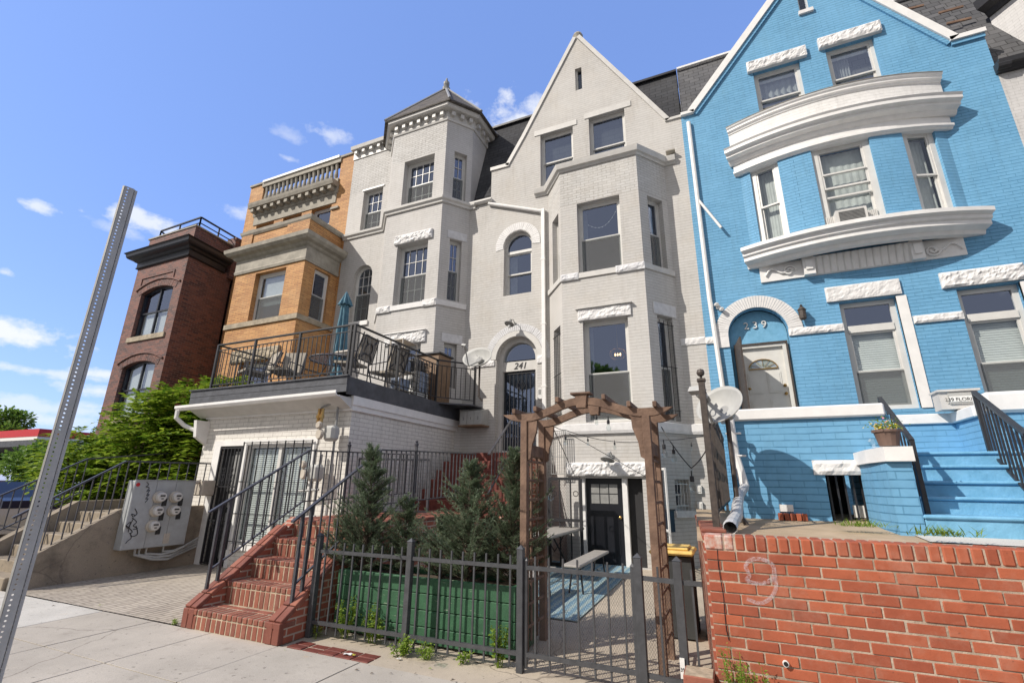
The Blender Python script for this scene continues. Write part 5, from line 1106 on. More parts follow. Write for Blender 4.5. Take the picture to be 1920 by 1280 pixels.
# flower pot
pp_ = at(1668, 836, Y=5.45); pt = thing('flower_pot', 'brown pot with yellow and pink flowers on the white pier cap', 'flower pot', pp_)
m = MB(); m.lathe(pp_+Vector((0, 0, .0)), [(.075, 0), (.10, .12), (.115, .125), (.115, .145), (.1, .145)], 14); m.build('pot', 'pot', pt)
rg = random.Random(3)
m1, m2, m3 = MB(), MB(), MB()
for i in range(260):
    p = pp_+Vector((rg.gauss(0, .055), rg.gauss(0, .05), .15+abs(rg.gauss(0, .045)))); s_ = .014; a = Vector((rg.uniform(-1, 1), rg.uniform(-1, 1), rg.uniform(-.4, 1))).normalized(); b = a.orthogonal().normalized(); (m1 if i < 180 else (m2 if i < 235 else m3)).add([p, p+a*s_+b*s_*.5, p+a*2*s_, p+a*s_-b*s_*.5], [(0, 1, 2, 3)])
m1.build('leaves', 'leaf', pt); m2.build('yellow_flowers', 'flowery', pt); m3.build('pink_flowers', 'flowerp', pt)
# mailbox 239
A = at(1760, 770, Y=7.5); B = at(1833, 768, Y=7.5); zt_ = at(1760, 738, Y=7.5).z; mbx = thing('mailbox', 'cream mailbox lettered 239 FLORIDA on the white cap behind the blue steps', 'mailbox', A)
m = MB(); m.box(A.x, B.x, 7.38, 7.6, A.z, zt_); m.build('box', 'trimcream', mbx); m = MB(); m.box(A.x-.02, B.x+.02, 7.35, 7.62, zt_, zt_+.025); m.build('lid', 'trimcream', mbx); m = MB(); m.box(A.x+.08, B.x-.02, 7.36, 7.379, A.z+.06, zt_-.02); m.build('face_plate', 'dishgrey', mbx)
m = MB(); m.box(A.x+.085, B.x-.03, 7.352, 7.359, zt_-.13, zt_-.06); m.build('label_strip', 'litterw', mbx); text('mailbox_lettering', '239 FLORIDA', 'lettering', mbx, ((A.x+B.x)/2+.02, 7.350, zt_-.12), (1, 0, 0), (0, 0, 1), .058, .001)
# candle holder by pot
p = at(1640, 838, Y=5.6); m = MB(); m.lathe(p, [(.03, 0), (.045, .05), (.03, .08)], 8); o = m.build('glass_jar', 'bulb'); tag(o, 'small glass jar on the white cap left of the flower pot', 'jar')
# ================================================================ GREY HOUSE (right edge)
h = GR = house('brick_house', 'light grey painted brick house cut off by the right edge of the photo', (8, FY, 0))
GW = Wall((5.75, FY), (12, FY)); m = MB(); wallface(m, GW, [(0, 0), (GW.L, 0), (GW.L, 9.6), (0, 9.6)], [(1.0, 3.2, 2.2, 5.2), (.9, 7.0, 1.8, 8.8)], .15); m.build('facade_wall', 'grey', h)
gz = at(1880, 118, Y=FY-.2).z
m = MB(); m.sweep([(5.72, FY, gz-.1), (12, FY, gz-.1)], [(-.02, 0), (.1, 0), (.16, .08), (.2, .1), (.22, .2), (.0, .22), (-.02, .22)]); m.lathe((5.7, FY-.12, gz), [(.09, 0), (.09, .2)], 10, axis=(1, 0, 0)); m.build('gutter', 'black', h, fix=True)
m = MB(); m.prism([(5.76, 10.9, gz+.1), (5.76, 11.95, 13.0), (5.76, 12.5, 13.0), (5.76, 12.5, gz+.1)], (6.2, 0, 0)); m.build('mansard_roof', 'slate', h)
TWp = [(6.25, 11.4), (6.7, 10.75), (9.0, 10.75), (9.5, 11.4)]
dz0 = gz+.25; m = MB()
for i in range(3): w = Wall(TWp[i], TWp[i+1]); wallface(m, w, [(0, dz0), (w.L, dz0), (w.L, 11.55), (0, 11.55)], [])
m.build('dormer_wall', 'grey', h); m = MB(); m.sweep([(x, y, 11.5) for x, y in TWp], [(-.1, 0), (.05, 0), (.1, .1), (.3, .14), (.34, .34), (-.1, .36)]); m.build('dormer_cornice', 'black', h, fix=True)
core(h, 5.76, 12, FY+.15, 12.0, 9.6, 'grey'); window(h, GW, (1.0, 3.2, 2.2, 5.2)); window(h, GW, (.9, 7.0, 1.8, 8.8))
m = MB(); m.box(5.76, 12, 12.5, 19, 12.8, 13); m.build('roof', 'slate', h)
# ================================================================ GARAGE WITH DECK
GYF = 6.9; GX0, GX1 = -10.4, -6.35
h = gar = thing('garage', 'white painted brick garage with barred door and window under the roof deck', 'garage', (-8.4, GYF, 0))
GF = Wall((GX0, GYF), (GX1, GYF)); GS = Wall((GX1, GYF), (GX1, FY)); GLw = Wall((GX0, FY), (GX0, GYF))
gdo = (.62, 0.02, 1.32, 2.31); gwi = (1.42, .45, 3.2, 2.33)
m = MB(); wallface(m, GF, [(0, -.05), (GF.L, -.05), (GF.L, 2.93), (0, 2.93)], [gdo, gwi], .12); wallface(m, GS, [(0, -.05), (GS.L, -.05), (GS.L, 2.93), (0, 2.93)], []); wallface(m, GLw, [(0, -.05), (GLw.L, -.05), (GLw.L, 2.93), (0, 2.93)], [])
m.build('wall', 'block', h)
m = MB(); m.box(GX0+.2, GX1-.2, 8.6, 8.7, 0, 2.9); m.build('dark_backing', 'dark', h); m = MB(); m.box(GX0+.1, GX1-.1, GYF+.05, FY-.02, -.03, .0); m.build('floor', 'oldconc', h)
m = MB(); wrect(m, GF, gdo[0]-.2, 0, gdo[0], 2.42, -.02, .03); wrect(m, GF, gdo[0], 2.31, gwi[2]+.12, 2.42, -.02, .03); wrect(m, GF, gdo[2], 0, gwi[0], 2.31, -.02, .028); wrect(m, GF, gwi[0], gwi[1]-.1, gwi[2]+.1, gwi[1], -.02, .04); wrect(m, GF, gwi[2], gwi[1], gwi[2]+.1, 2.31, -.02, .03); m.build('trim', 'trim', h)
# door + grille
m = MB(); wrect(m, GF, gdo[0], gdo[1], gdo[2], gdo[3], -.12, -.09); d_ = m.build('door', 'dark', h)
m = MB()
for z0_, z1_ in ((.15, 1.0), (1.1, 2.2)): wrect(m, GF, gdo[0]+.36, z0_, gdo[2]-.05, z1_, -.089, -.08)
m.build('door_panel', 'greymetal', d_)
m = MB()
for i in range(7): u = gdo[0]+.03+(.64)*i/6; m.bar(GF.pt(u, .05, .02), GF.pt(u, 2.28, .02), .016 if 0 < i < 6 else .035)
for z in (.07, .85, 1.5, 2.27): m.bar(GF.pt(gdo[0]+.02, z, .02), GF.pt(gdo[2]-.02, z, .02), .025)
for cu in (gdo[0]+.24, gdo[0]+.46):
    for cz in (1.75, .7):
        for sg in (-1, 1):
            for dz_ in (-.16, -.05, .07): m.tube([GF.pt(cu+sg*(.012+.04*(1-math.cos(a))*.6), cz+dz_+.05*math.sin(a), .035) for a in [math.pi*2*q/9 for q in range(9)]], .007, 5)
        m.tube([GF.pt(cu, cz-.25, .03), GF.pt(cu, cz+.22, .03)], [.012, .004], 5)
m.build('security_grille', 'black', d_)
# big window
m = MB(); ringframe(m, GF, loop(gwi), .07, -.1, -.03); cu = (gwi[0]+gwi[2])/2; wrect(m, GF, cu-.04, gwi[1]+.05, cu+.04, gwi[3]-.05, -.09, -.035); wn_ = m.build('window', 'frame', h)
for a, b in ((gwi[0]+.07, cu-.04), (cu+.04, gwi[2]-.07)):
    m = MB(); wrect(m, GF, a, gwi[1]+.06, b, gwi[3]-.06, -.08, -.075); m.build('pane', 'glass_lo', wn_)
    m = MB()
    for i in range(44): z = gwi[3]-.1-i*.04; m.obox(GF.pt(a+.01, z-.034, -.13), GF.t*(b-a-.02), GF.n*.016+Vector((0, 0, .012)), (0, 0, .028))
    m.build('blind', 'blind', wn_)
m = MB()
for i in range(9): u = gwi[0]-.04+(gwi[2]-gwi[0]+.08)*i/8; m.bar(GF.pt(u, gwi[1]-.1, .07), GF.pt(u, 2.38, .07), .018)
for z in (gwi[1]+.05, 1.0, 1.6, 2.36): m.bar(GF.pt(gwi[0]-.05, z, .07), GF.pt(gwi[2]+.05, z, .07), .03, .012)
for z in (1.0, 1.6): 
    for u in (gwi[0], gwi[2]): m.bar(GF.pt(u, z, .0), GF.pt(u, z, .07), .02)
m.build('security_bars', 'black', wn_)
# upper band, soffit, gutter, fascia
m = MB(); m.box(GX0-.02, GX1+.04, GYF-.04, FY-.01, 2.90, 3.16); m.box(GX1, GX1+.065, GYF-.05, FY-.01, 3.0, 3.17); m.build('band', 'trim', h)
m = MB(); m.prism([(GX0-.2, GYF-.03, 2.92), (GX0-.2, 6.52, 3.10), (GX0-.2, 6.52, 3.13), (GX0-.2, GYF-.03, 3.12)], (GX1-GX0+.22, 0, 0)); m.build('soffit', 'trimcream', h)
m = MB(); m.sweep([(GX0-.45, 6.52, 3.05), (GX1+.03, 6.52, 3.10)], [(0, 0), (.07, 0), (.11, .05), (.11, .1), (.095, .1), (.09, .055), (.06, .02), (0, .02)]); m.build('gutter', 'trim', h, fix=True)
m = MB(); m.tube([(GX0-.38, 6.45, 3.05), (GX0-.38, 6.45, 2.9), (GX0-.3, 6.6, 2.75), (GX0-.02, 6.75, 2.62), (GX0+.06, 6.78, 2.6)], .045, 8); m.build('downspout', 'trim', h)
m = MB(); m.prism([(GX0+.0, 6.9, 2.35), (GX0+.0, 6.65, 2.5), (GX0+.0, 6.6, 2.85), (GX0+.0, 6.9, 2.85)], (.09, 0, 0)); m.build('eave_bracket', 'trim', h)
m = MB(); DX0, DX1, DY0 = -10.72, -6.28, 6.62
zf0, zf1 = 3.17, 3.5
m.box(DX0, DX1, DY0, DY0+.04, zf0+.04, zf0+.18); m.box(DX0, DX1-.001, DY0-.006, DY0+.04, zf0+.185, zf1); m.box(DX1-.04, DX1, DY0+.045, FY-.02, zf0, zf1); m.box(DX0, DX0+.04, DY0+.045, FY-.02, zf0, zf1)
m.build('fascia', 'deckgrey', h)
m = MB()
for i in range(28): y = DY0+.05+i*.148; m.bbox(DX0+.01, DX1-.045, y, y+.14, zf1-.05, zf1-.005, .004)
m.box(DX0-.02, DX1+.03, DY0-.04, DY0+.045, zf1-.004, zf1+.02); m.build('deck_boards', 'deckgrey', h)
m = MB(); m.prism([(DX1, 9.7, zf1-.035), (-5.62, 10.35, zf1-.035), (-5.62, FY-.02, zf1-.035), (DX1, FY-.02, zf1-.035)], (0, 0, .035)); m.build('deck_landing', 'deckgrey', h)
# ---- deck railing
def railing(name, label, segs, hgt, sp=.115, mat='black', bot=.1, top=.03, post=.045, posts=(), cap=.05, gap=.13, group=None, sub=True, zoff=0):
    t = thing(name, label, 'railing', segs[0][0], group)
    for (a, b) in segs:
        a, b = Vector(a), Vector(b); L = (b-a).length; m = MB(); up_ = Vector((0, 0, 1))
        m.bar(a+up_*hgt, b+up_*hgt, cap, .03)
        if sub: m.bar(a+up_*(hgt-gap), b+up_*(hgt-gap), .022, .016)
        m.bar(a+up_*bot, b+up_*bot, .025, .02); n = max(2, int(L/sp))
        for i in range(1, n): p = a.lerp(b, i/n); m.bar(p+up_*bot, p+up_*(hgt-(gap if sub else .0)), .013)
        m.build('rail_panel', mat, t)
    for p in posts: m = MB(); p = Vector(p); m.bar(p, p+Vector((0, 0, hgt+.005)), post); m.build('post', mat, t)
    return t
zt = zf1+.02; ry_ = DY0+.1; rx_ = GX1+.03
railing('deck_railing', 'black metal railing round the roof deck above the garage', [((-10.25, ry_, zt), (-9.05, ry_, zt)), ((-9.05, ry_, zt), (-7.75, ry_, zt)), ((-7.75, ry_, zt), (rx_, ry_, zt)), ((rx_, ry_, zt), (rx_, 8.1, zt)), ((rx_, 8.1, zt), (rx_, 9.65, zt)), ((rx_, 9.65, zt), (-5.65, 10.38, zt-.02)), ((-10.25, ry_, zt), (-10.25, 8.3, zt)), ((-10.25, 8.3, zt), (-10.25, 10.5, zt))],
        1.02, posts=[(-10.25, ry_, zt), (-9.05, ry_, zt), (-7.75, ry_, zt), (rx_, ry_, zt), (rx_-.09, ry_, zt), (rx_, 8.1, zt), (rx_, 9.65, zt), (-5.65, 10.38, zt-.02)])
# ---- things on the deck
U = at(645, 590, Y=8.6); um = thing('umbrella', 'closed teal patio umbrella standing on the roof deck', 'umbrella', (U.x, 8.6, zf1)); ux = U.x; zt_ = at(650, 548, Y=8.6).z
m = MB(); m.tube([(ux, 8.6, zf1), (ux, 8.6, zt_)], .022, 8); m.build('pole', 'greymetal', um); m = MB(); m.lathe((ux, 8.6, zf1), [(.24, 0), (.24, .05), (.05, .09), (.04, .25)], 16); m.build('base', 'black', um)
def folded(prof, n=40, amp=.22):
    m = MB(); k = 0
    for (r, z, a_) in prof:
        for j in range(n): th = 2*math.pi*j/n; rr_ = r*(1+a_*math.cos(th*8+z*1.2)+.08*math.sin(th*3+z*5)); m.v.append(Vector((ux+rr_*math.cos(th), 8.6+rr_*math.sin(th), z)))
    for i in range(len(prof)-1):
        for j in range(n): m.f.append((i*n+j, i*n+(j+1) % n, (i+1)*n+(j+1) % n, (i+1)*n+j))
    return m
H_ = zt_-zf1
folded([(.16, zf1+.30, .35), (.17, zf1+.4, .35), (.12, zf1+.62, .3), (.07, zf1+.8, .15), (.125, zf1+1.0, .3), (.13, zf1+1.3, .3), (.11, zf1+1.7, .28), (.085, zt_-.35, .2), (.05, zt_-.12, .1)]).build('canopy', 'teal', um)
folded([(.15, zt_-.36, .3), (.12, zt_-.26, .25), (.07, zt_-.12, .15), (.035, zt_-.03, .05), (.004, zt_+.03, 0)]).build('vent', 'teal', um)
def patio_chair(label, x, y, rz, group='patio chairs on the deck'):
    t = thing('patio_chair', label, 'chair', (x, y, zf1), group); c, s = math.cos(rz), math.sin(rz)
    def P(a, b, z): return Vector((x+a*c-b*s, y+a*s+b*c, zf1+z))
    m = MB(); m.prism([P(-.25, -.25, .40), P(.25, -.25, .40), P(.25, .25, .44), P(-.25, .25, .44)], (0, 0, .05)); m.build('seat', 'tan', t)
    m = MB(); q = [P(-.24, -.30, .5), P(.24, -.30, .5), P(.24, -.42, 1.0), P(-.24, -.42, 1.0)]; n_ = (q[1]-q[0]).cross(q[3]-q[0]).normalized(); m.prism(q, n_*.04); m.build('backrest', 'tan', t)
    m = MB(); cc = (q[0]+q[2])/2+n_*.06; e1 = (q[1]-q[0]).normalized(); e2 = (q[3]-q[0]).normalized()
    m.tube([cc+e1*.12*math.cos(a)+e2*.12*math.sin(a) for a in [math.pi*2*i/16 for i in range(17)]], .012, 6)
    for a in (.8, 2.34, 3.94, 5.48): m.tube([cc+e1*.12*math.cos(a)+e2*.12*math.sin(a), cc+e1*.30*math.cos(a)+e2*.30*math.sin(a)], .012, 6)
    for i in range(4): m.tube([q[i]+n_*.06, q[(i+1) % 4]+n_*.06], .014, 6)
    m.build('back_frame', 'iron', t)
    for sx in (-1, 1):
        m = MB(); m.tube([P(.27*sx, .26, 0), P(.27*sx, .24, .62), P(.27*sx, -.3, .64)], .014, 6); m.build('leg', 'iron', t)
        m = MB(); m.tube([P(.25*sx, -.40, 0), P(.25*sx, -.28, .42), P(.25*sx, -.30, .6), P(.25*sx, -.44, 1.04)], .014, 6); m.build('leg', 'iron', t)
    return t
pc1 = at(705, 665, X=-6.85); patio_chair('ring-backed sling chair on the deck, nearest the front corner post', -6.95, 7.35, R(90+8)); patio_chair('ring-backed sling chair on the deck beside the metal shelf rack', -6.85, 8.35, R(90-6))
patio_chair('sling chair at the left front of the deck, before the orange bay', -9.6, 7.2, R(160)); patio_chair('sling chair with a cushion near the middle of the front deck rail', -8.85, 7.35, R(200))
tb = thing('patio_table', 'round glass patio table on the deck in front of the orange bay', 'table', (-7.75, 7.7, zf1)); m = MB(); m.lathe((-7.75, 7.7, zf1+.68), [(.5, 0), (.52, .02), (.5, .035)], 24); m.build('tabletop', 'glass', tb); m = MB(); m.tube([(-7.75+.51*math.cos(a), 7.7+.51*math.sin(a), zf1+.69) for a in [math.pi*2*i/24 for i in range(25)]], .018, 6); m.build('rim', 'iron', tb)
for a in (.5, 2.07, 3.6, 5.2): m = MB(); m.tube([(-7.75+.12*math.cos(a), 7.7+.12*math.sin(a), zf1+.67), (-7.75+.42*math.cos(a), 7.7+.42*math.sin(a), zf1)], .015, 6); m.build('leg', 'iron', tb)
o_ = MB(); o_.bbox(-7.6, -7.1, 7.5, 8.0, zf1+.72, zf1+.84, .04); o = o_.build('seat_cushion', 'cushion'); tag(o, 'beige seat cushion lying on the round deck table', 'cushion')
# shelf rack
def box_frame(m, x0, x1, y0, y1, z0, z1, r=.02):
    for x in (x0, x1):
        for y in (y0, y1): m.tube([(x, y, z0), (x, y, z1)], r, 6)
sr = thing('shelf_rack', 'cream and green metal shelf rack standing on the deck', 'shelf', (-6.9, 9.0, zf1)); m = MB(); box_frame(m, -7.0, -6.65, 8.65, 9.2, zf1, zf1+1.35, .018); m.build('frame', 'cushion', sr)
for z in (.15, .6, 1.05, 1.33): m = MB(); m.box(-7.0, -6.65, 8.65, 9.2, zf1+z, zf1+z+.02); m.build('shelf', 'cushion', sr)
m = MB(); 
for z in (.3, .75): m.bbox(-6.95, -6.7, 8.7, 9.1, zf1+z-.12, zf1+z+.14, .02)
o = m.build('stored_boxes', 'cloth'); tag(o, 'pale blue boxes sitting on the metal shelf rack on the deck', 'boxes')
gr_ = thing('grill', 'dark lidded grill on a white cart on the deck', 'grill', (-6.9, 9.6, zf1)); m = MB(); m.bbox(-7.15, -6.6, 9.28, 9.75, zf1+.05, zf1+.72, .02); m.build('cart', 'whitemetal', gr_)
m = MB(); m.lathe((-6.87, 9.5, zf1+.74), [(.27, 0), (.28, .12), (.22, .26), (.1, .33), (.01, .34)], 18); m.build('lid', 'black', gr_); m = MB(); m.tube([(-6.6, 9.38, zf1+.9), (-6.52, 9.5, zf1+.93), (-6.6, 9.62, zf1+.9)], .012, 6); m.build('handle', 'iron', gr_)
m = MB(); k = 0
for i in range(9):
    m.v += [Vector((-6.575+.012*math.sin(i*1.7), 9.3+.04*i, zf1+.22)), Vector((-6.57+.006*math.sin(i*1.7), 9.3+.04*i, zf1+.70))]
m.f = [(2*i, 2*i+2, 2*i+3, 2*i+1) for i in range(8)]; o = m.build('towel', 'cloth'); tag(o, 'blue towel hanging on the white cart of the deck grill', 'towel')
wc = thing('wooden_cabinet', 'light brown wooden cabinet on the deck beside the white satellite dish', 'cabinet', (-6.6, 10.2, zf1)); m = MB(); m.bbox(-7.2, -6.45, 9.9, 10.5, zf1+.05, zf1+1.28, .01); m.build('body', 'wood2', wc); m = MB(); m.bbox(-7.25, -6.4, 9.85, 10.55, zf1+1.28, zf1+1.33, .01); m.build('top', 'iron', wc)
wr = thing('wire_cart', 'black wire cart against the deck railing near its right end', 'cart', (-6.5, 9.0, zf1)); m = MB(); box_frame(m, -6.58, -6.42, 9.0, 9.6, zf1, zf1+.95, .012)
for z in (.1, .25, .4, .55, .7, .85, .94): 
    for y in (9.0, 9.6): m.bar((-6.58, y, zf1+z), (-6.42, y, zf1+z), .01)
    for x in (-6.58, -6.42): m.bar((x, 9.0, zf1+z), (x, 9.6, zf1+z), .012)
m.build('wire_frame', 'black', wr)
# white-house satellite dish
def sat_dish(label, c, facing, rw, rh, base, mat='dishgrey', arm=True, tilt=0, logo=False):
    c = Vector(c); f = Vector(facing).normalized(); t = thing('satellite_dish', label, 'satellite dish', base)
    u = Vector((0, 0, 1)); a = f.cross(u).normalized(); b = a.cross(f).normalized(); a, b = a*math.cos(tilt)+b*math.sin(tilt), b*math.cos(tilt)-a*math.sin(tilt)
    m = MB(); n, rn = 36, 8
    for side in (0, 1):
        for i in range(rn+1):
            for j in range(n): th = 2*math.pi*j/n; q = i/rn; m.v.append(c+a*rw*q*math.cos(th)+b*rh*q*math.sin(th)+f*(.12*rw/.3*(q*q-1)+(-.012 if side else 0)))
    for i in range(rn):
        for j in range(n):
            jj = (j+1) % n; A = i*n+j; B = i*n+jj; D = (i+1)*n+j; E_ = (i+1)*n+jj; o2 = (rn+1)*n
            m.f.append((A, D, E_, B)); m.f.append((A+o2, B+o2, E_+o2, D+o2))
    for j in range(n): jj = (j+1) % n; A = rn*n+j; B = rn*n+jj; m.f.append((A, A+(rn+1)*n, B+(rn+1)*n, B))
    m.build('reflector', mat, t, smooth=True)
    bk = c-f*.15; m = MB(); m.lathe(bk, [(.05, -.08), (.09, .03), (.09, .05)], 10, axis=f); m.build('mount', 'greymetal', t)
    m = MB(); e = c-b*rh*.75+f*(rh*1.3)+b*rh*.75*.55; m.tube([c-b*rh*.98-f*.02, e], .016, 6); m.tube([bk, c-b*rh*.98-f*.03], .02, 6); m.build('arm', 'greymetal', t)
    m = MB(); m.lathe(e, [(.03, -.02), (.045, .0), (.045, .09), (.03, .1)], 8, axis=-f); m.obox(e-a*.08-b*.03, a*.16, b*.06, f*.07); m.build('receiver', 'dishgrey', t)
    m = MB(); m.tube([bk, Vector((bk.x, bk.y, base[2]+.1)) if abs(bk.x-base[0]) < .3 else bk+Vector((0, 0, -.3)), Vector(base)], .024, 8); m.build('mast', 'rust', t)
    if logo: 
        m = MB()
        for k in range(3): m.tube([c+a*(.06+.05*k)+b*(.04+.05*math.sin(q))+f*(-.085+.02*k) for q in (0, 1, 2, 3)], .008, 5)
        m.build('emblem', 'trim', t)
    return t
pD = at(894, 668, Y=9.75); sat_dish('pale grey satellite dish on a mast at the right end of the deck railing', pD, (-.15, -.80, .55), .50, .32, (pD.x+.10, 9.9, zf1), logo=True, tilt=.42)
# mailboxes bank
A = at(870, 768, Y=10.3); mbk = thing('mailbox_bank', 'bank of three grey letter boxes under the deck end beside the arched cream door', 'letter boxes', (-5.9, 10.6, 2.95))
for k in range(3):
    x = -6.05+k*.2; yb = 10.4; m = MB(); m.prism([(x, 10.79, 3.02), (x, yb, 3.02), (x, yb, 3.36), (x, 10.79, 3.44)], (.19, 0, 0)); bx_ = m.build('letter_box', 'dishgrey', mbk); text('box_number', '213'[k], 'lettering', bx_, (x+.1, yb-.003, 3.14), (1, 0, 0), (0, 0, 1), .1, .001)
m = MB(); m.box(-6.09, -5.42, 10.38, 10.79, 2.98, 3.015); m.build('shelf', 'wood2', mbk)
# ================================================================ METERS
def meter_on(par, c, n_, up_, r):
    m = MB(); m.lathe(c, [(r*1.25, 0), (r*1.25, .035), (r*1.05, .05), (r*1.05, .07)], 20, axis=n_); o1 = m.build('meter', 'cushion', par); m = MB(); m.lathe(c+n_*.07, [(r, 0), (r*.95, .05), (r*.8, .06)], 20, axis=n_); o2 = m.build('meter_dome', 'trimcream', o1)
    t_ = up_.cross(n_).normalized(); m = MB(); m.obox(c+n_*.132-t_*r*.5+up_*r*.1, t_*r, up_*r*.3, n_*.004); m.obox(c+n_*.132-t_*r*.25-up_*r*.45, t_*r*.5, up_*r*.2, n_*.004); m.build('meter_dial', 'lettering', o1)
MX = -9.72; c0 = (MX, 5.35, .45)
mc = thing('electric_meter_cabinet', 'grey five-meter electric cabinet with black graffiti on the concrete stair wall', 'meter cabinet', (MX, 5.9, .45))
m = MB(); m.bbox(-9.93, MX, 5.36, 6.46, .44, 1.60, .01); m.build('cabinet', 'metergrey', mc)
m = MB(); m.box(MX, MX+.006, 5.73, 5.736, .45, 1.59); m.box(MX, MX+.005, 6.08, 6.085, .6, 1.59); m.box(MX, MX+.02, 5.35, 6.47, 1.60, 1.615); m.build('seams', 'greymetal', mc)
for (px, py) in ((297, 931), (327, 931), (291, 957), (323, 956), (284, 985)):
    p = at(px, py, X=MX); meter_on(mc, p, Vector((1, 0, 0)), Vector((0, 0, 1)), .085)
for (px, py) in ((307, 940), (337, 940), (301, 967), (333, 965), (295, 993)): p = at(px, py, X=MX); m = MB(); m.box(MX+.001, MX+.012, p.y-.03, p.y+.05, p.z-.075, p.z+.06); m.build('black_tag', 'lettering', mc)
def scribble(pts, X, r, mat, par, name):
    m = MB(); ps = [at(px, py, X=X) for px, py in pts]; sm = []
    for i in range(len(ps)-1):
        p0, p1, p2, p3 = ps[max(0, i-1)], ps[i], ps[i+1], ps[min(len(ps)-1, i+2)]
        for k in range(5): t = k/5; sm.append(.5*((2*p1)+(p2-p0)*t+(2*p0-5*p1+4*p2-p3)*t*t+(3*p1-p0-3*p2+p3)*t**3))
    m.tube(sm, r, 5); return m.build(name, mat, par)
for pts in ([(253, 953), (257, 962), (250, 968), (247, 963), (255, 966)], [(238, 983), (245, 978), (240, 990), (236, 984), (248, 996), (241, 1000)], [(248, 970), (256, 978), (250, 985), (258, 990), (248, 992)], [(255, 985), (258, 1000), (248, 1005), (244, 998), (246, 1008), (240, 1013), (235, 1019)], [(250, 972), (243, 986), (240, 999)]):
    scribble(pts, MX+.006, .006, 'lettering', mc, 'graffiti')
scribble([(275, 903), (279, 908), (274, 912), (280, 914), (275, 921), (281, 918), (275, 928), (280, 926), (273, 935), (278, 934), (271, 943)], MX+.006, .005, 'lettering', mc, 'graffiti')
m = MB(); p = at(259, 908, X=MX); m.lathe(p+Vector((.002, 0, 0)), [(.035, 0), (.03, .004)], 12, axis=(1, 0, 0)); m.build('heart_sticker', 'red', mc)
m = MB(); p = at(311, 1009, X=MX); m.box(MX+.001, MX+.004, p.y-.05, p.y+.06, p.z-.085, p.z+.09); m.build('paper_label', 'cushion', mc)
m = MB()
for k, (pa, pb) in enumerate((((254, 1028), (353, 1026)), ((262, 1028), (354, 1020)), ((275, 1026), (353, 1017)), ((307, 1022), (352, 1010)))):
    a = at(*pa, X=MX-.1); b = Vector((-9.95, 6.88, .36+.05*k)); mid = a.lerp(b, .45)+Vector((.12, 0, -.20+.04*k)); m.tube([a+Vector((0, 0, .05)), a-Vector((0, 0, .10)), a.lerp(mid, .55)-Vector((0, 0, .08)), mid, mid.lerp(b, .5)-Vector((0, 0, .0)), b], .022, 7)
m.build('conduit', 'dishgrey', mc)
jb = thing('junction_box', 'two beige junction boxes on the garage corner right of the meter cabinet', 'junction box', (-10.1, 6.8, 1.35)); m = MB(); m.bbox(-9.98, -9.72, 6.6, 6.88, 1.32, 1.62, .02); m.build('box', 'cushion', jb); m = MB(); m.tube([(-9.85, 6.5, 1.38), (-9.83, 6.46, 1.55), (-9.85, 6.62, 1.6)], .04, 8); m.build('elbow', 'cushion', jb)
# gas meters at garage corner
gm = thing('gas_meters', 'pair of beige gas meters with pipes on the front corner of the garage', 'gas meter', (-6.9, 6.8, .9))
for (px, py, s_) in ((620, 812, 1.), (590, 886, 1.05)):
    p = at(px, py, Y=6.68); m = MB(); m.bbox(p.x-.13*s_, p.x+.13*s_, 6.6, 6.8, p.z-.14*s_, p.z+.14*s_, .05); b_ = m.build('meter_body', 'dishgrey', gm)
    m = MB(); m.lathe((p.x-.15, 6.6, p.z-.02), [(.09, 0), (.1, .03), (.08, .06)], 14, axis=(-.2, -1, 0)); m.lathe((p.x-.16, 6.58, p.z+.14), [(.06, 0), (.07, .05), (.05, .08)], 12, axis=(0, -1, 0)); m.build('regulator', 'cushion', b_)
m = MB(); A = at(607, 765, Y=6.75); B = at(634, 760, Y=6.8); m.tube([(A.x, 6.7, A.z-.25), (A.x, 6.7, A.z), (B.x, 6.72, B.z+.06), (B.x, 6.8, B.z), (B.x+.02, 6.82, .3)], .022, 7); m.tube([(A.x-.04, 6.72, 2.2), (A.x-.05, 6.72, 1.1), (A.x-.1, 6.72, .7)], .028, 7); m.tube([(A.x+.1, 6.74, 2.1), (A.x+.05, 6.74, .4)], .028, 7)
for z in (.62, 1.0, 1.45): m.tube([(A.x-.3, 6.7, z), (A.x+.15, 6.72, z+.03)], .022, 7)
m.build('pipes', 'greymetal', gm)
m = MB()
for dx in (-.03, .05): m.tube([(A.x+dx, 6.68, A.z-.28), (A.x+dx+.01, 6.68, A.z-.02)], .03, 8); m.lathe((A.x+dx, 6.68, A.z-.2), [(.045, 0), (.045, .06)], 8)
m.build('valves', 'brass', gm)
# ================================================================ LEFT CONCRETE STAIRS
cs = thing('concrete_stairs', 'old concrete stairs with sloping cheek wall left of the driveway', 'stairs', (-11, 4.3, 0))
pA, pB, pC = at(60, 1040, X=-9.95), at(150, 990, X=-9.95), at(222, 955, X=-9.95)
m = MB(); m.prism([(-10.12, 4.15, -.05), (-10.12, 4.15, .36), (-10.12, 4.35, .5), (-10.12, 5.35, 1.11), (-10.12, 8.6, 1.14), (-10.12, 8.6, -.05)], (.18, 0, 0)); m.build('cheek_wall', 'oldconc', cs)
for i in range(6): m = MB(); m.bbox(-11.6, -10.13, 4.1+i*.28, 4.1+i*.28+.6, -.1, .17*(i+1), .012); m.build('step', 'oldconc', cs)
m = MB(); m.prism([(-11.85, 4.1, -.05), (-11.85, 4.1, .3), (-11.85, 5.5, 1.2), (-11.85, 8.6, 1.25), (-11.85, 8.6, -.05)], (.2, 0, 0)); m.build('far_cheek_wall', 'oldconc', cs)
m = MB(); m.box(-11.64, -10.12, 5.7, 8.6, .8, 1.03); m.build('landing', 'oldconc', cs)
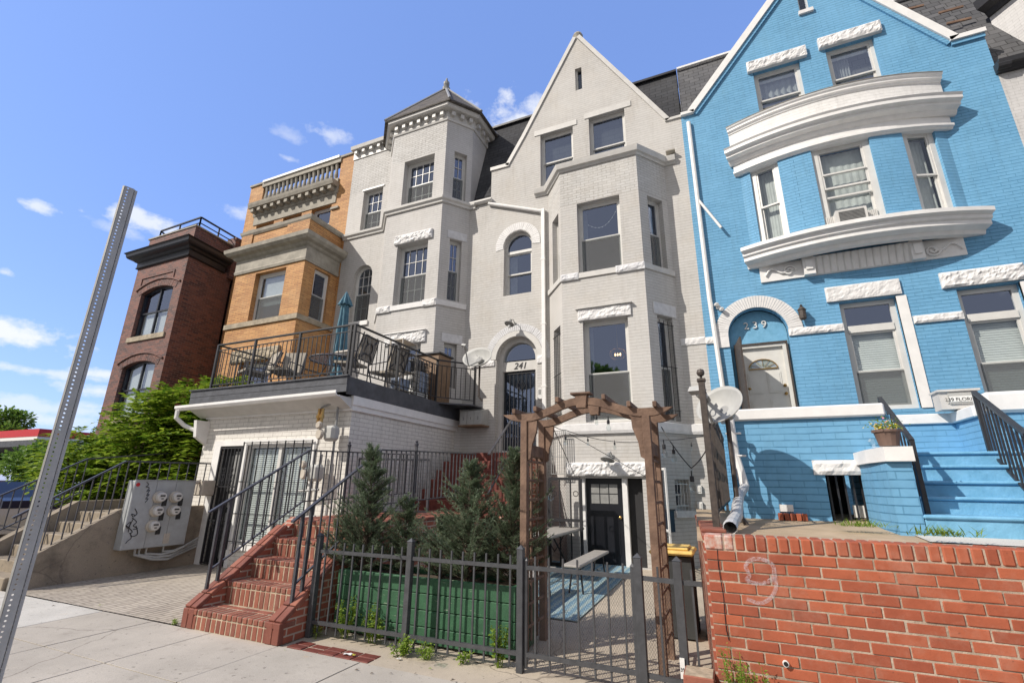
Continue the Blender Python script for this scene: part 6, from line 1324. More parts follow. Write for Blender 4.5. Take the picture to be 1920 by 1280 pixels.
rw = thing('retaining_wall', 'low tan concrete retaining wall at the far left beyond the stairs', 'wall', (-16, 4.4, 0)); m = MB(); m.bbox(-26, -11.9, 4.3, 4.5, 0, .62, .02); m.build('wall', 'oldconc', rw); m = MB(); m.bbox(-26, -11.88, 4.25, 4.55, .625, .7, .02); m.build('coping', 'oldconc', rw)
g = MB(); g.box(-26, -11.9, 4.56, 9, 0, .66); struct('garden_soil', g, 'soil')
k0, k1, k2 = at(95, 975, X=-9.98), at(245, 866, X=-9.98), at(366, 868, X=-9.98)
rl_ = thing('stair_railing', 'black iron railing on the concrete cheek wall behind the meter cabinet', 'railing', (-10.02, 4.3, .5))
P0 = Vector((-10.03, 3.95, 1.03)); P1 = Vector((-10.03, 5.3, 1.93)); P2 = Vector((-10.03, 8.2, 1.98)); m = MB(); m.bar(P0, P1, .04, .03); m.bar(P1, P2, .04, .03)
for i in range(11): p = P0.lerp(P1, (i+.8)/11.5); zb_ = .42+max(0, (p.y-4.3))*.62; m.bar((p.x, p.y, zb_), p, .016)
for i in range(16): p = P1.lerp(P2, (i+.3)/16); m.bar((p.x, p.y, 1.1), p, .016)
m.build('rail_panel', 'iron', rl_)
r2_ = thing('stair_railing', 'thin black handrail on the far side of the concrete stairs at the left edge', 'railing', (-11.7, 4.2, .4)); m = MB(); Q0, Q1, Q2 = Vector((-11.72, 3.7, .92)), Vector((-11.72, 5.5, 2.0)), Vector((-11.72, 7.0, 2.2)); m.bar(Q0, Q1, .035, .028); m.bar(Q1, Q2, .035, .028)
m.bar(Q0-Vector((0, 0, .65)), Q1-Vector((0, 0, .65)), .025, .02)
for i in range(14): p = Q0.lerp(Q1, i/13); m.bar(p-Vector((0, 0, .65)), p, .015)
m.build('rail_panel', 'iron', r2_)
r3_ = thing('pipe_railing', 'black two-bar pipe railing at the far left edge above the tan wall', 'railing', (-18, 4.4, .7)); m = MB(); m.bar((-26, 4.4, 1.78), (-13.2, 4.4, 1.78), .06); m.bar((-26, 4.4, 1.40), (-13.2, 4.4, 1.40), .05); m.build('rails', 'iron', r3_)
for x in (-13.2, -14.8, -16.4, -18.0): m = MB(); m.bar((x, 4.4, .7), (x, 4.4, 1.8), .06); m.build('post', 'iron', r3_)
# ================================================================ BRICK STEPS AND WALK
SX0, SX1 = -5.95, -4.40
bs = thing('brick_steps', 'red brick front steps with sloping brick cheeks rising from the sidewalk', 'steps', (-5.2, 4.1, 0))
fy = [4.10, 4.45, 4.75, 5.05, 5.35]; tz = [.20, .44, .66, .87, 1.09]
rb = random.Random(9)
for i in range(5):
    z0_ = -.05 if i == 0 else tz[i-1]-.02; y1 = fy[i+1]+.05 if i < 4 else 5.7; xa, xb = (SX0+.0, SX1-.0) if i == 0 else (SX0+.2, SX1-.2)
    e_ = .03 if i == 0 else .004; m = MB(); m.box(xa+e_, xb-e_, fy[i]+.004, y1, z0_, tz[i]-.004); core_ = m.build('step', 'mortar2', bs); m = MB(); n = int((xb-xa)/.078); w_ = (xb-xa)/n; zr_ = max(z0_, 0)+(.012 if i else .0)
    for k in range(n):
        j = rb.uniform(-.003, .003); m.obb((xa+k*w_+.006, fy[i]+j, zr_), (1, 0, 0), (0, 1, 0), (0, 0, 1), w_-.012, .06, tz[i]-zr_-.068, .006)
        m.obb((xa+k*w_+.006, fy[i]-.006+j, tz[i]-.058), (1, 0, 0), (0, 1, 0), (0, 0, 1), w_-.012, .205, .058+rb.uniform(-.002, .002), .008)
    n2 = int((xb-xa)/.2)
    for k in range(n2):
        w2_ = (xb-xa)/n2
        if i < 4: m.obb((xa+k*w2_+.005, fy[i]+.21, tz[i]-.05), (1, 0, 0), (0, 1, 0), (0, 0, 1), w2_-.01, .09, .05+rb.uniform(-.002, .002), .006)
    m.build('bricks', 'stepbrick', core_)
for side, (xa, xb) in enumerate(((SX0, SX0+.2), (SX1-.2, SX1))):
    pts = [(xa+.01, 4.12, 0), (xa+.01, 4.12, .17), (xa+.01, 4.35, .33), (xa+.01, 5.45, 1.12), (xa+.01, 5.45, 0)]
    m = MB(); m.prism(pts, (xb-xa-.02, 0, 0)); ck = m.build('cheek', 'redwall', bs); m = MB()
    run = [Vector((xa, 4.09, .17)), Vector((xa, 4.36, .34)), Vector((xa, 5.5, 1.15))]
    d = (run[2]-run[1]); L_ = d.length; d.normalize(); nn = Vector((0, -d.z, d.y)); n = int(L_/.2); 
    for q in range(2):
        for k in range(n+1):
            o = run[1]-d*.28+d*(k*.2)+Vector((.003+q*(xb-xa)/2, 0, 0)); m.obb(o, (1, 0, 0), d, nn, (xb-xa)/2-.008, .19, .055+rb.uniform(-.003, .003), .006)
    m.obb((xa+.003, 4.09, 0), (1, 0, 0), (0, 1, 0), (0, 0, 1), (xb-xa)/2-.008, .06, .20, .006); m.obb((xa+.003+(xb-xa)/2, 4.09, 0), (1, 0, 0), (0, 1, 0), (0, 0, 1), (xb-xa)/2-.008, .06, .20, .006)
    m.build('cheek_bricks', 'stepbrick', ck)
wk = thing('brick_walkway', 'raised red brick walkway from the front steps back to the cream door', 'walkway', (-5.2, 7, 0)); m = MB(); m.box(SX0+.02, SX1-.02, 5.5, 9.3, 0, 1.05); m.build('base', 'redwall', wk)
m = MB()
for i in range(18):
    for j in range(19): m.obb((SX0+.0+i*.0862, 5.48+j*.205, 1.05), (1, 0, 0), (0, 1, 0), (0, 0, 1), .08, .198, .05+rb.uniform(-.003, .003), .005)
m.build('paving_bricks', 'stepbrick', wk)
ds = thing('door_steps', 'dark red brick steps and landing below the barred door numbered 241', 'steps', (-5.2, 9.5, 1.1))
for i in range(6): m = MB(); m.bbox(-6.0, -4.05, 8.55+i*.27, FY-.02, 1.0 if i == 0 else 1.1+.2*i-.02, 1.1+.2*(i+1), .01); m.build('step', 'darkred', ds)
m = MB(); m.box(-4.05, -3.95, 8.5, FY-.02, 0, 1.0); m.prism([(-4.05, 8.5, 1.0), (-4.05, FY-.02, 1.0), (-4.05, FY-.02, 2.35), (-4.05, 10.1, 2.35)], (.1, 0, 0)); m.build('side_wall', 'redwall', ds)
stair_rail('door_railing', 'dark iron railing rising to the barred door numbered 241', at(967, 775, Y=10.2), at(916, 852, Y=8.6), .9, 9, 'iron', post=False, lower=.75)
m = MB(); a = at(967, 775, Y=10.2); b = Vector((-4.05, 10.2, a.z)); m.bar(a, b, .04, .03)
for i in range(7): p = a.lerp(b, i/6); m.bar(p-Vector((0, 0, .9)), p, .016)
o = m.build('landing_railing', 'iron'); tag(o, 'dark iron balusters across the landing in front of the door numbered 241', 'railing')
# hand rails
def handrail(label, x, low, knee, zfl, far, n1, n2, flip=1, postz=None):
    t = thing('handrail', label, 'railing', (x, low[0], postz)); A = Vector((x, *low)); K = Vector((x, *knee)); F = Vector((x, *far)); m = MB(); m.bar(A, K, .045, .02); m.bar(K, F, .035, .02)
    s = (K.z-A.z)/(K.y-A.y); lo = Vector((0, 0, -.74))
    A2 = A+(K-A)*.1; m.bar(A2+lo, K+lo, .028, .016); m.bar(K+lo, F+lo, .028, .016)
    for i in range(n1): p = A2.lerp(K, i/n1); m.bar(p+lo, p, .016)
    for i in range(n2+1): p = K.lerp(F, i/n2); m.bar(p+lo, p, .016)
    m.build('rail_panel', 'iron', t)
    for (y, zz) in ((A2.y, A2.z), (A2.y+.12, A2.z+.12*s)): m = MB(); m.bar((x, y, zz-.95), (x, y, zz), .032); m.build('post', 'iron', t)
    for y in (K.y+.85, ): m = MB(); m.bar((x, y, 1.08), (x, y, K.z+.12), .035); m.lathe((x, y, K.z+.12), [(.03, 0), (.035, .03), (.015, .045), (.025, .07), (.0, .09)], 8); m.build('post', 'iron', t)
    return t
ka = at(580, 844, X=-5.85); la = at(392, 960, X=-5.85); handrail('left iron handrail of the red brick front steps', -5.85, (la.y, la.z), (ka.y, ka.z), 1.1, (8.4, ka.z+.1), 10, 24, postz=.3)
kb = at(715, 843, X=-4.5); lb_ = at(548, 978, X=-4.5); handrail('right iron handrail of the red brick front steps beside the green planter', -4.5, (lb_.y, lb_.z), (kb.y, kb.z), 1.1, (8.4, kb.z+.12), 9, 24, postz=.3)
m = MB(); m.bar((-5.35, 4.36, .2), (-5.35, 4.36, 1.05), .03) if False else None
wg = thing('walkway_gate', 'small black iron gate standing across the raised brick walkway', 'gate', (-5.2, 7.0, 1.1)); m = MB(); A, B = Vector((-5.8, 6.6, 1.15)), Vector((-4.75, 7.2, 1.15)); m.bar(A+Vector((0, 0, .85)), B+Vector((0, 0, .85)), .03); m.bar(A, B, .03)
for i in range(9): p = A.lerp(B, i/8); m.bar(p, p+Vector((0, 0, .85)), .016 if 0 < i < 8 else .035)
m.build('gate_panel', 'iron', wg)
# ================================================================ FENCE, GATE
FZ = 1.02
def finial_post(par, x, y, z0, z1, w=.062):
    m = MB(); m.bbox(x-w/2, x+w/2, y-w/2, y+w/2, z0, z1, .004); k = len(m.v); m.add([(x-w/2-.004, y-w/2-.004, z1), (x+w/2+.004, y-w/2-.004, z1), (x+w/2+.004, y+w/2+.004, z1), (x-w/2-.004, y+w/2+.004, z1), (x, y, z1+.035)], [(0, 1, 4), (1, 2, 4), (2, 3, 4), (3, 0, 4), (3, 2, 1, 0)]); m.build('post', 'fencegrey', par)
fn = thing('iron_fence', 'dark grey iron picket fence in front of the green planter', 'fence', (-3.1, 4.5, 0))
def picket(par, xa, ya, xb, yb, n, zt=.99, zr1=.86, zr0=.15, z0=.05, mat='fencegrey', ptop=.1):
    m = MB(); m.bar((xa, ya, zr1), (xb, yb, zr1), .03, .035); m.bar((xa, ya, zr0), (xb, yb, zr0), .03, .035)
    for i in range(n): t = (i+.6)/(n+.2); x = xa+(xb-xa)*t; y = ya+(yb-ya)*t; m.bar((x, y, z0), (x, y, zr1+ptop), .016); 
    m.build('picket_panel', mat, par)
fx = [(-4.36, 4.46), (-3.14, 4.50), (-1.90, 4.52)]
for i in range(2): picket(fn, fx[i][0]+.03, fx[i][1], fx[i+1][0]-.03, fx[i+1][1], 9)
for x, y in fx: finial_post(fn, x, y, 0, FZ)
gt = thing('iron_gate', 'dark grey iron picket gate backed with wire mesh below the wooden arbor', 'gate', (-1.4, 4.52, 0))
gp = [at(1195, 1045, Y=4.50), at(1268, 1042, Y=4.46)]; gx1 = gp[0].x; gx2 = gp[1].x
picket(gt, -1.84, 4.53, gx1-.05, 4.51, 7); m = MB(); finial_post(gt, -1.85, 4.53, .05, .92, .03); finial_post(gt, gx1-.05, 4.51, .03, .94, .035)
def wiremesh(m, xa, xb, y, z0, z1, dx=.022, dz=.036, r=.0009):
    n = int((xb-xa+z1-z0)/dx)+2; sl = dx/dz
    W_ = xb-xa; H_ = z1-z0
    for sg in (1, -1):
        k = -int(H_*sl/dx)-1
        while k*dx < W_+H_*sl:
            c = k*dx; pts = []
            # line u = c + sg*sl*z'
            t0, t1 = 0.0, H_
            if sg > 0: t0 = max(t0, -c/sl); t1 = min(t1, (W_-c)/sl)
            else: t0 = max(t0, (c-W_)/sl); t1 = min(t1, c/sl)
            if t1-t0 > .02: m.tube([(xa+c+sg*sl*t0, y, z0+t0), (xa+c+sg*sl*t1, y, z0+t1)], r, 3, cap=False)
            k += 1
m = MB(); wiremesh(m, -1.83, gx1-.07, 4.545, .06, .86); m.build('wire_mesh', 'iron', gt)
f2 = thing('iron_fence', 'short dark grey iron fence between the mesh gate and the red brick wall', 'fence', (-.6, 4.47, 0)); finial_post(f2, gx1, 4.50, 0, FZ, .066); finial_post(f2, gx2, 4.46, 0, FZ, .066); picket(f2, gx1+.03, 4.5, gx2-.03, 4.46, 1); picket(f2, gx2+.03, 4.46, -.3, 4.45, 1)
m = MB(); wiremesh(m, gx1+.04, gx2-.03, 4.53, .06, .86); m.build('wire_mesh', 'iron', f2); p = at(1280, 1252, Y=4.42); m = MB(); m.box(p.x-.018, p.x+.018, 4.415, 4.42, p.z-.07, p.z+.07); sg_ = m.build('post_sign', 'litterw', f2); text('sign_lettering', '39', 'lettering', sg_, (p.x, 4.413, p.z-.02), (1, 0, 0), (0, 0, 1), .035, .001)
# ================================================================ GREEN PLANTER
pl_ = thing('planter_box', 'long green painted timber planter behind the iron fence', 'planter', (-3.2, 4.9, 0)); X0p, X1p = -4.28, -2.04
for i in range(4): z = .03+i*.155; m = MB(); m.bbox(X0p, X1p, 4.72, 4.76, z, z+.149, .006); m.build('board', 'green', pl_)
m = MB(); m.box(X0p+.01, X0p+.05, 4.765, 5.25, .03, .64); m.box(X1p-.05, X1p-.01, 4.765, 5.25, .03, .64); m.box(X0p, X1p, 5.25, 5.29, .03, .64); m.build('side_boards', 'green', pl_); m = MB(); m.box(X0p+.05, X1p-.05, 4.765, 5.25, .03, .58); m.build('soil', 'soil', pl_)
# ================================================================ ARBOR
ar = thing('wooden_arbor', 'brown wooden arched arbor over the patio gate', 'arbor', (-1.35, 5.1, 0))
YA, YB = 4.9, 5.45
fl_p, fr_p = at(984, 860, Y=YA).x, at(1217, 860, Y=YA).x; zt_ = at(1090, 785, Y=YA).z
zb_ = 2.28
bl_x, br_x = fl_p+.0, fr_p+.0
for x in (fl_p, fr_p):
    for y in (YA, YB): m = MB(); m.bbox(x-.038, x+.038, y-.038, y+.038, 0.01, zb_, .005); m.build('post', 'wood', ar)
rbx = random.Random(4)
for x in (fl_p, fr_p):
    m = MB()
    for y in (YA+.19, YA+.36): m.bbox(x-.010, x+.010, y-.016, y+.016, .1, 1.9, .003)
    for i in range(9): z = .25+i*.2; m.bbox(x+.011, x+.026, YA+.04, YB-.04, z-.014, z+.014, .003)
    m.bbox(x-.03, x+.03, YA+.04, YB-.04, 1.9, 2.03, .005); m.build('trellis', 'wood', ar)
def archz(x, top):  # arch profile: flat tips then arc
    c = (fl_p+fr_p)/2; hw_ = (fr_p-fl_p)/2*.92; d_ = abs(x-c)
    if d_ > hw_: return 0.0
    q = d_/hw_; return .150*(math.cos(math.pi*q)*.5+.5)**.85
for y in (YA, YB):
    m = MB(); c = (fl_p+fr_p)/2; xs_ = [fl_p-.26+(fr_p-fl_p+.52)*i/44 for i in range(45)]; k = len(m.v); n = len(xs_)
    for x in xs_:
        e = min(1, (x-xs_[0])/.22, (xs_[-1]-x)/.22); z = zb_+archz(x, 1); lo = .085*(1-max(0, 1-e)**2*.95)
        m.v += [Vector((x, y-.03, z-lo+.080)), Vector((x, y+.03, z-lo+.080)), Vector((x, y+.03, z+.075)), Vector((x, y-.03, z+.075))]
    for i in range(n-1):
        a = k+4*i; b = a+4
        for j in range(4): m.f.append((a+j, a+(j+1) % 4, b+(j+1) % 4, b+j))
    m.f.append((k, k+3, k+2, k+1)); m.f.append((k+4*(n-1), k+4*(n-1)+1, k+4*(n-1)+2, k+4*(n-1)+3)); 
    # thicken downwards: lower edge
    for v in m.v[k:]:
        pass
    m.build('arch_beam', 'wood', ar, fix=True)
    m = MB(); m.prism([(c-.05, y-.05, zb_+.11), (c+.05, y-.05, zb_+.11), (c+.065, y-.05, zb_+.25), (c-.065, y-.05, zb_+.25)], (0, .10, 0)); m.bbox(c-.11, c+.11, y-.07, y+.07, zb_+.25, zb_+.272, .005) if y == YA else None; m.build('keystone', 'wood', ar)
    for x, sg in ((fl_p, 1), (fr_p, -1)):
        m = MB(); pts = [(x+sg*.04, y-.02, zb_), (x+sg*.15, y-.02, zb_), (x+sg*.14, y-.02, zb_-.12), (x+sg*.09, y-.02, zb_-.26), (x+sg*.075, y-.02, zb_-.40), (x+sg*.04, y-.02, zb_-.42)]; m.prism(pts, (0, .04, 0)); m.build('bracket', 'wood', ar)
for i in range(7):
    x = fl_p-.1+(fr_p-fl_p+.2)*i/6
    if i == 3: continue
    z = zb_+archz(x, 1)+.075; m = MB(); m.bbox(x-.02, x+.02, YA-.09, YB+.09, z, z+.055, .004); m.build('cross_slat', 'wood', ar)
# ================================================================ RED BRICK RETAINING WALL
bw = thing('brick_wall', 'red brick retaining wall in the right foreground with a spray-painted mark', 'wall', (1, 4.3, 0))
BY = 4.3; BX0 = -.24; ZTOP = 1.245
m = MB(); m.box(BX0+.006, 9, BY+.006, BY+.3, 0, ZTOP-.008); mw = m.build('wall_core', 'mortar', bw)
rb = random.Random(21); m = MB(); course = .0735; zc0 = ZTOP-.108
for r in range(16):
    z = zc0-course*(r+1); x = BX0+(-.105 if r % 2 else 0)
    while x < 9:
        x0_ = max(x, BX0); x1_ = min(x+.212, 9)
        if x1_-x0_ > .03: m.obb((x0_+.004, BY+rb.uniform(-.004, .004), z+.0045+rb.uniform(-.0018, .0018)), (1, 0, 0), (0, 1, 0), (0, 0, 1), x1_-x0_-rb.uniform(.004, .008), .05, course-.0095+rb.uniform(-.0012, .0008), rb.uniform(.002, .006))
        x += .217
m.build('brick_face', 'bricklay', mw)
m = MB(); x = BX0+.215; 
while x < 8.95: m.obb((x+.004, BY-.004+rb.uniform(-.003, .003), ZTOP-.104), (1, 0, 0), (0, 1, 0), (0, 0, 1), .065, .2, .104+rb.uniform(-.002, .003), .010); x += .074
m.build('soldier_course', 'bricklay', mw)
# left return of the wall (brick ends) and whitewashed corner bricks
m = MB(); m.obb((BX0-.003, BY-.006, ZTOP-.108), (1, 0, 0), (0, 1, 0), (0, 0, 1), .135, .2, .11, .012); m.obb((BX0+.138, BY-.003, ZTOP-.108), (1, 0, 0), (0, 1, 0), (0, 0, 1), .07, .2, .108, .012); m.build('mortar_smeared_bricks', 'brickpaint', mw)
ps = [at(px, py, Y=BY-.006) for px, py in ((1405, 1075), (1398, 1060), (1410, 1048), (1430, 1048), (1448, 1058), (1452, 1075), (1445, 1090))]
ps2 = [at(px, py, Y=BY-.006) for px, py in ((1405, 1078), (1400, 1086), (1412, 1092), (1432, 1092), (1450, 1084))]; ps3 = [at(px, py, Y=BY-.006) for px, py in ((1452, 1075), (1455, 1100), (1445, 1120), (1425, 1130), (1400, 1122))]
sm_ = bpy.data.materials.new('white_spray_paint'); sm_.use_nodes = True; st__ = sm_.node_tree; sb_ = st__.nodes['Principled BSDF']; sb_.inputs['Base Color'].default_value = (.62, .55, .58, 1); sb_.inputs['Roughness'].default_value = .8
stn = noise_(st__, N(st__, 'ShaderNodeNewGeometry').outputs['Position'], 60, 3, .6); st__.links.new(math_(st__, 'MULTIPLY', ramp(st__, stn, .3, .7), .5), sb_.inputs['Alpha']); M['spray'] = sm_
def ribbon(m, pts, w_):
    sm = []
    for i in range(len(pts)-1):
        p0, p1, p2, p3 = pts[max(0, i-1)], pts[i], pts[i+1], pts[min(len(pts)-1, i+2)]
        for k in range(6): t = k/6; sm.append(.5*((2*p1)+(p2-p0)*t+(2*p0-5*p1+4*p2-p3)*t*t+(3*p1-p0-3*p2+p3)*t**3))
    sm.append(pts[-1]); k = len(m.v)
    for i, p in enumerate(sm): d = (sm[min(i+1, len(sm)-1)]-sm[max(0, i-1)]).normalized(); s_ = Vector((-d.z, 0, d.x)); m.v += [p+s_*w_/2, p-s_*w_/2]
    for i in range(len(sm)-1): m.f.append((k+2*i, k+2*i+1, k+2*i+3, k+2*i+2))
m = MB(); ribbon(m, ps2[::-1]+ps[1:6], .028); ribbon(m, [ps[-1]+Vector((.004, 0, 0))]+ps3, .026); m.v = [Vector((v.x, BY-.0065, v.z)) for v in m.v]; m.build('spray_mark', 'spray', mw)
# water drain hole
p = at(1473, 1242, Y=BY); m = MB(); m.lathe((p.x, BY+.05, p.z), [(.020, 0), (.020, .075)], 12, axis=(0, -1, 0)); wh = m.build('drain_pipe_end', 'litterw', mw); m = MB(); m.lathe((p.x, BY-.026, p.z), [(.015, 0), (.015, .002)], 12, axis=(0, -1, 0)); m.build('drain_bore', 'lettering', wh)
# crack
m = MB(); pts = [at(px, py, Y=BY-.004) for px, py in ((1345, 1030), (1347, 1060), (1352, 1090), (1357, 1120), (1359, 1150), (1362, 1180), (1367, 1200))]; m.tube(pts, .003, 4); m.build('crack', 'lettering', mw)
# party wall
pw2 = thing('brick_wall', 'low brick party wall running back beneath the tall iron screen', 'wall', (-.4, 5.5, 0)); m = MB(); m.prism([(-.255, 4.33, 0), (-.47, 6.95, 0), (-.15, 6.95, 0), (-.06, 4.63, 0), (-.25, 4.63, 0)][:3]+[(-.03, 4.33, 0)], (0, 0, 1.235)); m.build('wall', 'redwall', pw2)
m = MB()
for i in range(12):
    t = i/12; y = 4.62+t*2.3; xl = -.28-.2*t; m.obb((xl, y, 1.237), (1, 0, 0), (0, 1, 0), (0, 0, 1), .2, .18, .03, .006)
m.build('cap_bricks', 'stepbrick', pw2)
st_ = thing('brick_step', 'small brick block at the foot of the fence beside the red wall', 'brick step', (-.35, 4.2, 0)); m = MB()
for r in range(4):
    for k in range(1): m.obb((-.47, 4.17, .005+r*.075), (1, 0, 0), (0, 1, 0), (0, 0, 1), .21, .22, .066, .006)
m.build('bricks', 'stepbrick', st_); m = MB(); m.box(-.46, -.27, 4.18, 4.38, 0, .3); m.build('mortar_core', 'mortar2', st_)
# tall iron screen on the party wall
sc = thing('iron_screen', 'tall rusty ornamental iron screen with a ball-topped post on the party wall', 'iron screen', (-.16, 4.9, 1.25))
y0s, y1s, xs_ = 4.88, 10.6, -.16
xf_ = lambda y: -.16+.10*(y-4.88)/5.7
pb = at(1345, 985, X=xs_); zt_ = at(1312, 705, X=xs_).z; zt_ = 2.58
m = MB(); m.bbox(xs_-.03, xs_+.03, y0s-.03, y0s+.03, 1.24, zt_, .004); m.bbox(xs_-.04, xs_+.04, y0s-.04, y0s+.04, zt_, zt_+.03, .006); m.lathe((xs_, y0s, zt_+.03), [(.012, 0), (.012, .025), (.03, .035), (.038, .06), (.03, .088), (.005, .1)], 12); m.build('post', 'rust', sc)
for (ya, yb) in ((y0s+.04, 6.7), (6.7, 8.6), (8.6, y1s)):
    m = MB(); zt2 = 2.5; m.bar((xf_(ya), ya, zt2), (xf_(yb), yb, zt2), .03); m.bar((xf_(ya), ya, zt2-.16), (xf_(yb), yb, zt2-.16), .015); m.bar((xf_(ya), ya, 1.38), (xf_(yb), yb, 1.38), .03); n = int((yb-ya)/.10)
    for i in range(n+1):
        y = ya+(yb-ya)*i/n; m.bar((xf_(y), y, 1.38), (xf_(y), y, zt2-.16), .016)
        if i % 2 == 0:
            for zz in (1.75, 2.0): m.tube([(xf_(y), y+.03*math.sin(a), zz+.07*math.cos(a)) for a in [math.pi*2*q/8 for q in range(9)]], .008, 4)
        if i % 2: m.tube([(xf_(y), y+.045*math.cos(a), zt2-.08+.06*math.sin(a)) for a in [math.pi*2*q/10 for q in range(11)]], .008, 4)
        m.lathe((xf_(y), y, zt2+.01), [(.018, 0), (.024, .03), (.004, .07)], 6)
    m.build('screen_panel', 'rust', sc)
for y in (6.7, 8.6): m = MB(); m.bar((xf_(y), y, 1.25), (xf_(y), y, 2.55), .04); m.build('post', 'rust', sc)
# satellite dish by the screen
pD = at(1347, 757, Y=5.4); sat_dish('grey oval satellite dish beside the rusty iron screen in front of the blue porch', pD, (-.45, -.72, .5), .262, .235, (at(1398, 960, Y=5.5).x, 5.5, 1.25), tilt=.1)
# weathered slabs / bricks
# ================================================================ PATIO FURNITURE
pt_ = thing('folding_table', 'grey plastic folding picnic table on the blue rug', 'table', (-3.3, 9, 0.1)); m = MB(); m.bbox(-3.65, -2.78, 7.9, 9.9, .76, .81, .02); m.build('tabletop', 'plastic', pt_)
for y in (8.35, 9.7): m = MB(); m.tube([(-3.65, y, .05), (-3.35, y+(.25 if y < 9 else -.25), .74)], .017, 6); m.tube([(-3.05, y, .05), (-3.35, y+(.25 if y < 9 else -.25), .74)], .017, 6); m.tube([(-3.68, y, .06), (-3.0, y, .06)], .017, 6); m.tube([(-3.6, y, .74), (-3.1, y, .74), (-3.35, y, .35), (-3.6, y, .74)], .014, 6); m.build('leg', 'black', pt_)
def bench(label, x0, x1, y0, y1, z):
    t = thing('bench', label, 'bench', ((x0+x1)/2, (y0+y1)/2, .05), 'grey folding benches'); m = MB(); m.bbox(x0, x1, y0, y1, z-.045, z, .015); m.build('seat', 'plastic', t)
    for y in (y0+.25, y1-.25): m = MB(); m.tube([(x0+.03, y, .05), (x0+.08, y+.05, z-.05), (x1-.08, y+.05, z-.05), (x1-.03, y, .05)], .014, 6); m.tube([(x0+.1, y, .2), (x1-.1, y, .2)], .01, 6); m.build('leg', 'black', t)
bench('grey plastic bench in front of the black basement door', -2.42, -2.14, 7.3, 9.2, .49); bench('grey plastic bench half hidden behind the left arbor post', -2.85, -2.55, 5.8, 7.5, .42)
m = MB()
for i in range(20): 
    y = 6.2+i*.2; z = .012+.1*(y-4.58)/6.4
    m.obox((-3.65, y, z+.004), (1.78, 0, 0), (0, .2005, .1*.2/6.4), (0, 0, .008))
o = m.build('rug', 'rug'); tag(o, 'blue and white striped rug spread on the patio', 'rug')
# bin
bn = thing('wheeled_bin', 'charcoal wheeled bin with a faded yellow lid beside the party wall', 'bin', (-.65, 6.3, .03)); m = MB(); m.prism([(-.90, 6.05, .05), (-.50, 6.05, .05), (-.50, 6.5, .05), (-.90, 6.5, .05)], (0, 0, .8)); m.build('body', 'bin', bn); zl_ = .87; m = MB(); m.bbox(-.94, -.46, 5.97, 6.55, zl_, zl_+.05, .02)
m.bbox(-.88, -.52, 6.05, 6.48, zl_+.05, zl_+.075, .02); m.build('lid', 'yellow', bn)
for x in (-.88, -.52): m = MB(); m.lathe((x-.02, 6.48, .1), [(.08, 0), (.08, .04)], 12, axis=(1, 0, 0)); m.build('wheel', 'tyre', bn)
# mesh gate under the steps (left of basement door)
ug = thing('mesh_screen_gate', 'black framed gate with diamond mesh beside the basement door', 'gate', (-3.6, 9.9, .1)); A, B = at(1030, 897, Y=9.6), at(1088, 897, Y=9.6); m = MB(); z0_, z1_ = .95, A.z
for x in (A.x, A.x+(B.x-A.x)*.33, A.x+(B.x-A.x)*.68, B.x): m.bar((x, 9.6, .12), (x, 9.6, z1_), .05 if x in (A.x, B.x) else .026)
for z in (.14, z0_, z1_): m.bar((A.x, 9.6, z), (B.x, 9.6, z), .055)
for x in (A.x+.1, B.x-.1): m.tube([(x+.05*math.cos(a), 9.59, 1.45+.05*math.sin(a)) for a in [math.pi*2*q/12 for q in range(13)]], .008, 5)
m.build('gate_frame', 'black', ug); m = MB(); wiremesh(m, A.x+(B.x-A.x)*.33, A.x+(B.x-A.x)*.68, 9.61, .15, z1_, .035, .06, .003); m.build('mesh', 'black', ug)
tr_ = thing('stair_guard', 'row of thin vertical white bars beside the downspout above the mesh gate', 'guard', (-4, 9.9, 2)); m = MB(); A = at(1033, 808, Y=9.9); B = at(1060, 808, Y=9.9); zb_ = at(1040, 888, Y=9.9).z
for i in range(8): x = A.x+(B.x-A.x)*i/7; m.bar((x, 9.9, zb_), (x, 9.9, A.z), .012)
for z in (zb_, zb_+.35, A.z): m.bar((A.x, 9.9, z), (B.x, 9.9, z), .015)
m.build('bars', 'greymetal', tr_)
# string lights
sg = thing('string_lights', 'black string of bare bulbs hung from the arbor across the patio', 'string lights', (-1.5, 5.4, 2.3)); m = MB(); bulbs = []
def cat_(a, b, sag, n=14): return [a.lerp(b, i/n)-Vector((0, 0, sag*4*(i/n)*(1-i/n))) for i in range(n+1)]
K = [at(1035, 796, Y=5.45), at(1060, 806, Y=8), at(1225, 826, Y=9.4), at(1345, 812, Y=9.6)]
L1 = cat_(K[0], K[1], .02)+cat_(K[1], K[2], .10)[1:]+cat_(K[2], K[3], .03)[1:]
L2 = cat_(at(1240, 800, Y=5.5), at(1296, 877, Y=5.3), .03)+cat_(at(1296, 877, Y=5.3), at(1326, 840, Y=5.0), .02)[1:]
L3 = cat_(at(1066, 812, Y=8.6), at(1210, 893, Y=9.8), .0); L4 = cat_(at(1035, 797, Y=5.45), at(1078, 892, Y=9.3), .0)
for L_ in (L1, L2, L3, L4): m.tube(L_, .006 if L_ is not L3 else .006, 5)
m.build('cable', 'black', sg)
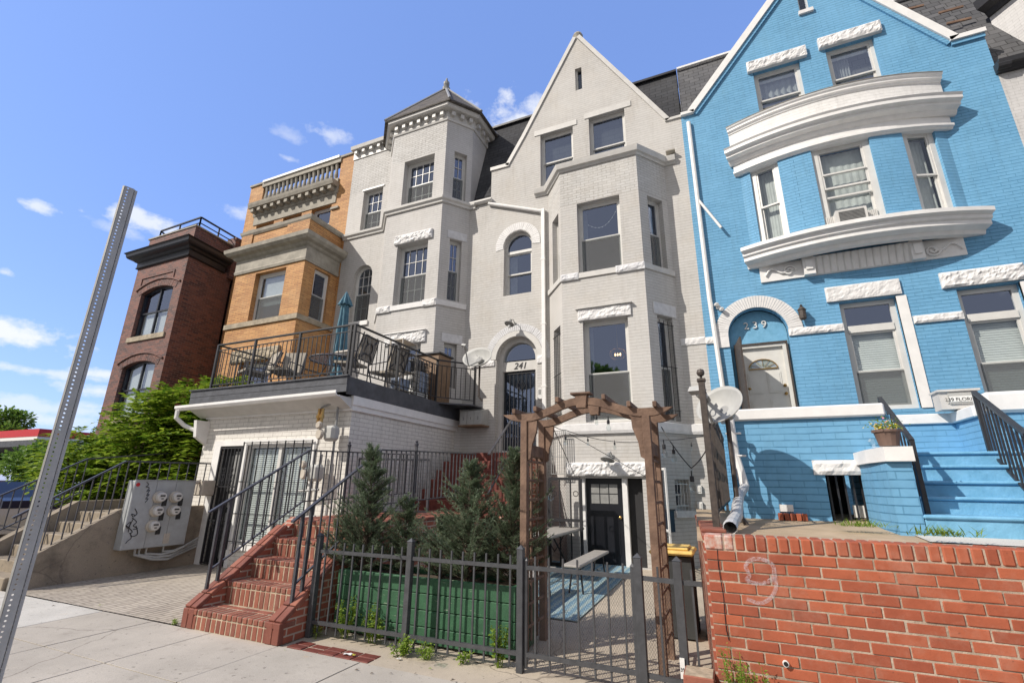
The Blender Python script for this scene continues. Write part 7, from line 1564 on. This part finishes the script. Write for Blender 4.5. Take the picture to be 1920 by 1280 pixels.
for (px, py, Y_, s_) in ((1060, 812, 8.0, 1), (1102, 818, 8.6, .8), (1152, 825, 9.0, .8), (1204, 829, 9.3, .8), (1140, 780, 5.4, .8), (1118, 776, 5.4, .6), (1033, 905, 5.5, .95), (1296, 882, 5.3, 1), (1262, 835, 5.4, .8), (1244, 824, 5.4, .9), (1296, 829, 9.5, .7)):
    p = at(px, py, Y=Y_); q = MB(); q.lathe(p, [(.006, 0), (.006, -.05*s_), (.02*s_, -.055*s_), (.022*s_, -.10*s_), (.018*s_, -.11*s_)], 8); b_ = q.build('bulb_socket', 'black', sg); q = MB(); q.lathe(p-Vector((0, 0, .11*s_)), [(.015*s_, 0), (.036*s_, -.05*s_), (.03*s_, -.085*s_), (.004, -.1*s_)], 10); q.build('bulb', 'bulb', b_)
# ================================================================ SIGN POST
sp = thing('sign_post', 'bare galvanised steel U-channel sign post rising at the left foreground', 'sign post', (-1.7, .75, 0))
DD = 3.0; rr0 = ray(95, 885); pc = CP+rr0*DD; top = at(257, 342, Y=pc.y)
hz = CP.z; post_x, post_y = pc.x, pc.y; ztop_ = at(257, 345, X=post_x).z if abs(at(257, 345, X=post_x).y-post_y) < .4 else at(257, 345, Y=post_y).z
ztop_ = at(257, 345, Y=post_y).z
view = Vector((post_x, post_y, 0)).normalized(); yawp = R(6); n_ = Vector((view.x*math.cos(yawp)-view.y*math.sin(yawp), view.x*math.sin(yawp)+view.y*math.cos(yawp), 0)); t_ = Vector((n_.y, -n_.x, 0))   # n_ away from the camera, t_ to the right
prof = [(-.031, .008, None), (-.025, 0.0, (.36, .0040)), (.015, 0, (.25, .0022)), (.020, .011, None), (.031, .012, None)]
o0 = Vector((post_x, post_y, 0)); pitchz = .0192
def strip(m, a, b, holes):
    cf, r = holes or (.5, .004)
    A = o0+t_*a[0]+n_*a[1]; B = o0+t_*b[0]+n_*b[1]; e = (B-A); w_ = e.length; e.normalize(); nz_ = int(ztop_/pitchz); k = len(m.v); nn = e.cross(Vector((0, 0, 1))).normalized()
    for i in range(nz_):
        z0_ = i*pitchz; z1_ = z0_+pitchz; c = (w_*cf, (z0_+z1_)/2); base = len(m.v)
        sq = [(0, z0_), (w_*cf, z0_), (w_, z0_), (w_, z0_+pitchz/2), (w_, z1_), (w_*cf, z1_), (0, z1_), (0, z0_+pitchz/2)]
        if holes and z0_ > .1:
            angs = [-3*math.pi/4+math.pi/4*j for j in range(8)]
            for s in (0, 1):
                m.v += [A+e*u+Vector((0, 0, z))+nn*(s*.003) for u, z in sq]; m.v += [A+e*(c[0]+r*math.cos(t))+Vector((0, 0, c[1]+r*math.sin(t)))+nn*(s*.003) for t in angs]
            for j in range(8):
                jj = (j+1) % 8; m.f.append((base+j, base+jj, base+8+jj, base+8+j)); m.f.append((base+16+jj, base+16+j, base+24+j, base+24+jj)); m.f.append((base+8+j, base+8+jj, base+24+jj, base+24+j))
        else: m.obox(A+Vector((0, 0, z0_)), e*w_, Vector((0, 0, pitchz)), nn*.003)
m = MB()
for i in range(4): strip(m, prof[i], prof[i+1], prof[i][2])
m.build('channel', 'galv', sp)
# ================================================================ VEGETATION
def leaf(m, p, d, n_, L, w_):
    d = d.normalized(); s = d.cross(n_); s = s.normalized() if s.length > 1e-3 else d.orthogonal().normalized(); nn = s.cross(d); k = len(m.v)
    m.v += [p, p+d*L*.45+s*w_*.5+nn*L*.04, p+d*L-nn*L*.08, p+d*L*.45-s*w_*.5+nn*L*.04]; m.f.append((k, k+1, k+2, k+3))
def shrub(name, label, cat, c, rad, n, L, w_, mat, seed, trunk=True, group=None, pinnate=False, up_=.5, lobes=9):
    rg = random.Random(seed); t = thing(name, label, cat, (c[0], c[1], c[2]), group); m = MB(); C0 = Vector(c); lob = []
    for i in range(lobes):
        a = rg.uniform(0, 6.28); q = rg.uniform(.2, .85); z = rg.uniform(.25, .95); lob.append((C0+Vector((math.cos(a)*rad[0]*q, math.sin(a)*rad[1]*q, rad[2]*z)), rg.uniform(.28, .5)))
    if pinnate:
        for i in range(n):
            lc, lr = rg.choice(lob); d = Vector((rg.gauss(0, 1), rg.gauss(0, 1), rg.gauss(.2, 1))).normalized(); p = lc+Vector((d.x*rad[0], d.y*rad[1], d.z*rad[2]*.6))*lr*rg.uniform(.6, 1.05)
            if p.z < c[2]+.05: continue
            st = (Vector((d.x, d.y, d.z*.5+.35))+Vector((rg.gauss(0, .3), rg.gauss(0, .3), rg.gauss(0, .2)))).normalized(); sd = st.cross(Vector((0, 0, 1))).normalized()
            for k in range(6):
                q = p+st*(k*L*.55)-Vector((0, 0, 1))*(k*k*L*.045)
                for sg in (-1, 1): leaf(m, q, sd*sg+st*.5+Vector((0, 0, rg.uniform(-.5, .1))), Vector((rg.gauss(0, .25), rg.gauss(0, .25), 1)), L*rg.uniform(.8, 1.2), w_)
    else:
        for i in range(n):
            lc, lr = rg.choice(lob); d = Vector((rg.gauss(0, 1), rg.gauss(0, 1), rg.gauss(0, 1))).normalized(); p = lc+Vector((d.x*rad[0], d.y*rad[1], d.z*rad[2]*.6))*lr*rg.uniform(.5, 1.05)
            if p.z < c[2]: continue
            leaf(m, p, d+Vector((rg.gauss(0, .5), rg.gauss(0, .5), rg.gauss(-.1, .5))), Vector((rg.gauss(0, .5), rg.gauss(0, .5), 1)), L*rg.uniform(.7, 1.3), w_)
    m.build('crown', mat, t)
    if trunk:
        m = MB()
        for lc, lr in lob[:6]: b = C0+Vector((rg.gauss(0, .06), rg.gauss(0, .06), -.05)); m.tube([b, b.lerp(lc, .5)+Vector((0, 0, .1)), lc], [.05*rad[0]/1.5+.01, .03*rad[0]/1.5+.006, .01], 6)
        m.build('trunk', 'bark', t)
    return t
shrub('leafy_tree', 'big bright green leafy bush behind the meter cabinet and stair railing', 'bush', (-12.9, 7.4, .8), (1.85, 1.0, 2.55), 1500, .17, .095, 'leaf', 11, pinnate=True, lobes=18)
shrub('leafy_tree', 'young light green tree top between the leafy bush and the roof deck', 'tree', (-12.0, 8.3, 2.0), (.75, .7, 2.3), 420, .14, .075, 'leaf', 12, pinnate=True, lobes=8)
shrub('leafy_tree', 'low spreading light green branches at the left of the leafy bush behind the sign post', 'bush', (-15.6, 7.2, .8), (1.7, .8, 1.7), 480, .17, .09, 'leaf', 13, pinnate=True, lobes=8)
# conifers
def conifer(label, x, y, z0, hgt, r, seed, lean=0):
    rg = random.Random(seed); t = thing('conifer', label, 'conifer', (x, y, z0), 'dark conifers in the green planter'); m = MB(); tp = Vector((x+lean, y, z0+hgt))
    m.tube([(x, y, z0-.1), (x+lean*.5, y, z0+hgt*.5), tp], [.03, .018, .005], 6); m.build('trunk', 'bark', t); m = MB(); nb = int(150*hgt/1.0*r/.36)
    tw = MB()
    for i in range(nb):
        q = ((i+.5)/nb)**1.2; zc = z0+.02+hgt*q*.97; big = rg.random() < .14; rad = (r*1.3*(1-q)**.9+.05)*(rg.uniform(.95, 1.4) if big else rg.uniform(.35, 1.0)); a = rg.uniform(0, 6.283); base = Vector((x+lean*q, y, zc)); out = Vector((math.cos(a), math.sin(a), 0))
        tip = base+out*rad+Vector((0, 0, rad*rg.uniform(.2, 1.0)+.04)); nseg = 4+int(rad*14); tw.tube([base, base.lerp(tip, .5)+Vector((0, 0, -.01)), tip], [.006, .004, .0015], 3)
        ax_ = (tip-base).normalized(); sd_ = ax_.cross(Vector((rg.gauss(0, .3), rg.gauss(0, .3), 1))).normalized()
        for k in range(nseg):
            f = .25+.8*(k+.5)/nseg; p = base.lerp(tip, f)
            for s in range(6):     # flat sprays either side of the branch
                sg = -1 if s % 2 else 1; d = (ax_*rg.uniform(.5, 1.1)+sd_*sg*rg.uniform(.25, 1.0)+Vector((rg.gauss(0, .18), rg.gauss(0, .18), rg.gauss(.12, .2)))).normalized(); ln_ = rg.uniform(.035, .085)*(1.15-f*.4); leaf(m, p, d, Vector((rg.gauss(0, .5), rg.gauss(0, .5), 1)), ln_, .008)
                for w2 in (.3, .55, .78):
                    for sg2 in (-1, 1): s3 = d.cross(Vector((rg.gauss(0, .4), rg.gauss(0, .4), 1))).normalized()*sg2; leaf(m, p+d*ln_*w2, d*.8+s3*.6, Vector((0, 0, 1)), ln_*.40, .0055)
    tw.build('branches', 'bark', t)
    m.build('foliage', 'conifer', t); return t
c1 = at(697, 900, Y=5.0); z1 = at(700, 845, Y=5.0).z
conifer('tall dark conifer at the left end of the green planter', c1.x, 5.0, .55, z1-.55, .38, 31)
c2 = at(762, 960, Y=5.15); conifer('short dark conifer second from the left in the green planter', c2.x, 5.15, .55, at(760, 950, Y=5.15).z-.5, .30, 32)
c3 = at(880, 900, Y=5.05); conifer('dark conifer in the middle of the planter with a narrow top', c3.x, 5.05, .55, at(885, 872, Y=5.05).z-.55, .40, 33, .02)
c4 = at(960, 900, Y=5.2); conifer('tall dark conifer pressed against the left arbor post', c4.x, 5.2, .55, at(965, 848, Y=5.2).z-.55, .36, 34, .03)
c5 = at(830, 980, Y=5.1); conifer('low dark conifer between the left and middle ones in the planter', c5.x, 5.1, .55, .62, .30, 35)
c6 = at(640, 990, Y=4.95); conifer('low dark conifer at the planter corner beside the brick steps', c6.x, 4.98, .55, .55, .27, 36)
# weeds
def weed(label, x, y, z0, h_, r, n, seed, mat='weed', L=.05, w_=.024):
    rg = random.Random(seed); t = thing('weed', label, 'weed', (x, y, z0), 'weeds growing along the fence and walls'); m = MB(); s = MB()
    for i in range(max(3, n//45)):
        a = rg.uniform(0, 6.28); q = rg.uniform(0, 1)**.6*r; tp = Vector((x+math.cos(a)*q, y+math.sin(a)*q*.6, z0+h_*rg.uniform(.5, 1))); b = Vector((x+math.cos(a)*q*.3, y+math.sin(a)*q*.2, z0)); s.tube([b, b.lerp(tp, .6)+Vector((0, 0, .02)), tp], [.004, .003, .0015], 4)
        for k in range(45):
            f = rg.uniform(.25, 1.0); p = b.lerp(tp, f); d = Vector((rg.gauss(0, 1), rg.gauss(0, 1), rg.gauss(.2, .6))); leaf(m, p+d.normalized()*rg.uniform(0, .025), d, Vector((rg.gauss(0, .4), rg.gauss(0, .4), 1)), L*rg.uniform(.5, 1.1)*(1.1-f*.4), w_*rg.uniform(.7, 1.1))
    m.build('leaves', mat, t); s.build('stems', mat, t)
weed('leafy green weed under the left panel of the iron fence', -4.0, 4.6, 0, .38, .14, 520, 1); weed('second leafy weed from the left along the iron fence, against the planter', -3.62, 4.6, 0, .34, .15, 560, 2)
weed('sprawling weed at the foot of the middle fence post', -3.1, 4.42, 0, .17, .16, 420, 3, L=.04); weed('low weed just right of the middle fence post', -2.82, 4.44, 0, .16, .13, 380, 4, L=.035, w_=.012); weed('tall light green weed beside the left gate post', -2.12, 4.55, 0, .36, .10, 420, 5); weed('small dry weed near the middle of the right fence panel', -2.5, 4.5, 0, .11, .12, 160, 6, L=.03)
weed('small grassy tuft beside the right cheek of the brick steps', -4.3, 4.5, 0, .14, .08, 120, 7, L=.09, w_=.007)
p = at(1382, 1262, Y=4.15); weed('bushy yellow-green weed at the base of the red brick wall', p.x, 4.18, 0, p.z+.22, .13, 900, 8, L=.035, w_=.016); p = at(1447, 1275, Y=4.2); weed('thin reddish weed growing from the red brick wall near the drain hole', p.x, 4.22, 0, .42, .07, 120, 9, L=.05, w_=.018)
weed('tiny weed in the driveway joint left of the brick steps', -6.1, 4.14, 0, .06, .07, 90, 10, L=.025, w_=.01)
p = at(1010+600, 980, Z=1.3); 
def tuft(label, px, py, Z, n, L, seed):
    p = at(px, py, Z=Z); rg = random.Random(seed); m = MB()
    for i in range(n): a = rg.uniform(0, 6.28); b = p+Vector((rg.gauss(0, .10), rg.gauss(0, .03), -.01)); leaf(m, b, Vector((math.cos(a)*.8, math.sin(a)*.5, rg.uniform(.15, .9))), Vector((0, 0, 1)), L*rg.uniform(.5, 1.2), .009)
    o = m.build('grass_tuft', 'weed'); tag(o, label, 'grass tuft')
p = at(1612, 985, Y=5.3); tuft('grass tuft below the barred opening of the blue porch', 1612, 985, p.z, 140, .09, 41); p = at(1765, 1003, Y=4.8); tuft('grass tuft on the path at the foot of the blue steps', 1768, 1003, p.z, 170, .11, 42)
# litter
def litter(label, px, py, mat, w_, l_, rz, name='litter'):
    p = at(px, py, Z=0.006); m = MB(); c, s = math.cos(rz), math.sin(rz); n = 4; k = 0; rg = random.Random(px)
    for j in range(n+1):
        for i in range(n+1): u, v = (i/n-.5)*w_, (j/n-.5)*l_; m.v.append(Vector((p.x+u*c-v*s, p.y+u*s+v*c, .008+abs(rg.gauss(0, .006)))))
    m.f = [(j*(n+1)+i, j*(n+1)+i+1, (j+1)*(n+1)+i+1, (j+1)*(n+1)+i) for j in range(n) for i in range(n)]; o = m.build(name, mat); return tag(o, label, 'litter')
litter('crumpled white and yellow wrapper on the sidewalk before the fence', 652, 1226, 'litterw', .085, .05, .3, 'wrapper'); litter('yellow end of the wrapper on the sidewalk before the fence', 663, 1228, 'litter_y', .03, .045, .3, 'wrapper'); litter('small scrap of white paper left of the clear wrapper', 748, 1235, 'litterw', .04, .03, 1.0, 'paper_scrap'); litter('crumpled clear plastic wrapper near the gate post', 826, 1247, 'bulb', .12, .10, .2, 'plastic_wrapper')
litter('white scrap by the garage wall under the meter cabinet', 345, 1066, 'litterw', .06, .05, .5, 'paper_scrap'); litter('pale plastic scrap on the driveway below the meter conduits', 290, 1075, 'litterw', .08, .05, .9, 'paper_scrap')
rl = random.Random(77)
for k in range(26):
    x = rl.uniform(-8.5, -.6); y = rl.choice([rl.uniform(3.9, 4.35), rl.uniform(2.2, 4.2)]); m = MB(); a = rl.uniform(0, 3.1); s_ = rl.uniform(.012, .028); c_, n_s = math.cos(a), math.sin(a)
    m.add([(x-s_*c_, y-s_*n_s, .006), (x+s_*.3*n_s, y-s_*.3*c_, .012), (x+s_*c_, y+s_*n_s, .007), (x-s_*.3*n_s, y+s_*.3*c_, .013)], [(0, 1, 2, 3)]); o = m.build('fallen_leaf', 'bark' if k % 3 else 'weed'); tag(o, 'tiny fallen leaf lying on the pavement near the fence and driveway', 'leaf', 'fallen leaves on the pavement')
# ================================================================ DISTANCE AT THE LEFT
def deciduous(label, x, y, hgt, r, seed, n=2600):
    rg = random.Random(seed); t = thing('tree', label, 'tree', (x, y, 0), None if y < 0 else 'trees beyond the red canopy'); m = MB(); lob = []
    for i in range(12): a = rg.uniform(0, 6.28); q = rg.uniform(.1, .8); z = rg.uniform(.45, .95); lob.append((Vector((x+math.cos(a)*r*q*(1.25-z*.6), y+math.sin(a)*r*q*(1.25-z*.6), hgt*z)), r*rg.uniform(.3, .5)))
    for i in range(n):
        lc, lr = rg.choice(lob); d = Vector((rg.gauss(0, 1), rg.gauss(0, 1), rg.gauss(0, .8))).normalized(); p = lc+d*lr*rg.uniform(.6, 1.05); leaf(m, p, d+Vector((rg.gauss(0, .5), rg.gauss(0, .5), rg.gauss(0, .4))), Vector((rg.gauss(0, .5), rg.gauss(0, .5), 1)), r*.13, r*.09)
    m.build('crown', 'treeleaf', t); m = MB(); m.tube([(x, y, 0), (x, y, hgt*.5), (x+.2, y, hgt*.8)], [r*.07, r*.05, r*.02], 8)
    for lc, lr in lob[:6]: m.tube([(x, y, hgt*.4), lc], [r*.03, r*.01], 5)
    m.build('trunk', 'bark', t)
deciduous('tall green tree rising above the red canopy at the left edge', -62, 22, at(15, 776, Y=22).z, 2.6, 51, 3600); deciduous('green tree beyond the red canopy, right of the tallest one', -57, 29, at(100, 792, Y=29).z, 2.4, 52, 3000); deciduous('round green tree seen under the red canopy', -40, 16.5, 3.7, 2.1, 53, 3000); deciduous('second round green tree under the red canopy behind the sign post', -37, 18.5, 3.9, 2.2, 54, 3000); deciduous('dark leaved tree behind the sign post, left of the brick house', -36, 22, at(95, 800, Y=22).z, 1.9, 55, 2600)
deciduous('street tree on the far side of the street, mirrored in the lower bay window', -11.5, -22, 13.5, 4.6, 56, 3000); deciduous('second street tree on the far side of the street, behind the viewer', 1.5, -24, 12.5, 4.5, 57, 3000)
gc = thing('station_canopy', 'flat red and white filling station canopy at the left edge', 'canopy', (-46, 16, 0)); m = MB(); y_ = 17; A = at(72, 812, Y=y_); zt_ = at(0, 808, Y=y_).z; zr_ = at(0, 821, Y=y_).z; zw = at(0, 827, Y=y_).z; zg = at(0, 838, Y=y_).z
m.box(-70, A.x, y_, y_+8, zr_, zt_); m.build('red_fascia', 'red', gc); m = MB(); m.box(-70, A.x-.05, y_+.02, y_+8, zw, zr_-.002); m.build('white_stripe', 'litterw', gc); m = MB(); m.box(-70, A.x-.1, y_+.04, y_+8, zg, zw-.002); m.build('grey_fascia', 'deckgrey', gc)
for x in (-52, -44): m = MB(); m.box(x, x+.4, y_+3, y_+3.4, 0, zg); m.build('column', 'greymetal', gc)
def car(label, x, y, mat, seed):
    t = thing('parked_car', label, 'car', (x, y, 0)); L_ = 4.4; m = MB(); pts = [(0, .35), (0, .85), (.5, .95), (1.2, 1.0), (1.7, 1.45), (3.2, 1.5), (4.0, 1.0), (4.4, .9), (4.4, .35)]; m.prism([(x+a, y, b) for a, b in pts], (0, 1.7, 0)); m.build('body', mat, t)
    m = MB(); m.prism([(x+1.3, y-.01, 1.02), (x+1.75, y-.01, 1.4), (x+3.1, y-.01, 1.44), (x+3.75, y-.01, 1.02)], (0, 1.72, 0)); m.build('windows', 'doordark', t)
    for dx in (.85, 3.5):
        for dy in (-.02, 1.52): m = MB(); m.lathe((x+dx, y+dy, .34), [(.34, 0), (.34, .2)], 18, axis=(0, 1, 0)); w_ = m.build('wheel', 'tyre', t); m = MB(); m.lathe((x+dx, y+dy-.01, .34), [(.2, 0), (.2, .22)], 10, axis=(0, 1, 0)); m.build('rim', 'greymetal', w_)
pcar = at(0, 930, Z=.5); car('dark blue parked car cut off by the left edge behind the tan wall', -26.4, 8.3, 'carpaint', 1); car('small white car parked far off under the red canopy', -38, 14.5, 'carwhite', 2); car('pale car parked beyond the far left railing', -46, 15.5, 'carpaint', 3)
